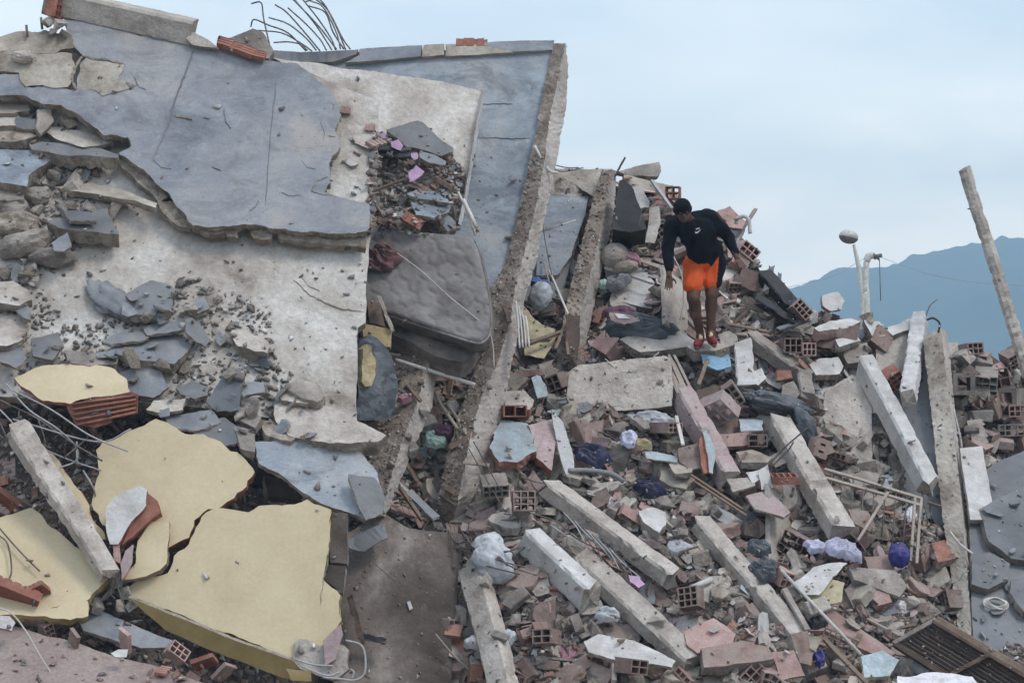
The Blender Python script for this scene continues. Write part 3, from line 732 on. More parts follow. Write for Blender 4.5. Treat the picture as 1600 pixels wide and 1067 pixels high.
E2 = loft('edge_beam', [
 [(940,268,32.7),(930,300,32.4),(918,345,32.0),(905,395,31.6),(893,440,31.2),(882,490,30.7),(872,540,30.3),(866,600,29.9),(858,650,29.5)],
 [(958,266,32.6),(950,300,32.3),(940,350,31.9),(930,398,31.5),(918,448,31.05),(900,510,30.6),(880,555,30.2),(871,600,29.85),(864,655,29.4)],
 [(964,268,33.0),(960,320,32.6),(955,355,32.3),(946,400,32.0),(934,450,31.6),(925,495,31.3),(911,550,30.9),(897,605,30.5),(884,658,30.1)],
 [(944,270,33.3),(936,330,32.9),(920,400,32.3),(900,480,31.7),(880,560,31),(866,655,30.3)]], ['brown_dirt_gap_shade', 'concrete_side'], [0, 1, 1, 1], n=110, amp=.016)
T(E2, 'pale edge beam below the black bag, second from the skyline corner', 'concrete beam')
E3 = loft('edge_beam', [
 [(612,540,28.0),(606,600,27.6),(596,650,27.2),(578,710,26.85),(560,770,26.5),(548,800,26.3)],
 [(672,552,27.7),(664,590,27.45),(646,645,27.0),(628,690,26.7),(612,740,26.4),(592,805,26.0)],
 [(682,552,28.1),(681,590,27.9),(676,632,27.6),(656,680,27.2),(636,725,26.85),(602,806,26.4)],
 [(630,545,28.6),(620,640,28),(600,720,27.5),(570,800,27)]], ['brown_dirt_gap_shade', 'concrete_side'], [0, 1, 1, 1], n=90, amp=.016)
T(E3, 'lower edge beam with brown top beside the black chair bag', 'concrete beam')
# slate floor strip between the two far beams
PE = Pl((900,280,33.0),(900,450,31.5),(960,280,33.0))
for P, mm, lb in (([(845,305),(921,307),(905,360),(893,400),(870,430),(838,430)], 'slate_screed_blue', 'blue-grey floor piece between the two long edge beams'),
              ([(836,372),(905,372),(893,400),(884,440),(870,470),(820,470)], 'slate_flake', 'dull grey floor piece below the blue-grey one, behind the blue sack'),
              ([(862,264),(957,264),(952,292),(948,304),(905,302),(868,300)], 'cream_dusty', 'dusty cream slab end between the long beams on the skyline'),
              ([(855,285),(880,278),(912,296),(908,306),(856,306)], 'concrete_light', 'broken pale plate leaning on the first edge beam at skyline')):
    T(panel('floor_piece', P, PE.off(.02 if mm != 'slate_flake' else -.05), .08, (mm, 'concrete_side'), rough=.012), lb, 'slab fragment')
T(panel('broken_plate', [(905,293),(955,292),(952,306),(945,310),(925,306)], PE.off(.08), .07, ('concrete_light', 'broken_edge'), rough=.015), 'pale plate with thick front edge resting between the long beams', 'slab fragment')
# rear panels right of beam E2 on the skyline
P4 = Pl((1000,290,33.6),(1080,330,33.5),(1000,350,33.1))
for P, mm, lb in (([(975,272),(1052,290),(1050,330),(1040,345),(1015,385),(985,330)], 'cream_dusty', 'tilted cream wall panel behind the black bag'),
                  ([(965,268),(1030,253),(1033,268),(1028,276),(990,275)], 'concrete', 'rough broken slab lying on the skyline above the black bag')):
    T(panel('wall_panel', P, P4.off(.05), .08, (mm, 'broken_edge'), rough=.012), lb, 'wall fragment')

# dark brown slab at bottom centre
PF = Pl((545,830,26.1),(720,835,26.6),(620,1060,24.9))
Fm = panel('floor_slab', [(535,835),(600,800),(640,825),(722,835),(722,850),(716,900),(708,980),(700,1110),(520,1110),(530,950)], PF, .11, ('brown_slab', 'concrete_side'), rough=.012, disp=.02)
T(Fm, 'dark brown stained slab right of the yellow walls at the bottom', 'floor slab')
# wall panel left of the man
PG = Pl((905,575,29.35),(1045,560,29.5),(960,640,29.15))
T(panel('wall_panel', [(890,580),(905,570),(1040,556),(1048,560),(1052,600),(1050,634),(960,642),(893,645),(885,620)], PG, .1, ('concrete_light', 'broken_edge'), rough=.01), 'grey beige wall panel standing left below the man', 'wall fragment')
# right side slab with edge
PR = Pl((1440,560,31.5),(1400,700,30.35),(1520,990,27.9))
T(panel('floor_slab', [(1395,610),(1462,520),(1476,640),(1484,740),(1496,850),(1505,930),(1520,1010),(1370,1010),(1380,900),(1400,800)], PR, .1, ('slate_dark', 'concrete_side'), rough=.008, disp=.015), 'dark blue-grey slab under the right edge strip, smudged face', 'floor slab')
E4 = loft('edge_beam', [
 [(1442,525,31.2),(1450,600,30.8),(1456,650,30.4),(1463,720,29.8),(1472,800,29.1),(1484,880,28.4),(1498,985,27.5)],
 [(1470,512,31.2),(1480,600,30.6),(1488,660,30.2),(1495,730,29.6),(1503,800,28.9),(1510,880,28.2),(1518,992,27.3)],
 [(1480,520,31.6),(1488,600,31.1),(1494,660,30.7),(1501,730,30.1),(1509,800,29.4),(1516,880,28.7),(1523,995,27.8)],
 [(1460,530,32.1),(1475,700,30.9),(1490,840,29.5),(1510,990,28.3)]], ['cream_dusty', 'concrete_side'], [0, 1, 1, 1], n=100, amp=.014)
T(E4, 'tall narrow concrete strip rising at right with crumbled face', 'concrete beam')
PH = Pl((1560,700,30.3),(1600,700,30.4),(1560,1000,27.3))
T(panel('floor_slab', [(1512,790),(1530,740),(1560,720),(1640,690),(1700,850),(1700,1060),(1522,1060),(1518,940)], PH, .1, ('slate_dark', 'broken_edge'), rough=.01, disp=.015), 'dark blue slab at far right carrying cracked blocks and a coil', 'floor slab')
for P, lb in (([(1520,870),(1545,862),(1578,880),(1576,905),(1545,920),(1518,912)], 'cracked dark paving block above the hose coil'), ([(1530,795),(1600,760),(1640,800),(1640,880),(1580,872),(1545,845)], 'large cracked dark plate at far right above the smaller block'),
          ([(1580,905),(1640,890),(1640,960),(1600,955),(1578,925)], 'dark plate at far right below the crack')):
    T(panel('paving_block', P, PH.off(.11), .1, ('slate_dark', 'concrete'), rough=.012), lb, 'slab fragment')
T(panel('painted_board', [(1500,700),(1535,697),(1552,795),(1548,812),(1516,812)], PH.off(.1), .06, ('white_paint', 'concrete'), rough=.006), 'white painted board leaning right of the tall concrete strip', 'board')
T(panel('floor_slab', [(1290,610),(1330,585),(1362,600),(1363,720),(1345,728),(1300,715),(1285,660)], tilt(None, 1330, 660, .1, (0, -.6, .1)), .08, ('concrete_light', 'concrete_side'), rough=.012), 'pale slab standing left of the long white-topped beam', 'floor slab')
# thin white vertical slab edges in the gullies
for (a, b, wd, lb) in (((1052,430,31.2),(1056,520,30.6),.05,'thin pale upright slab edge beside the man'), ((1056,815,27.6),(1059,900,27.1),.045,'thin pale slab edge beside the long fallen beam'),
                       ((1216,770,28.1),(1219,955,26.9),.05,'thin dark slab edge between the two lower beams'), ((1365,610,31.0),(1367,712,30.4),.035,'thin slab edge right of the pale standing slab'),
                       ((962,845,27.0),(966,880,26.8),.04,'short slab edge stub beneath the white-topped block')):
    o = beam('slab_edge', PD(*a), PD(*b), wd, .5, ('concrete_side', 'broken_edge'), lb, 'slab edge', up=(-.2, -.3, .1), chip=.006)

# ================================================================ LEFT: pieces lying on the cream slab
def flake(P, lb, off=.06, n=(0, -.1, .62), t=.04, m='slate_flake', side='broken_edge', base=PB, name='slate_flake', cat='slab fragment', rough=.016, curl=None, **k):
    cx, cy = cen(P)
    return T(panel(name, P, tilt(base, cx, cy, off + .02, n), t * 1.45, (m, side), rough=rough, seg=.035, curl=curl, disp=.012, step=.1, dsc=3, **k), lb, cat)
flake([(190,462),(235,438),(268,446),(273,456),(270,475),(263,487),(245,492),(205,492),(188,482)], 'pale blue-grey slate plate lying over the crumpled membrane', .12, t=.07)
flake([(222,510),(240,505),(289,500),(290,513),(262,520),(230,524)], 'narrow slate plate just under the crumpled membrane', .10, t=.03)
flake([(170,545),(200,532),(235,524),(289,514),(301,535),(293,550),(272,569),(235,565),(200,560)], 'large thick slate plate in the middle of the debris patch', .1, (.1, 0, .6), t=.09)
flake([(158,533),(178,522),(220,518),(233,527),(225,532),(175,538)], 'thin curled strip of slate on the left rim of the large plate', .14, (0, 0, .9), t=.025)
flake([(289,500),(300,497),(318,515),(329,531),(320,541),(308,535),(291,520)], 'dark curved slate shard standing at the top of the large plate', .16, (.5, -.3, .2), t=.03, m='slate_dark')
flake([(287,487),(318,462),(327,482),(310,490)], 'triangular slate shard right of the crumpled membrane', .09, (0, 0, .6), t=.04)
flake([(362,515),(385,517),(415,530),(421,537),(418,552),(395,548),(372,541),(364,530)], 'thick grey concrete block right of the debris patch', .14, (0, 0, .4), t=.11, m='concrete_light')
flake([(185,582),(225,569),(252,580),(263,605),(240,621),(215,618),(195,607)], 'rounded slate piece above the yellow plate', .12, (0, -.2, .2), t=.03)
flake([(275,606),(300,594),(326,605),(325,617),(305,623),(282,616)], 'small pale slate plate above the big yellow wall', .12, t=.03)
flake([(322,628),(350,585),(375,574),(384,600),(376,612),(373,641),(340,643)], 'big dark slate flake standing up below the debris patch', .2, (-.2, -.5, .1), t=.03, m='slate_dark')
flake([(380,598),(413,597),(413,612),(380,620)], 'blue-grey slate bit beside the dark standing flake', .18, t=.03)
flake([(428,632),(470,620),(540,645),(604,680),(590,690),(520,693),(450,680),(432,660)], 'long grey slab fragment lying across the foot of the cream slab', .22, (0, -.2, .7), t=.12, m='concrete_light', rough=.02)
flake([(398,690),(460,688),(520,692),(560,702),(590,738),(600,778),(596,798),(570,812),(545,800),(490,780),(440,742),(404,722)], 'wide smooth slate sheet behind the top right of the yellow wall', .25, (.1, -.1, .2), t=.05, m='slate_screed_blue')
flake([(545,740),(585,745),(603,778),(597,802),(572,812),(560,790)], 'dark bent corner piece at the right end of the wide slate sheet', .36, (.3, -.1, .1), t=.03, m='slate_dark')
flake([(258,650),(330,640),(345,660),(310,672),(268,668)], 'slate plate just above the peak of the big yellow wall', .18, t=.03)
flake([(310,660),(352,652),(376,668),(372,692),(340,698),(300,680)], 'slate plate to the right of the yellow wall peak', .2, (0, -.1, .3), t=.03)
flake([(240,625),(290,622),(286,640),(250,645),(228,640)], 'white speckled chip above the yellow wall', .22, t=.03, m='cream_dusty')
flake([(365,665),(400,670),(398,705),(376,700)], 'small concrete lump left of the wide slate sheet', .25, t=.07, m='concrete')
flake([(438,600),(470,592),(500,603),(508,618),(495,628),(470,620)], 'brown stone block on the long grey slab fragment', .2, (0, 0, .5), t=.12, m='concrete')
flake([(433,612),(470,610),(496,622),(480,632),(440,626)], 'pale flat stone beside the brown block', .16, t=.04, m='concrete_light')
flake([(364,628),(390,628),(408,652),(398,668),(372,655)], 'brown upright rock left of the long grey fragment', .2, (-.3, 0, .3), t=.1, m='concrete')
flake([(400,655),(440,660),(470,680),(455,690),(415,680)], 'brown ledge piece below the long grey fragment', .22, (0, 0, .7), t=.08, m='broken_edge')
# left column of broken layers
flake([(-30,232),(60,237),(81,248),(62,260),(45,275),(42,292),(20,288),(-30,280)], 'slate-topped block at the left frame edge below the stacked slabs', .22, (.1, 0, .4), t=.14, m='slate_screed_blue')
flake([(-30,286),(35,290),(38,312),(-30,314)], 'thick grey layer beneath the slate-topped block at the left edge', .2, (.1, 0, .5), t=.1, m='concrete')
flake([(45,220),(110,226),(170,236),(186,242),(182,248),(110,244),(50,234)], 'long slate ledge with brown broken front left of the slate sheet', .2, (0, -.1, .9), t=.1, m='slate_flake')
flake([(60,200),(100,198),(155,214),(178,222),(130,232),(85,216)], 'white plaster remnant above the long slate ledge', .12, t=.03, m='cream_plaster')
flake([(85,292),(140,285),(200,300),(246,318),(244,325),(150,303)], 'long thin plate jutting under the slate sheet edge', .13, (0, -.1, .8), t=.05, m='cream_dusty')
flake([(72,345),(130,335),(168,326),(182,358),(186,366),(150,362),(90,356)], 'thick slate-topped block right of the boulders', .22, (0, 0, .5), t=.11, m='slate_flake')
flake([(100,330),(140,330),(150,345),(110,346)], 'dark slate shell lying on the slate-topped block', .3, t=.03, m='slate_dark')
flake([(80,380),(105,362),(112,382),(100,394),(84,392)], 'slate chip on the rounded boulder', .3, (0, 0, .4), t=.02)
flake([(-30,160),(45,164),(48,172),(20,178),(-30,180)], 'topmost brown layer of the slab stack at the left edge', .12, (0, -.1, .8), t=.06, m='concrete')
flake([(-30,180),(30,178),(28,196),(-30,198)], 'second layer of the slab stack at the left edge', .14, (0, -.1, .8), t=.08, m='concrete_light')
flake([(24,184),(58,186),(56,202),(26,200)], 'dark grey block in the slab stack at the left edge', .18, (0, -.2, .2), t=.08, m='slate_flake')
flake([(-30,198),(25,200),(60,212),(20,222),(-30,220)], 'brown lower layer of the slab stack at the left edge', .15, (0, -.1, .7), t=.07, m='broken_edge')
flake([(58,172),(78,168),(84,190),(64,212),(55,200)], 'upright grey wedge beside the dark hole in the slate sheet', .2, (.3, 0, 0), t=.06, m='concrete')
flake([(95,178),(112,176),(122,196),(108,200),(96,190)], 'rounded brown lump in the dark hole of the slate sheet', .12, (.3, 0, 0), t=.08, m='broken_edge')
flake([(-30,440),(20,438),(46,455),(50,468),(30,478),(-30,470)], 'cream plate at the left edge above the split plate', .16, t=.06, m='cream_plaster')
flake([(-30,492),(15,488),(42,495),(44,512),(34,530),(10,540),(-30,538)], 'split cream plate at the left edge over the slate slivers', .16, t=.05, m='cream_plaster')
flake([(20,470),(45,478),(48,500),(35,495),(22,482)], 'greenish slate chip between the two cream plates', .2, t=.03)
flake([(0,545),(30,540),(42,560),(25,575),(0,565)], 'slate sliver above the rebar tangle', .2, t=.03)
flake([(48,530),(90,520),(100,540),(82,562),(52,556)], 'rounded slate plate right of the split cream plate', .12, (0, 0, .3), t=.03)
flake([(100,545),(150,552),(186,552),(182,568),(140,572),(104,566)], 'flat grey stone above the small yellow plate', .16, (0, 0, .7), t=.06, m='concrete')
# membrane
mem = crumple('rubber_membrane', PB.at(178, 476, .07), (.62, .32, .16), 'slate_flake', frame(Vector(), PB.u, PB.v, PB.n).to_3x3() @ Matrix.Rotation(R(-35), 3, 'Z'), amp=.28, fr=1.6, seed=3)
T(mem, 'crumpled grey membrane folded at the left of the pale slate plate', 'membrane')
def boulder(px, py, sx, sy, sz, lb, base=PB, off=.08, m='concrete', seed=2, ang=0, cat='rock'):
    p = base.at(px, py, off) if base else PW(px, py, ter(px, py) - off)
    n = base.n if base else terN(px, py)
    u = (RT - n * RT.dot(n)).normalized()
    o = crumple('boulder', p, (sx, sy, sz), m, frame(Vector(), u, n.cross(u), n).to_3x3() @ Matrix.Rotation(R(ang), 3, 'Z'), sub=3, amp=.3, fr=1.5, seed=seed, ridge=False)
    o.data.polygons.foreach_set('use_smooth', [False] * len(o.data.polygons))
    return T(o, lb, cat)
boulder(38, 382, .46, .22, .24, 'long rounded brown boulder at the left edge', ang=18)
boulder(82, 402, .38, .17, .2, 'rounded boulder with slate chips to the right of the long brown one', seed=5)
boulder(25, 350, .4, .25, .2, 'brown rock behind the long rounded boulder', seed=7, m='broken_edge')
boulder(36, 89, .2, .1, .12, 'small smooth rock on the cream plate at the upper left', base=PA, seed=8, m='concrete_light')
boulder(20, 325, .3, .2, .2, 'grey rock under the thick layer at the left edge', seed=9)
boulder(60, 305, .22, .16, .14, 'small grey rock left of the long thin plate', seed=11)

# wall stub along the top of the slate sheet
PT = PA.off(.05)
st = beam('concrete_beam', PA.at(72, 1, .02), PA.at(303, 52, .0), .24, .27, ('concrete_light', 'broken_edge'), 'pale concrete beam lying on the top edge of the slate sheet', 'concrete beam', up=(-.02, -.28, 1), chip=.004, brk=.012)
T(panel('broken_plate', [(290,60),(302,50),(330,66),(341,76),(300,70)], tilt(PA, 315, 66, .08, (0, -.4, 0)), .1, ('concrete_light', 'broken_edge'), rough=.008), 'thin pale wedge tapering off the end of the concrete beam', 'slab fragment')
rk = random.Random(3)
ORD2 = ['leftmost', 'third', 'fourth', 'rightmost', 'second', 'second from right']
for i, (x, y, a, s) in enumerate([(350,68,0,1.),(368,75,6,.9),(386,81,-4,.95),(404,87,4,.8),(360,72,10,.8),(395,84,-8,.7)]):
    T(placed('roof_tile', ribbed_mesh(rk, .13, .17, .06, 3), 'brick_red', PA.at(x, y, .06), (frame(Vector(), PA.u, PA.v, PA.n).to_3x3() @ Matrix.Rotation(R(a + 72), 3, 'Z') @ Matrix.Rotation(R(20), 3, 'Y')), s), ORD2[i] + ' red clay piece in the row on top of the slate sheet', 'brick', 'red clay pieces on the slate sheet top edge')
T(panel('concrete_block', [(340,68),(395,45),(412,52),(428,80),(420,92),(380,84)], tilt(PA, 385, 68, -.3, (0, -.4, 0)), .2, ('concrete', 'broken_edge'), rough=.012), 'grey concrete wedge behind the red clay pieces under the bent rebars', 'concrete block')
T(placed('hollow_brick', hollow_mesh(rk, .2, .2, .14, 3, 3, jag=.3), 'brick_red', PA.at(85, 12, .1), Matrix.Rotation(R(10), 3, 'Y') @ Matrix.Rotation(R(75), 3, 'Z'), (1, 1, 1)), 'red hollow brick standing at the left end of the pale beam', 'brick')
for i, (x, y, s) in enumerate([(78,34,.14),(92,40,.16),(100,52,.12),(84,50,.1)]):
    T(placed('concrete_chunk', chunk_mesh(rk), 'concrete_light', PA.at(x, y, .08), rand_rot(rk), s), 'small pale lump under the red brick at the upper left', 'rubble chunk', 'pale lumps under the upper left red brick')
for x, y in ((66, 34), (43, 46)):
    T(tube('rebar_stub', [PA.at(x, y + 12, .05), PA.at(x - 2, y - 6, .08)], .014, 'rebar_steel', smooth=0), 'short rebar stub sticking up on the skyline' + (' nearer the red brick' if x == 66 else ' farther from the red brick'), 'rebar')
# bent starter bars on the skyline
bars = [[(393,6),(408,5),(412,30),(421,70)],[(392,42),(397,31),(420,40),(450,52),(478,80)],[(400,48),(440,52),(470,68),(487,80)],[(430,8),(448,20),(475,50),(500,80)],[(450,13),(478,38),(500,62),(510,79)],[(420,28),(450,38),(478,60),(494,79)],[(460,0),(490,35),(510,65),(518,78)],[(470,-4),(497,30),(518,62),(524,78)],[(485,2),(505,12),(525,50),(532,77)],[(478,3),(500,0),(522,35),(540,78)],[(490,-3),(512,16),(535,60),(547,77)],[(483,10),(508,20),(520,50),(537,77)],[(428,67),(450,66),(470,70),(480,79)],[(440,0),(450,-6),(470,12),(500,44),(526,78)]]
ORD = ['first','second','third','fourth','fifth','sixth','seventh','eighth','ninth','tenth','eleventh','twelfth','thirteenth','fourteenth','fifteenth']
for i, b in enumerate(sorted(bars, key=lambda q: q[-1][0])):
    dz = 31.3 + (i % 5) * .15
    T(tube('rebar', [PD(x, y, dz - .25 * k) for k, (x, y) in enumerate(b)][::-1] + [], .0085, 'rebar_steel', n=6), ORD[i] + ' bent rebar from the left by its root on the top slab', 'rebar', 'bent rebars fanning out of the top slab')
T(placed('brick', ribbed_mesh(rk, .34, .1, .06, 3), 'brick_red', PDm.at(737, 67, .03), Matrix.Rotation(R(2), 3, 'Y') @ Matrix.Rotation(R(70), 3, 'X')), 'orange red clay brick on top of the highest slab', 'brick')

# debris heap on slab C : hand placed plates
def fc(P, lb, off=.1, n=(0, 0, .5), t=.04, m='slate_flake', **k): return flake(P, lb, off, n, t, m, base=PC, **k)
fc([(604,203),(652,189),(660,192),(680,210),(708,232),(708,238),(690,244),(668,236),(635,230)], 'dark triangular slate slab leaning on the cream slab behind', .1, (0, 0, .2), t=.05, m='slate_dark')
fc([(656,236),(680,242),(697,252),(696,258),(672,255),(656,246)], 'pale slate shard under the dark triangular slab', .2, t=.03)
fc([(635,303),(650,296),(680,298),(700,312),(702,318),(670,312),(640,306)], 'blue-grey flat tile in the shard heap', .22, (0, 0, .7), t=.03, m='slate_screed_blue')
fc([(640,312),(672,314),(705,322),(700,332),(678,340),(650,336)], 'second blue-grey flat tile lower in the shard heap', .24, (0, 0, .7), t=.03, m='slate_screed_blue')
fc([(682,342),(700,336),(712,346),(713,356),(700,362),(690,352)], 'blue slate lump at the lower right of the shard heap', .26, t=.07)
fc([(600,330),(625,322),(640,332),(635,340),(602,338)], 'small grey slate plate at the lower left of the shard heap', .26, t=.02)
for P, lb in (([(610,222),(622,218),(630,228),(626,236),(612,230)], 'small lilac painted chip, middle one of the shard heap'), ([(590,210),(600,207),(606,216),(594,217)], 'lilac painted chip at the top left of the shard heap'), ([(638,270),(650,258),(663,268),(655,277),(640,285)], 'largest lilac painted chip in the shard heap'), ([(642,239),(652,238),(653,248),(647,250)], 'lilac chip touching the dark triangular slab')):
    fc(P, lb, .28, (0, -.3, .1), t=.02, m='lilac_paint', name='painted_chip')
crumple_ = crumple('dark_cloth', PC.at(618, 240, .16), (.36, .2, .14), 'black_plastic', sub=3, amp=.3, seed=14); T(crumple_, 'black rag tucked under the lilac chips', 'rag')
T(placed('brick', ribbed_mesh(rk, .22, .12, .05, 4), 'brick_red', PC.at(645, 345, .28), frame(Vector(), PC.u, PC.v, PC.n).to_3x3() @ Matrix.Rotation(R(-30), 3, 'Z')), 'bright red brick piece at the foot of the shard heap', 'brick')
for x, y, lb in ((540, 172, 'pink ribbed brick piece stuck on the cream rim, upper one'), (578, 199, 'pink ribbed brick piece on the cream rim, lower one')):
    T(placed('brick', ribbed_mesh(rk, .1, .09, .02, 2), 'brick_pink', PB.at(x, y, .03), frame(Vector(), PB.u, PB.v, PB.n).to_3x3() @ Matrix.Rotation(R(-6), 3, 'Z')), lb, 'brick')
flake([(545,215),(562,220),(583,232),(575,232),(556,224)], 'long pink sliver on the cream rim', .04, m='pink_plaster', t=.015)
flake([(535,252),(548,249),(560,256),(548,259)], 'small white plaster chip on the cream rim', .04, m='white_paint', t=.02)

# ================================================================ YELLOW WALLS
Y2 = Pl((280,670,24.75),(200,850,24.00),(390,730,24.50)).off(.02)
def ywall(P, pl, lb, t=.16, side='brick_red', **k):
    return T(panel('yellow_wall', P, pl, t, ('yellow_paint', side), rough=.026, seg=.05, disp=.006, **k), lb, 'wall fragment')
w1 = ywall([(150,703),(160,690),(188,682),(190,676),(215,668),(243,654),(262,660),(290,678),(318,678),(345,690),(360,705),(378,712),(398,737),(385,760),(366,778),(345,792),(325,795),(304,812),(295,840),(262,856),(262,850),(245,850),(160,820),(143,788),(155,740)], Y2, 'large upright yellow wall piece with jagged peak beside the broken column', .14)
Y3 = Pl((330,800,24.05),(500,790,24.0),(440,1020,23.3))
w2 = ywall([(262,895),(272,868),(295,850),(306,824),(322,800),(340,793),(365,796),(388,800),(404,790),(460,788),(480,780),(502,790),(517,796),(514,860),(505,905),(532,930),(534,968),(520,1000),(500,1015),(470,1000),(459,1018),(458,1035),(200,930),(192,920),(215,905)], Y3, 'largest yellow wall slab with ochre edge, lying at the bottom', .17, 'ochre_paint')
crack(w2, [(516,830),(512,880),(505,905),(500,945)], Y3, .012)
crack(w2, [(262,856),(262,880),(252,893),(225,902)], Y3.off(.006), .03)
# reveal under the large slab
rvp = Pl((215,962,23.42),(486,1048,22.95),(350,1030,23.22))
rv_ = panel('ochre_reveal', [(200,933),(225,942),(330,985),(459,1032),(480,1042),(478,1066),(440,1058),(330,1016),(260,985),(240,968)], PlN(340, 1000, dd(23.35), (-.25, -1, -.35)), .05, ('ochre_paint', 'broken_edge'), rough=.005, parent=w2)
T(panel('yellow_wall', [(192,905),(212,880),(215,845),(235,815),(265,813),(262,850),(260,880),(250,890),(228,900)], Y2.off(.10), .1, ('yellow_paint', 'brick_pink'), rough=.01), 'small yellow wall piece between the column foot and the large slab', 'wall fragment')
Y4 = Pl((20,830,23.95),(120,920,23.45),(30,960,23.15))
ywall([(-60,812),(0,808),(48,793),(60,800),(105,842),(145,880),(168,905),(140,935),(135,938),(75,952),(20,900),(-60,905)], Y4, 'yellow wall piece cut by the left frame edge', .14, 'ochre_paint')
ywall([(-60,900),(20,898),(80,950),(137,938),(138,962),(110,968),(60,962),(-60,960)], Y4.off(.03), 'lower lip of the yellow wall at the left frame edge', .12, 'ochre_paint')
ywall([(62,697),(80,707),(100,735),(140,790),(145,812),(165,842),(142,845),(130,830),(105,780),(75,740)], Y2.off(.06), 'narrow yellow strip behind the leaning white column', .1)
Y1 = Pl((40,590,25.15),(200,610,24.95),(110,630,24.80))
w5 = ywall([(22,590),(45,580),(65,572),(148,569),(180,577),(198,592),(203,612),(145,620),(110,631),(60,622),(40,607)], Y1.off(.05), 'small yellow topped wall piece with red brick underside', .05)
br = tilt(Y1, 155, 640, .08, (0, -1.2, -.6))
for P in ([(104,636),(145,622),(172,618),(174,660),(150,668),(118,664)], [(175,618),(205,612),(215,616),(214,645),(178,652)]):
    q = panel('brick_layer', P, br, .08, ('brick_red', 'brick_red'), rough=.01, parent=w5)
for k in range(5):
    tube('brick_rib', [br.at(112 + k * 2, 632 + k * 8, .012), br.at(150, 626 + k * 8, .012), br.at(212, 618 + k * 6.5, .012)], .012, 'brick_red', parent=w5, smooth=0)
# white leaning column
colm = beam('concrete_column', PD(28, 672, 24.2), PD(172, 900, 23.4), .23, .2, ('concrete_light', 'broken_edge'), 'leaning broken concrete column between the yellow walls', 'concrete column', up=(.5, -1, .4), taper=.25, chip=.012, rebar=0)
T(panel('white_wall_chunk', [(165,795),(180,775),(218,758),(230,765),(228,790),(205,815),(185,850),(172,850),(165,820)], Y2.off(.22), .12, ('white_paint', 'brick_red'), rough=.014), 'white painted brick chunk leaning against the upright yellow wall', 'wall fragment')
T(panel('broken_brick', [(228,768),(246,782),(252,800),(232,815),(208,838),(190,852),(205,818),(228,792)], Y2.off(.16), .1, ('brick_red', 'brick_red'), rough=.016), 'red broken brick rim beside the white painted chunk', 'brick')
for P, mm, lb in (([(176,850),(186,848),(188,880),(178,875)], 'brick_pink', 'pink brick sliver at the foot of the white chunk'), ([(188,880),(196,860),(208,850),(206,880),(196,900),(190,905)], 'pink_plaster', 'pink plaster sliver beside the small yellow piece')):
    T(panel('brick_sliver', P, Y2.off(.2), .05, (mm, mm), rough=.008), lb, 'brick')
# node where column meets slabs
for i, (x, y, s) in enumerate([(180,905,.16),(168,925,.18),(150,945,.16),(195,925,.14),(205,945,.12),(188,945,.12)]):
    T(placed('concrete_chunk', chunk_mesh(rk), 'concrete_light', Y3.at(x, y, .03), rand_rot(rk), s), 'cracked pale lump where the leaning column meets the yellow walls', 'rubble chunk', 'lumps at the foot of the leaning column')
for p in ([(175,880),(182,910),(190,935),(196,950)], [(120,895),(140,905),(160,912)], [(180,905),(172,925),(180,935)]):
    T(tube('rebar', [Y3.at(x, y, .14) for x, y in p], .006, 'rebar_steel'), 'thin wire at the foot of the leaning column', 'rebar', 'wires at the foot of the leaning column')
# right lower corner of the large yellow slab: exposed concrete and bent rebar
T(panel('concrete_corner', [(460,1000),(478,998),(500,1008),(520,1000),(545,1015),(545,1045),(520,1062),(470,1045),(458,1030)], Y3.off(.05), .1, ('concrete_light', 'broken_edge'), rough=.02), 'exposed concrete corner at the lower right of the largest yellow slab', 'concrete block')
T(panel('brick_sliver', [(505,1000),(520,985),(532,975),(536,990),(524,1030),(508,1040)], Y3.off(.12), .05, ('pink_plaster', 'brick_pink'), rough=.01), 'pink streaked sliver on the exposed concrete corner', 'brick')
T(panel('yellow_wall', [(447,1045),(486,1048),(486,1064),(455,1062)], tilt(Y3, 466, 1052, .06, (0, -.6, -.3)), .08, ('ochre_paint', 'broken_edge'), rough=.008), 'small ochre offcut under the exposed concrete corner', 'wall fragment')
for p in ([(462,1030),(490,1038),(520,1040)], [(540,1000),(562,1006),(570,1020),(570,1050),(555,1062),(530,1060),(505,1058)], [(548,1045),(553,1050),(550,1060)], [(470,1040),(510,1055),(530,1050)]):
    T(tube('rebar', [Y3.at(x, y, .16) for x, y in p], .01, 'steel_pale'), 'bent pale rebar looping from the exposed concrete corner', 'rebar', 'rebars at the exposed concrete corner')
# brown brick backing at the right end of the large slab
for P, lb in (([(517,800),(543,802),(542,880),(516,878)], 'upper brown wall block behind the right end of the yellow slab'), ([(512,882),(540,884),(535,925),(508,905)], 'lower brown wall block behind the right end of the yellow slab')):
    T(panel('wall_block', P, Y3.off(-.08), .14, ('brown_slab', 'concrete'), rough=.01), lb, 'wall fragment')
# dark hollow between: board and rusty beam
T(beam('dark_board', PD(395, 745, 25.6), PD(476, 752, 25.5), .22, .05, ('black_vinyl', 'wood_dark'), up=(0, -1, .5)), 'dark board in the gap above the largest yellow slab', 'board')
T(beam('stone_slab', PD(415, 762, 25.3), PD(482, 775, 25.3), .2, .12, ('brown_slab', 'broken_edge'), up=(0, -1, .5)), 'brown slab in the gap above the largest yellow slab', 'slab fragment')
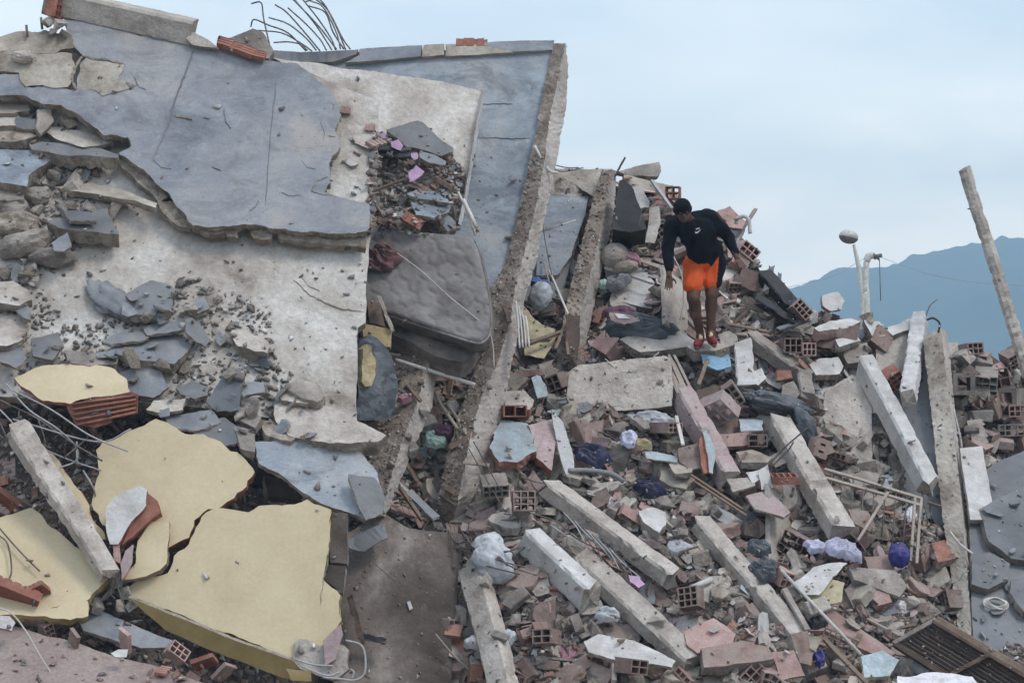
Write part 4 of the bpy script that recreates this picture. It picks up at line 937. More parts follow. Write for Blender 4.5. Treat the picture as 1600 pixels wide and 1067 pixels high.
# bottom left mound slab
PM = Pl((20,1000,23.0),(300,1060,22.4),(20,1080,22.0))
T(panel('plaster_slab', [(-80,965),(20,978),(100,1000),(170,1022),(260,1045),(340,1075),(340,1150),(-80,1150)], PM, .1, ('pink_dust', 'broken_edge'), rough=.02, disp=.03), 'pinkish dusty slab at the bottom left corner', 'slab fragment')
T(panel('slate_flake', [(120,962),(160,955),(270,1000),(280,1012),(220,1012),(130,985)], Pl((150,965,23.6),(270,1005,23.1),(200,1010,23.1)), .04, ('slate_flake', 'broken_edge'), rough=.01), 'pale grey plate under the largest yellow slab', 'slab fragment')
# red hollow blocks along the yellow slabs' foot
for i, (x, y, s, a, mm, lb) in enumerate([(22,932,1.9,18,'brick_red','large ribbed red brick at the left frame edge below the yellow wall'),(55,925,1.0,-20,'brick_red','ribbed red brick end right of the large ribbed one'),(55,972,.8,5,'brick_pink','pink ribbed brick below the yellow lip'),(72,985,.7,60,'brick_pink','broken pink brick beside the white shell'),
      (115,1000,.75,80,'brick_dusty','dusty brick lump right of the pink ribbed brick'),(195,1000,.8,70,'brick_pink','upright pink ribbed brick in the row under the yellow slab'),(275,1020,.85,30,'brick_pink','open ended pink brick under the ochre edge'),(320,1035,.9,-15,'brick_red','red ribbed brick under the ochre edge, middle of the row'),(350,1050,.8,-35,'brick_dusty','last dusty brick in the row under the ochre edge'),
      (12,880,.9,50,'brick_red','red brick above the left yellow wall piece'),(8,780,1.,30,'brick_red','orange red brick at the left edge above the yellow wall')]):
    me = ribbed_mesh(rk, .24, .2, .05, 5) if (i % 3 or i == 0) else hollow_mesh(rk, .22, .14, .2, 3, 2, jag=.3)
    T(placed('brick', me, mm, PW(x, y, dd(22.9 if y > 990 else (23.3 if y > 900 else 24.3))), Matrix.Rotation(R(a), 3, 'Y') @ Matrix.Rotation(R(-35), 3, 'X') @ Matrix.Rotation(R(a * .5), 3, 'Z'), s), lb, 'brick')
T(panel('white_shell', [(-10,960),(15,962),(24,972),(18,985),(-10,978)], Pl((0,965,22.8),(20,970,22.8),(0,985,22.6)), .02, ('white_paint', 'broken_edge'), rough=.01), 'white plaster piece at the left edge beside the pink brick', 'plaster')
T(panel('white_shell', [(173,1020),(185,1014),(200,1014),(198,1026),(180,1026)], Pl((180,1010,22.5),(200,1012,22.5),(180,1025,22.4)), .02, ('white_paint', 'broken_edge'), rough=.006), 'white plaster chip lying in front of the upright pink brick', 'plaster')
T(tube('cable', [PW(x, y, dd(22.4)) for x, y in ((-5,948),(18,958),(40,985),(60,1020),(85,1060),(95,1080))], .008, 'pvc_white', n=6), 'pale cable hanging across the bottom left corner', 'cable')
# rebar tangle left
for i, p in enumerate([[(0,625),(60,655),(110,690),(160,720)],[(10,600),(45,640),(90,670),(120,700),(118,720),(95,730)],[(0,680),(25,700),(50,690),(80,700)],[(20,610),(80,640),(140,680),(200,705)],[(60,655),(70,700),(40,735)],[(0,640),(50,690),(100,715),(158,735)],[(100,715),(130,690),(138,680)],[(120,690),(120,725)],[(0,660),(12,690),(15,720)],[(20,655),(150,690),(205,670)],[(30,640),(28,690),(55,715)],[(130,735),(145,760),(150,780)]]):
    T(tube('rebar', [PW(x, y, dd(24.3) + .1 * math.sin(i * 2 + k * 1.7)) for k, (x, y) in enumerate(p)], .0085, 'steel_pale' if i % 2 else 'rebar_steel'), 'rebar in the tangle beside the small yellow topped piece', 'rebar', 'rebar tangle above the leaning column')
for p, lb in (([(-5,820),(30,860),(62,892)], 'straight rust rod on the left yellow wall'), ([(-3,835),(12,850),(18,890),(10,910),(-5,920)], 'curved cable on the left yellow wall')):
    T(tube('rod', [Y4.at(x, y, .06) for x, y in p], .008, 'rebar_steel'), lb, 'rod')
for x, y, l, a in ((30, 690, .5, 40), (60, 715, .4, -10), (22, 650, .45, 55)):
    pass

# ================================================================ MIDDLE AND RIGHT: named pieces
def onT(px, py, off=.1): return PW(px, py, ter(px, py) - off)
# fallen lintels and beams
def fb(a, b, w, h, lb, off=(.12, .12), m=('concrete_light', 'concrete'), up=(.15, -.6, 1), **k):
    return beam('concrete_beam', onT(a[0], a[1], off[0]), onT(b[0], b[1], off[1]), w, h, m, lb, 'concrete beam', up=up, **k)
fb((858,762),(1048,902), .19, .2, 'long fallen lintel pointing at the thin slab edge, lower middle', (.1,.25), rebar=3)
fb((825,842),(920,932), .2, .3, 'short thick white-topped lintel right of the white sack', (.2,.25), m=('white_paint', 'concrete_light'))
fb((905,872),(1082,1035), .24, .2, 'wide fallen beam ending at the bottom with tangled rebar at its top', (.15,.15), up=(.5,-1,.5), rebar=6)
fb((738,885),(792,1090), .26, .2, 'steep beam with pitted face right of the brown slab', (.25,.25), up=(-.6,-1,.3), rebar=4)
fb((1095,818),(1255,1005), .2, .18, 'fallen beam running from the middle to the bottom right', (.15,.1), rebar=3)
fb((1215,662),(1316,832), .24, .24, 'thick fallen beam below the grey tarp', (.3,.5), rebar=-3)
fb((1352,572),(1452,762), .19, .24, 'long white-topped beam leaning at right beside the slate slab', (.5,.5), m=('white_paint', 'concrete_light'), rebar=-3)
fb((1437,500),(1419,622), .17, .2, 'upright white beam at right with rebar at its top', (.35,.75), m=('white_paint', 'concrete_light'), up=(-.3,-1,.4), rebar=3)
fb((1160,538),(1164,605), .2, .12, 'short white post standing right of the man\'s feet', (.3,.3), m=('white_paint', 'concrete_light'), up=(0,-1,.3))
fb((1172,528),(1258,590), .17, .17, 'grey beam lying right of the short white post', (.25,.2), m=('concrete', 'concrete'))
fb((1256,585),(1262,622), .16, .16, 'stub post under the right end of the grey beam', (.25,.2), m=('concrete', 'concrete'), up=(0,-1,.3))
fb((1068,622),(1138,748), .2, .26, 'pink-topped beam under the bundle of laths', (.3,.3), m=('pink_plaster', 'concrete'))
fb((948,985),(950,1075), .0501, .2, 'thin slab edge at the bottom between beams', (.1,.1), up=(0,-1,.3)) if False else None
po = beam('concrete_post', PD(1507, 264, 31.5), PD(1608, 590, 31.0), .15, .15, ('concrete_light', 'concrete'), 'tall leaning concrete post against the sky at far right', 'concrete post', up=(-.4, -1, .1), sides=8, chip=.008, brk=.03, seg=.05)
# bundle of laths at the top of pink beam
for i in range(7):
    T(beam('wood_lath', onT(1036 + i * 3, 556 + (i % 3) * 4, .35), onT(1066 + i * 4, 632 + (i % 2) * 6, .42), .03, .018, ('wood_pale', 'wood_pale'), chip=.003, brk=.03, up=(0, -1, .3 * i)), 'wooden lath in the bundle on top of the pink-topped beam', 'lath', 'laths bundled below the man')
# flat slabs
def slabT(P, lb, off, n, t, m, side='broken_edge', name='broken_plate', cat='slab fragment', **k):
    cx, cy = cen(P); return T(panel(name, P, tilt(None, cx, cy, off, n), t, (m, side), rough=k.pop('rough', .012), seg=.04, **k), lb, cat)
slabT([(968,530),(985,522),(1030,518),(1062,518),(1086,532),(1084,540),(1030,548),(1000,550)], 'flat pale slab with a rock on it beside the man\'s feet', .3, (0, 0, .6), .1, 'concrete_light')
slabT([(912,1002),(935,990),(990,1000),(1056,1032),(1050,1042),(960,1030),(920,1018)], 'white broken board at the bottom beside the wide beam', .25, (0, -.2, .5), .04, 'white_paint')
slabT([(1265,570),(1280,560),(1310,558),(1318,572),(1312,584),(1275,586)], 'white pitted plaster block right of the grey beam', .35, (0, -.3, .2), .1, 'white_paint')
slabT([(1272,512),(1295,502),(1330,497),(1345,502),(1325,512),(1280,518)], 'white topped brick wall piece near the lamp posts', .5, (0, 0, .9), .12, 'white_paint', 'brick_dusty')
slabT([(1272,520),(1300,515),(1342,508),(1340,530),(1300,545),(1275,540)], 'dusty brick wall face under the white topped piece', .4, (0, -1, -.3), .14, 'brick_dusty', 'brick_red')
slabT([(1285,462),(1310,456),(1320,470),(1315,484),(1298,486),(1286,478)], 'white round plaster piece on the brick skyline', .4, (.2, -.6, 0), .06, 'white_paint', 'brick_pink')
slabT([(1350,500),(1375,502),(1385,520),(1382,525),(1362,524)], 'white wall piece left of the upright beam', .3, (0, -.3, .3), .07, 'white_paint')
slabT([(1380,512),(1405,506),(1432,492),(1428,512),(1395,524)], 'ragged white wall top touching the upright beam', .35, (0, -.3, .5), .07, 'white_paint')
slabT([(1370,525),(1424,520),(1420,560),(1405,600),(1365,590)], 'grey wall piece left of the upright white beam', .15, (0, -.6, .2), .08, 'concrete_light')
slabT([(1305,530),(1340,525),(1345,532),(1312,542)], 'small white block over the rubble near the pitted block', .45, (0, 0, .7), .08, 'white_paint', 'concrete')
slabT([(1310,540),(1355,535),(1358,562),(1325,568)], 'coarse lump of mortar above the pitted block', .3, (0, -.5, .2), .12, 'concrete')
slabT([(765,700),(785,656),(825,662),(835,680),(838,705),(808,722),(780,722)], 'blue painted wall piece with red brick underside, middle', .45, (0, -.2, .4), .1, 'blue_plaster', 'brick_red', rough=.03)
slabT([(825,664),(862,655),(868,690),(862,735),(838,715),(832,685)], 'pink brown wall piece joined to the blue painted one', .42, (.1, -.4, .2), .1, 'pink_plaster', 'brick_red')
slabT([(862,640),(880,660),(893,700),(897,735),(885,742),(872,700)], 'bent grey metal sheet beside the blue painted piece', .4, (.4, -.6, 0), .02, 'steel_pale', 'steel_pale', name='metal_sheet', cat='metal sheet')
slabT([(785,612),(820,610),(835,625),(828,640),(790,636)], 'grey topped brick block above the blue painted piece', .4, (0, 0, .6), .12, 'concrete_light', 'brick_red')
slabT([(1110,655),(1190,652),(1195,675),(1190,690),(1115,690)], 'brown wall strip under the blue patch', .1, (0, -.5, .2), .08, 'brick_dusty', 'brick_dusty')
slabT([(1154,655),(1192,655),(1192,672),(1158,674)], 'bright blue painted patch of wall near the grey tarp', .3, (0, 0, .6), .05, 'blue_plaster', 'brick_dusty')
slabT([(1124,678),(1170,675),(1172,695),(1126,698)], 'smooth terracotta brick face under the blue patch', .3, (0, -.8, 0), .08, 'brick_pink', 'brick_pink')
slabT([(1098,675),(1104,672),(1118,700),(1114,740),(1108,738),(1104,705)], 'blue painted sliver standing against the pink-topped beam', .55, (.6, -.5, 0), .03, 'blue_plaster', 'brick_red')
slabT([(1093,685),(1103,680),(1110,735),(1100,740),(1095,720)], 'red brick sliver beside the blue painted one', .5, (.3, -.6, 0), .04, 'brick_red', 'brick_red')
slabT([(1060,700),(1095,690),(1098,730),(1080,735),(1062,722)], 'dusty hollow block side left of the red sliver', .4, (0, -.6, .2), .1, 'brick_dusty', 'brick_dusty')
slabT([(1008,702),(1035,708),(1062,714),(1058,722),(1010,716)], 'pale blue board scrap lying left of the pink-topped beam', .3, (0, 0, .8), .02, 'blue_plaster')
slabT([(1045,725),(1065,718),(1082,725),(1080,738),(1055,740)], 'yellowish white plaster lump left of the hollow block side', .35, (0, 0, .4), .06, 'cream_dusty')
slabT([(998,798),(1020,792),(1040,800),(1040,820),(1030,832),(1005,815)], 'white mortar topped block right of the long lintel', .3, (0, 0, .5), .1, 'white_paint', 'concrete')
slabT([(1120,825),(1135,818),(1142,835),(1130,845)], 'white tile scrap', .2, (0, 0, .5), .02, 'white_paint') if False else None
slabT([(1110,918),(1128,915),(1142,925),(1128,935),(1112,930)], 'small cream tile lying in red shards at lower middle', .3, (0, 0, .6), .04, 'cream_dusty')
slabT([(1070,985),(1115,965),(1150,990),(1140,1010),(1090,1020),(1072,1005)], 'pink faced brick block at the bottom right of the wide beam', .35, (0, -.3, .4), .14, 'brick_pink', 'brick_dusty')
slabT([(1095,1012),(1160,1000),(1200,1010),(1210,1028),(1165,1035),(1100,1042)], 'brown stone block on the rubble at the bottom', .45, (0, -.5, .3), .14, 'brick_dusty', 'concrete')
slabT([(1205,1018),(1240,1015),(1258,1055),(1220,1062)], 'flat pinkish tile leaning at the bottom', .4, (0, -.6, .1), .04, 'brick_pink', 'brick_dusty')
slabT([(1235,990),(1262,985),(1270,1020),(1268,1040),(1250,1035)], 'brown brick standing at the foot of the fallen beam', .4, (.3, -.5, 0), .1, 'brick_dusty', 'concrete')
slabT([(1262,993),(1285,992),(1285,1000),(1275,1018),(1265,1012)], 'yellowish white chip beside the standing brown brick', .45, (0, -.4, .1), .03, 'cream_dusty')
slabT([(1260,960),(1280,940),(1400,1020),(1385,1032),(1290,985),(1255,985)], 'long pinkish wall strip beside the white pipe', .15, (0, -.3, .3), .08, 'brick_pink', 'brick_dusty')
slabT([(1345,1025),(1380,1015),(1405,1030),(1390,1055),(1350,1058)], 'greenish painted wall piece at the bottom right', .4, (0, -.5, .2), .06, 'blue_plaster', 'yellowed_board')
slabT([(1350,870),(1395,865),(1398,892),(1358,890)], 'brown brick beside the blue bag', .3, (0, -.6, .2), .12, 'brick_dusty', 'brick_dusty')
slabT([(1455,848),(1500,838),(1508,852),(1508,868),(1466,878)], 'clean orange red brick at the slab edge', .35, (0, -.2, .8), .1, 'brick_red', 'brick_dusty')
slabT([(1325,885),(1400,892),(1418,915),(1405,932),(1335,905)], 'long grey slab fragment under the blue bag', .35, (0, -.4, .4), .08, 'concrete', 'concrete')
slabT([(1240,905),(1270,885),(1322,884),(1300,905),(1280,928),(1255,922)], 'warped white board with yellow rim, lower right', .45, (0, -.3, .5), .02, 'white_paint', 'yellowed_board', curl=lambda x, y: .05 * math.sin(x * 7), name='warped_board', cat='board')
slabT([(1260,930),(1300,905),(1320,910),(1315,940),(1285,945)], 'torn yellowish board under the warped white one', .4, (0, -.8, .1), .02, 'yellowed_board', 'yellowed_board', name='torn_board', cat='board')
slabT([(1325,745),(1350,735),(1375,740),(1370,755),(1335,762)], 'grey tile chip beside the bar grille', .35, (0, 0, .5), .05, 'concrete')
slabT([(1325,795),(1355,798),(1368,820),(1360,830),(1332,815)], 'grey brown flat tile on the bar grille', .5, (0, -.6, .1), .03, 'brick_dusty')
slabT([(1165,775),(1200,765),(1235,800),(1225,808),(1180,795)], 'long pink plaster shard left of the thick beam', .45, (0, -.1, .8), .03, 'pink_plaster')
slabT([(1135,748),(1178,745),(1180,758),(1145,768)], 'flat pale plaster shard under the pink-topped beam', .4, (0, -.1, .8), .03, 'concrete_light')
slabT([(1150,706),(1175,702),(1208,715),(1200,722),(1160,722)], 'tan flat stone left of the thick beam', .35, (0, 0, .6), .08, 'cream_dusty', 'concrete')
slabT([(1185,735),(1200,725),(1208,762),(1190,765)], 'white tile leaning at the rebar end', .45, (0, -.8, 0), .02, 'white_paint', name='white_tile', cat='tile')
slabT([(1165,738),(1195,732),(1198,745),(1175,755)], 'crumpled white sheet next to the leaning tile', .4, (0, -.2, .4), .02, 'white_paint', name='white_tile', cat='tile')
slabT([(1080,545),(1108,548),(1135,575),(1120,590),(1090,570)], 'brown bent board under the blue scrap below the man', .3, (0, -.4, .4), .03, 'wood_brown', 'wood_dark', name='bent_board', cat='board', curl=lambda x, y: .04 * math.sin(x * 8))
slabT([(1085,612),(1115,600),(1140,612),(1125,630),(1095,625)], 'dark brown bent sheet below the man', .4, (0, -.5, .3), .02, 'wood_dark', 'wood_dark', name='bent_sheet', cat='board')
slabT([(1095,553),(1140,560),(1142,573),(1120,578),(1098,567)], 'bright blue plastic scrap just below the man\'s shoes', .5, (0, -.3, .5), .02, 'blue_bright', 'blue_bright', name='plastic_scrap', cat='plastic scrap')
slabT([(1112,545),(1132,543),(1142,560),(1118,562)], 'darker blue panel behind the plastic scrap at the shoes', .42, (0, -.9, 0), .02, 'blue_bright', 'blue_bright', name='plastic_scrap', cat='plastic scrap')
slabT([(1178,580),(1190,575),(1198,590),(1185,602),(1176,598)], 'white plaster stub beside the short white post', .4, (0, -.4, .2), .08, 'white_paint', 'concrete')
slabT([(1222,602),(1240,595),(1250,615),(1235,630),(1220,622)], 'grey plate leaning under the grey beam', .35, (0, -.7, 0), .03, 'concrete')
slabT([(1213,578),(1236,578),(1238,590),(1214,594)], 'red end of a brick under the grey beam', .4, (0, -.9, 0), .08, 'brick_red', 'brick_dusty')
slabT([(838,500),(870,525),(850,560),(820,555),(818,515)], 'cream cardboard sheet leaning under the clear sack', .3, (0, -.5, .2), .015, 'yellowed_board', 'wood_pale', name='cardboard_sheet', cat='cardboard')
slabT([(815,475),(840,505),(868,515),(860,530),(820,530)], 'pale board behind the cardboard sheet', .42, (0, -.8, .1), .015, 'yellowed_board', 'wood_pale', name='pale_board', cat='board')
slabT([(885,492),(907,493),(903,560),(884,556)], 'dark brown wooden panel standing between the long beams', .55, (.2, -.8, 0), .03, 'wood_dark', 'wood_brown', name='wooden_board', cat='board')
slabT([(830,590),(842,583),(852,600),(856,618),(840,622)], 'light blue chip stack left of the wooden panel foot', .3, (0, -.3, .2), .03, 'blue_plaster')
slabT([(998,345),(1030,362),(1020,382),(1002,378)], 'white thin plank end', .1, (0, -.5, .2), .02, 'white_paint') if False else None
slabT([(955,366),(1010,364),(1008,374),(958,376)], 'pale pinkish skirting board under the black bag', .35, (0, -.6, .3), .03, 'pink_plaster', 'wood_pale', name='skirting_board', cat='board')
slabT([(1015,325),(1030,322),(1032,350),(1022,380),(1008,379)], 'cream wooden upright right of the black bag', .5, (0, -.8, 0), .04, 'cream_plaster', 'wood_brown', name='wood_upright', cat='board')
slabT([(988,293),(1002,290),(1015,315),(1014,324),(1000,326)], 'rounded white bucket side behind the black bag', .2, (0, -.5, .2), .05, 'white_paint', 'white_paint', name='white_board', cat='board')
slabT([(945,420),(1010,418),(1022,440),(1018,482),(965,470),(950,440)], 'pale tiled surface strewn with clothes left of the man', .02, (0, -.1, .2), .05, 'white_paint', 'concrete')
slabT([(1120,330),(1140,322),(1165,345),(1160,358),(1140,355)], 'pink wall plate on the skyline right of the man', .25, (0, -.6, .2), .06, 'brick_pink', 'brick_dusty')
slabT([(1135,382),(1165,375),(1175,395),(1160,410),(1138,402)], 'pale pink wall plate beside the man\'s hand', .3, (0, -.7, .2), .06, 'pink_plaster', 'brick_dusty')

# wood and pipes -------------------------------------------------
def stick(a, b, w, h, m, lb, cat='plank', off=(.3, .3), **k):
    return beam(k.pop('name', 'wood_plank'), onT(*a, off[0]), onT(*b, off[1]), w, h, (m, m), lb, cat, chip=.003, brk=.01, seg=.3, **k)
stick((822,538),(884,517), .05, .04, 'wood_brown', 'brown wooden rail between the long beams', off=(.45,.5))
stick((868,545),(885,500), .035, .03, 'wood_brown', 'upright brown stick beside the dark wooden panel', off=(.5,.5))
stick((888,555),(884,520), .035, .03, 'wood_brown', 'short brown stick under the dark wooden panel', off=(.5,.5))
stick((858,422),(888,490), .022, .022, 'pvc_white', 'pale stick leaning above the clear sack', off=(.4,.6))
stick((850,410),(862,460), .015, .02, 'wood_pale', 'thin pale lath beside the blue sack', off=(.4,.5))
stick((945,418),(1020,443), .03, .03, 'pvc_white', 'white curtain rod lying left of the man', off=(.25,.25), name='curtain_rod', cat='rod')
stick((1018,282),(1048,325), .045, .03, 'steel_pale', 'grey metal bar leaning on the cream panel behind the man', off=(.4,.4), name='metal_bar', cat='bar')
stick((1092,600),(1106,562), .04, .02, 'wood_brown', 'upright brown splinter below the blue plastic scrap', off=(.5,.5))
stick((1080,742),(1160,795), .03, .02, 'wood_brown', 'long thin brown lath left of the thick beam', off=(.35,.35))
stick((1085,752),(1165,805), .025, .02, 'wood_brown', 'lower one of the thin brown laths left of the thick beam', off=(.35,.35))
stick((1450,785),(1500,802), .025, .03, 'wood_brown', 'thin brown rod crossing the tall concrete strip', off=(.35,.35), name='rod', cat='rod')
stick((1340,845),(1388,770), .03, .03, 'wood_pale', 'loose wooden stick on the bar grille', off=(.6,.6))
stick((1057,650),(1068,695), .04, .02, 'pvc_white', 'white window strip left of the pink-topped beam', off=(.45,.45), name='window_strip', cat='strip')
stick((955,1000),(958,1067), .04, .1, 'concrete_side', 'narrow pale slab edge stub at the bottom middle', off=(.15,.15), name='slab_edge', cat='slab edge')
stick((1225,920),(1262,985), .06, .04, 'concrete', 'grey plank beside the white pipe', off=(.3,.3))
stick((1290,1000),(1355,1067), .05, .03, 'wood_brown', 'brown plank at the bottom edge right of centre', off=(.4,.4))
stick((625,762),(660,812), .045, .03, 'wood_brown', 'short brown plank above the dark brown slab', off=(.45,.3))
stick((638,768),(682,810), .1, .03, 'slate_flake', 'dark slate offcut leaning by the short plank', off=(.3,.3), name='slate_offcut', cat='slab fragment')
stick((1065,888),(1075,895), .03, .03, 'pvc_white', 'x', off=(.3,.3)) if False else None
T(tube('white_pipe', [onT(1220, 890, .4), onT(1345, 1022, .5)], .017, 'pvc_white', n=10, smooth=0), 'straight white pipe lying from the long board to the bottom right', 'pipe')
T(tube('white_pipe', [PD(618, 562, 27.5), PD(742, 601, 27.7)], .02, 'pvc_white', n=10, smooth=0), 'white tube sticking out beneath the mattress', 'pipe')
T(tube('white_pipe', [PD(724, 312, 28.3), PD(735, 335, 28.2), PD(744, 355, 28.1)], .02, 'pvc_white', n=8, smooth=0), 'white pipe end hanging at the right of the shard heap', 'pipe')
T(tube('white_pipe', [PD(716, 300, 28.4), PD(728, 325, 28.3), PD(743, 368, 28.2)], .012, 'pvc_white', n=8, smooth=0), 'thinner pipe beside the hanging pipe end', 'pipe')
T(tube('black_hose', [onT(888, 735, .35), onT(920, 735, .38), onT(955, 740, .38), onT(975, 752, .35)], .025, 'grey_cloth', n=10), 'dark curved hose under the navy garment', 'hose')
T(tube('white_pipe', [onT(1080, 918, .3), onT(1112, 905, .3)], .028, 'pvc_white', n=10, smooth=0), 'short grey-white pipe in the red shards', 'pipe')
for i in range(4):
    T(tube('white_conduit', [PD(806 + i * 4, 470 + i * 8, 28.6), PD(809 + i * 4.5, 500, 28.45), PD(812 + i * 5, 543, 28.2)], .011, 'pvc_white', n=6), 'pale conduit in the bundle standing against the first edge beam', 'pipe', 'conduit bundle on the first edge beam')
for i, p in enumerate([[(672,592),(685,625),(715,670)],[(706,690),(722,660),(740,625),(738,600)],[(698,630),(720,665),(718,700)]]):
    T(tube('wooden_stick', [onT(x, y, .45 + .05 * k) for k, (x, y) in enumerate(p)], .018 if i != 1 else .012, 'wood_pale', n=7), ['straight bare stick in the gully under the mattress', 'curved bare stick in the gully under the mattress', 'forked bare stick in the gully under the mattress'][i], 'stick')
# wires on the first beam and in the gullies
wires = [([(620,395),(660,425),(700,462),(735,490),(762,515),(770,540),(772,575)], 27.4, .007, 'pvc_white', 'white cord draped over the mattress'),
 ([(732,700),(755,740),(775,775),(790,800)], 27., .006, 'rebar_steel', 'wire hanging from the first edge beam'),
 ([(740,690),(765,735),(785,770)], 27., .006, 'rebar_steel', 'second wire hanging from the first edge beam'),
 ([(845,330),(850,365),(856,400),(862,430)], 31., .005, 'rebar_steel', 'thin cable hanging over the blue-grey floor piece'),
 ([(845,362),(900,344)], 31.2, .008, 'pvc_white', 'thin rod leaning on the blue-grey floor piece'),
 ([(1052,400),(1065,430),(1068,470),(1062,500)], 30.6, .008, 'pvc_white', 'white cord hanging in front of the man\'s knee'),
 ([(945,560),(970,580),(1000,575),(1030,550)], 29.4, .005, 'pvc_white', 'thin cord hanging on the grey beige wall panel'),
 ([(1200,728),(1225,700),(1262,668)], 28., .009, 'rebar_steel', 'upper rebar of the pair over the thick beam'),
 ([(1202,732),(1230,705),(1240,690)], 28., .009, 'rebar_steel', 'lower rebar of the pair over the thick beam'),
 ([(680,990),(715,1030),(760,1067)], 25.2, .012, 'wood_pale', 'split stick at the edge of the brown slab'),
 ([(585,880),(640,930),(665,970)], 25.4, .004, 'rebar_steel', 'thin wire lying across the brown slab'),
 ([(860,820),(905,850),(940,872)], 26.2, .008, 'steel_pale', 'bare rebar above the wide beam'),
 ([(825,800),(870,815),(900,840),(950,866)], 26.2, .007, 'rebar_steel', 'curved rebar above the wide beam'),
 ([(1490,640),(1500,680),(1503,700)], 30., .01, 'pvc_white', 'pale hose on the tall concrete strip'),
 ([(1448,500),(1458,497),(1468,505),(1466,520)], 30.6, .012, 'black_plastic', 'black looped cable at the top of the tall concrete strip'),
 ([(835,228),(850,255),(860,268),(872,270)], 30.2, .016, 'pvc_white', 'pale broken pipe crossing the upper first edge beam'),
 ([(1484,830),(1500,850),(1520,865)], 28.3, .012, 'pvc_white', 'short white hose by the orange red brick'),
 ([(1510,870),(1520,905),(1526,925)], 28.4, .008, 'pvc_white', 'thin cord running over the cracked blocks'),
 ([(958,282),(968,262),(977,246)], 32.7, .012, 'rebar_steel', 'rusty bolt rod sticking up on the skyline'),
 ([(860,256),(885,262),(905,262)], 32.6, .008, 'steel_pale', 'pale rod on the skyline between the long beams'),
 ([(860,262),(880,268),(912,262)], 32.6, .008, 'steel_pale', 'lower pale rod on the skyline between the long beams'),
 ([(1150,350),(1152,342),(1163,338),(1170,345),(1172,365)], 32.1, .022, 'pvc_white', 'bent white elbow pipe on the skyline right of the man')]
for P, d, r, m_, lb in wires: T(tube('wire' if r < .01 else 'rod', [PD(x, y, d - .02 * k) for k, (x, y) in enumerate(P)], r, m_), lb, 'wire' if r < .01 else 'rod')
for i in range(9):
    x = 700 + i * 7; p = [onT(x, 828 + (i * 5) % 13, .45), onT(x + 14, 848 + (i * 7) % 20, .5), onT(x + 30 + (i % 3) * 16, 846 + (i * 11) % 40, .52), onT(x + 55 + (i % 4) * 12, 858 + (i * 13) % 50, .42)]
    T(tube('rebar', p, .0075, 'rebar_steel'), 'bent rebar sprouting over the white sack above the steep beam', 'rebar', 'rebars above the steep beam')
for i in range(10):
    x = 880 + i * 9; y = 800 + i * 7
    T(tube('rebar', [onT(x, y, .3), onT(x + 20, y + 22, .36), onT(x + 34 + (i % 3) * 8, y + 48 + (i % 2) * 8, .3)], .007, 'rebar_steel' if i % 2 else 'steel_pale'), 'thin rebar in the tangle at the head of the wide beam', 'rebar', 'rebar tangle at the head of the wide beam')

# bar grille (right) ---------------------------------------------
gp = tilt(None, 1370, 790, .48, (0, -.9, .3))
gr = empty('bar_grille', gp.at(1440, 880), 'rusty window bar grille lying in the rubble right of the thick beam', 'window grille')
gA, gB, gC = (1288, 733), (1440, 778), (1432, 880)
def gat(u, v): return gp.at(gA[0] + (gB[0] - gA[0]) * u + (gC[0] - gB[0]) * v, gA[1] + (gB[1] - gA[1]) * u + (gC[1] - gB[1]) * v)
for a, b in (((0, 0), (1, 0)), ((1, 0), (1, 1)), ((.93, 0), (.93, 1)), ((0, .12), (1, .12))):
    beam('frame_bar', gat(*a), gat(*b), .03, .03, ('wood_pale', 'wood_pale'), up=gp.n, parent=gr, chip=.001, brk=.003, seg=.4)
for k in range(8): tube('bar', [gat(.08 + .11 * k, .02), gat(.08 + .11 * k, .75 if k % 3 else .95)], .008, 'rebar_steel', parent=gr, smooth=0)

# slatted shutter frame bottom right -----------------------------
sp_ = PlN(1480, 1010, dd(25.6), (-.1, -1, .35))
sh = empty('slatted_shutter', sp_.at(1500, 1067), 'dark rusty slatted frame lying at the bottom right corner', 'shutter')
q0, q1, q2, q3 = (1396, 1006), (1462, 968), (1640, 1072), (1560, 1110)
def qat(u, v, off=0):
    x = (q0[0] * (1 - v) + q1[0] * v) * (1 - u) + (q3[0] * (1 - v) + q2[0] * v) * u
    y = (q0[1] * (1 - v) + q1[1] * v) * (1 - u) + (q3[1] * (1 - v) + q2[1] * v) * u
    return sp_.at(x, y, off)
for a, b, m_, ww in (((0, 0), (0, 1), 'concrete', .04), ((0, 1), (1, 1), 'wood_brown', .07), ((0, .9), (1, .9), 'wood_dark', .04), ((0, 0), (1, 0), 'wood_dark', .05), ((.5, 0), (.5, .9), 'wood_dark', .04)):
    beam('frame_bar', qat(*a, .03), qat(*b, .03), ww, .08, (m_, m_), up=sp_.n, parent=sh, chip=.001, brk=.003, seg=.4)
for k in range(9): beam('slat', qat(.02, .08 + .09 * k), qat(.98, .08 + .09 * k), .016, .02, ('wood_dark', 'wood_dark'), up=(0, -.4, 1), parent=sh, chip=.002, brk=.004, seg=.3, bend=.01)
panel('back_board', [(1400,1006),(1462,972),(1630,1072),(1560,1105)], sp_.off(-.09), .02, ('black_plastic', 'wood_dark'), rough=.004, parent=sh)

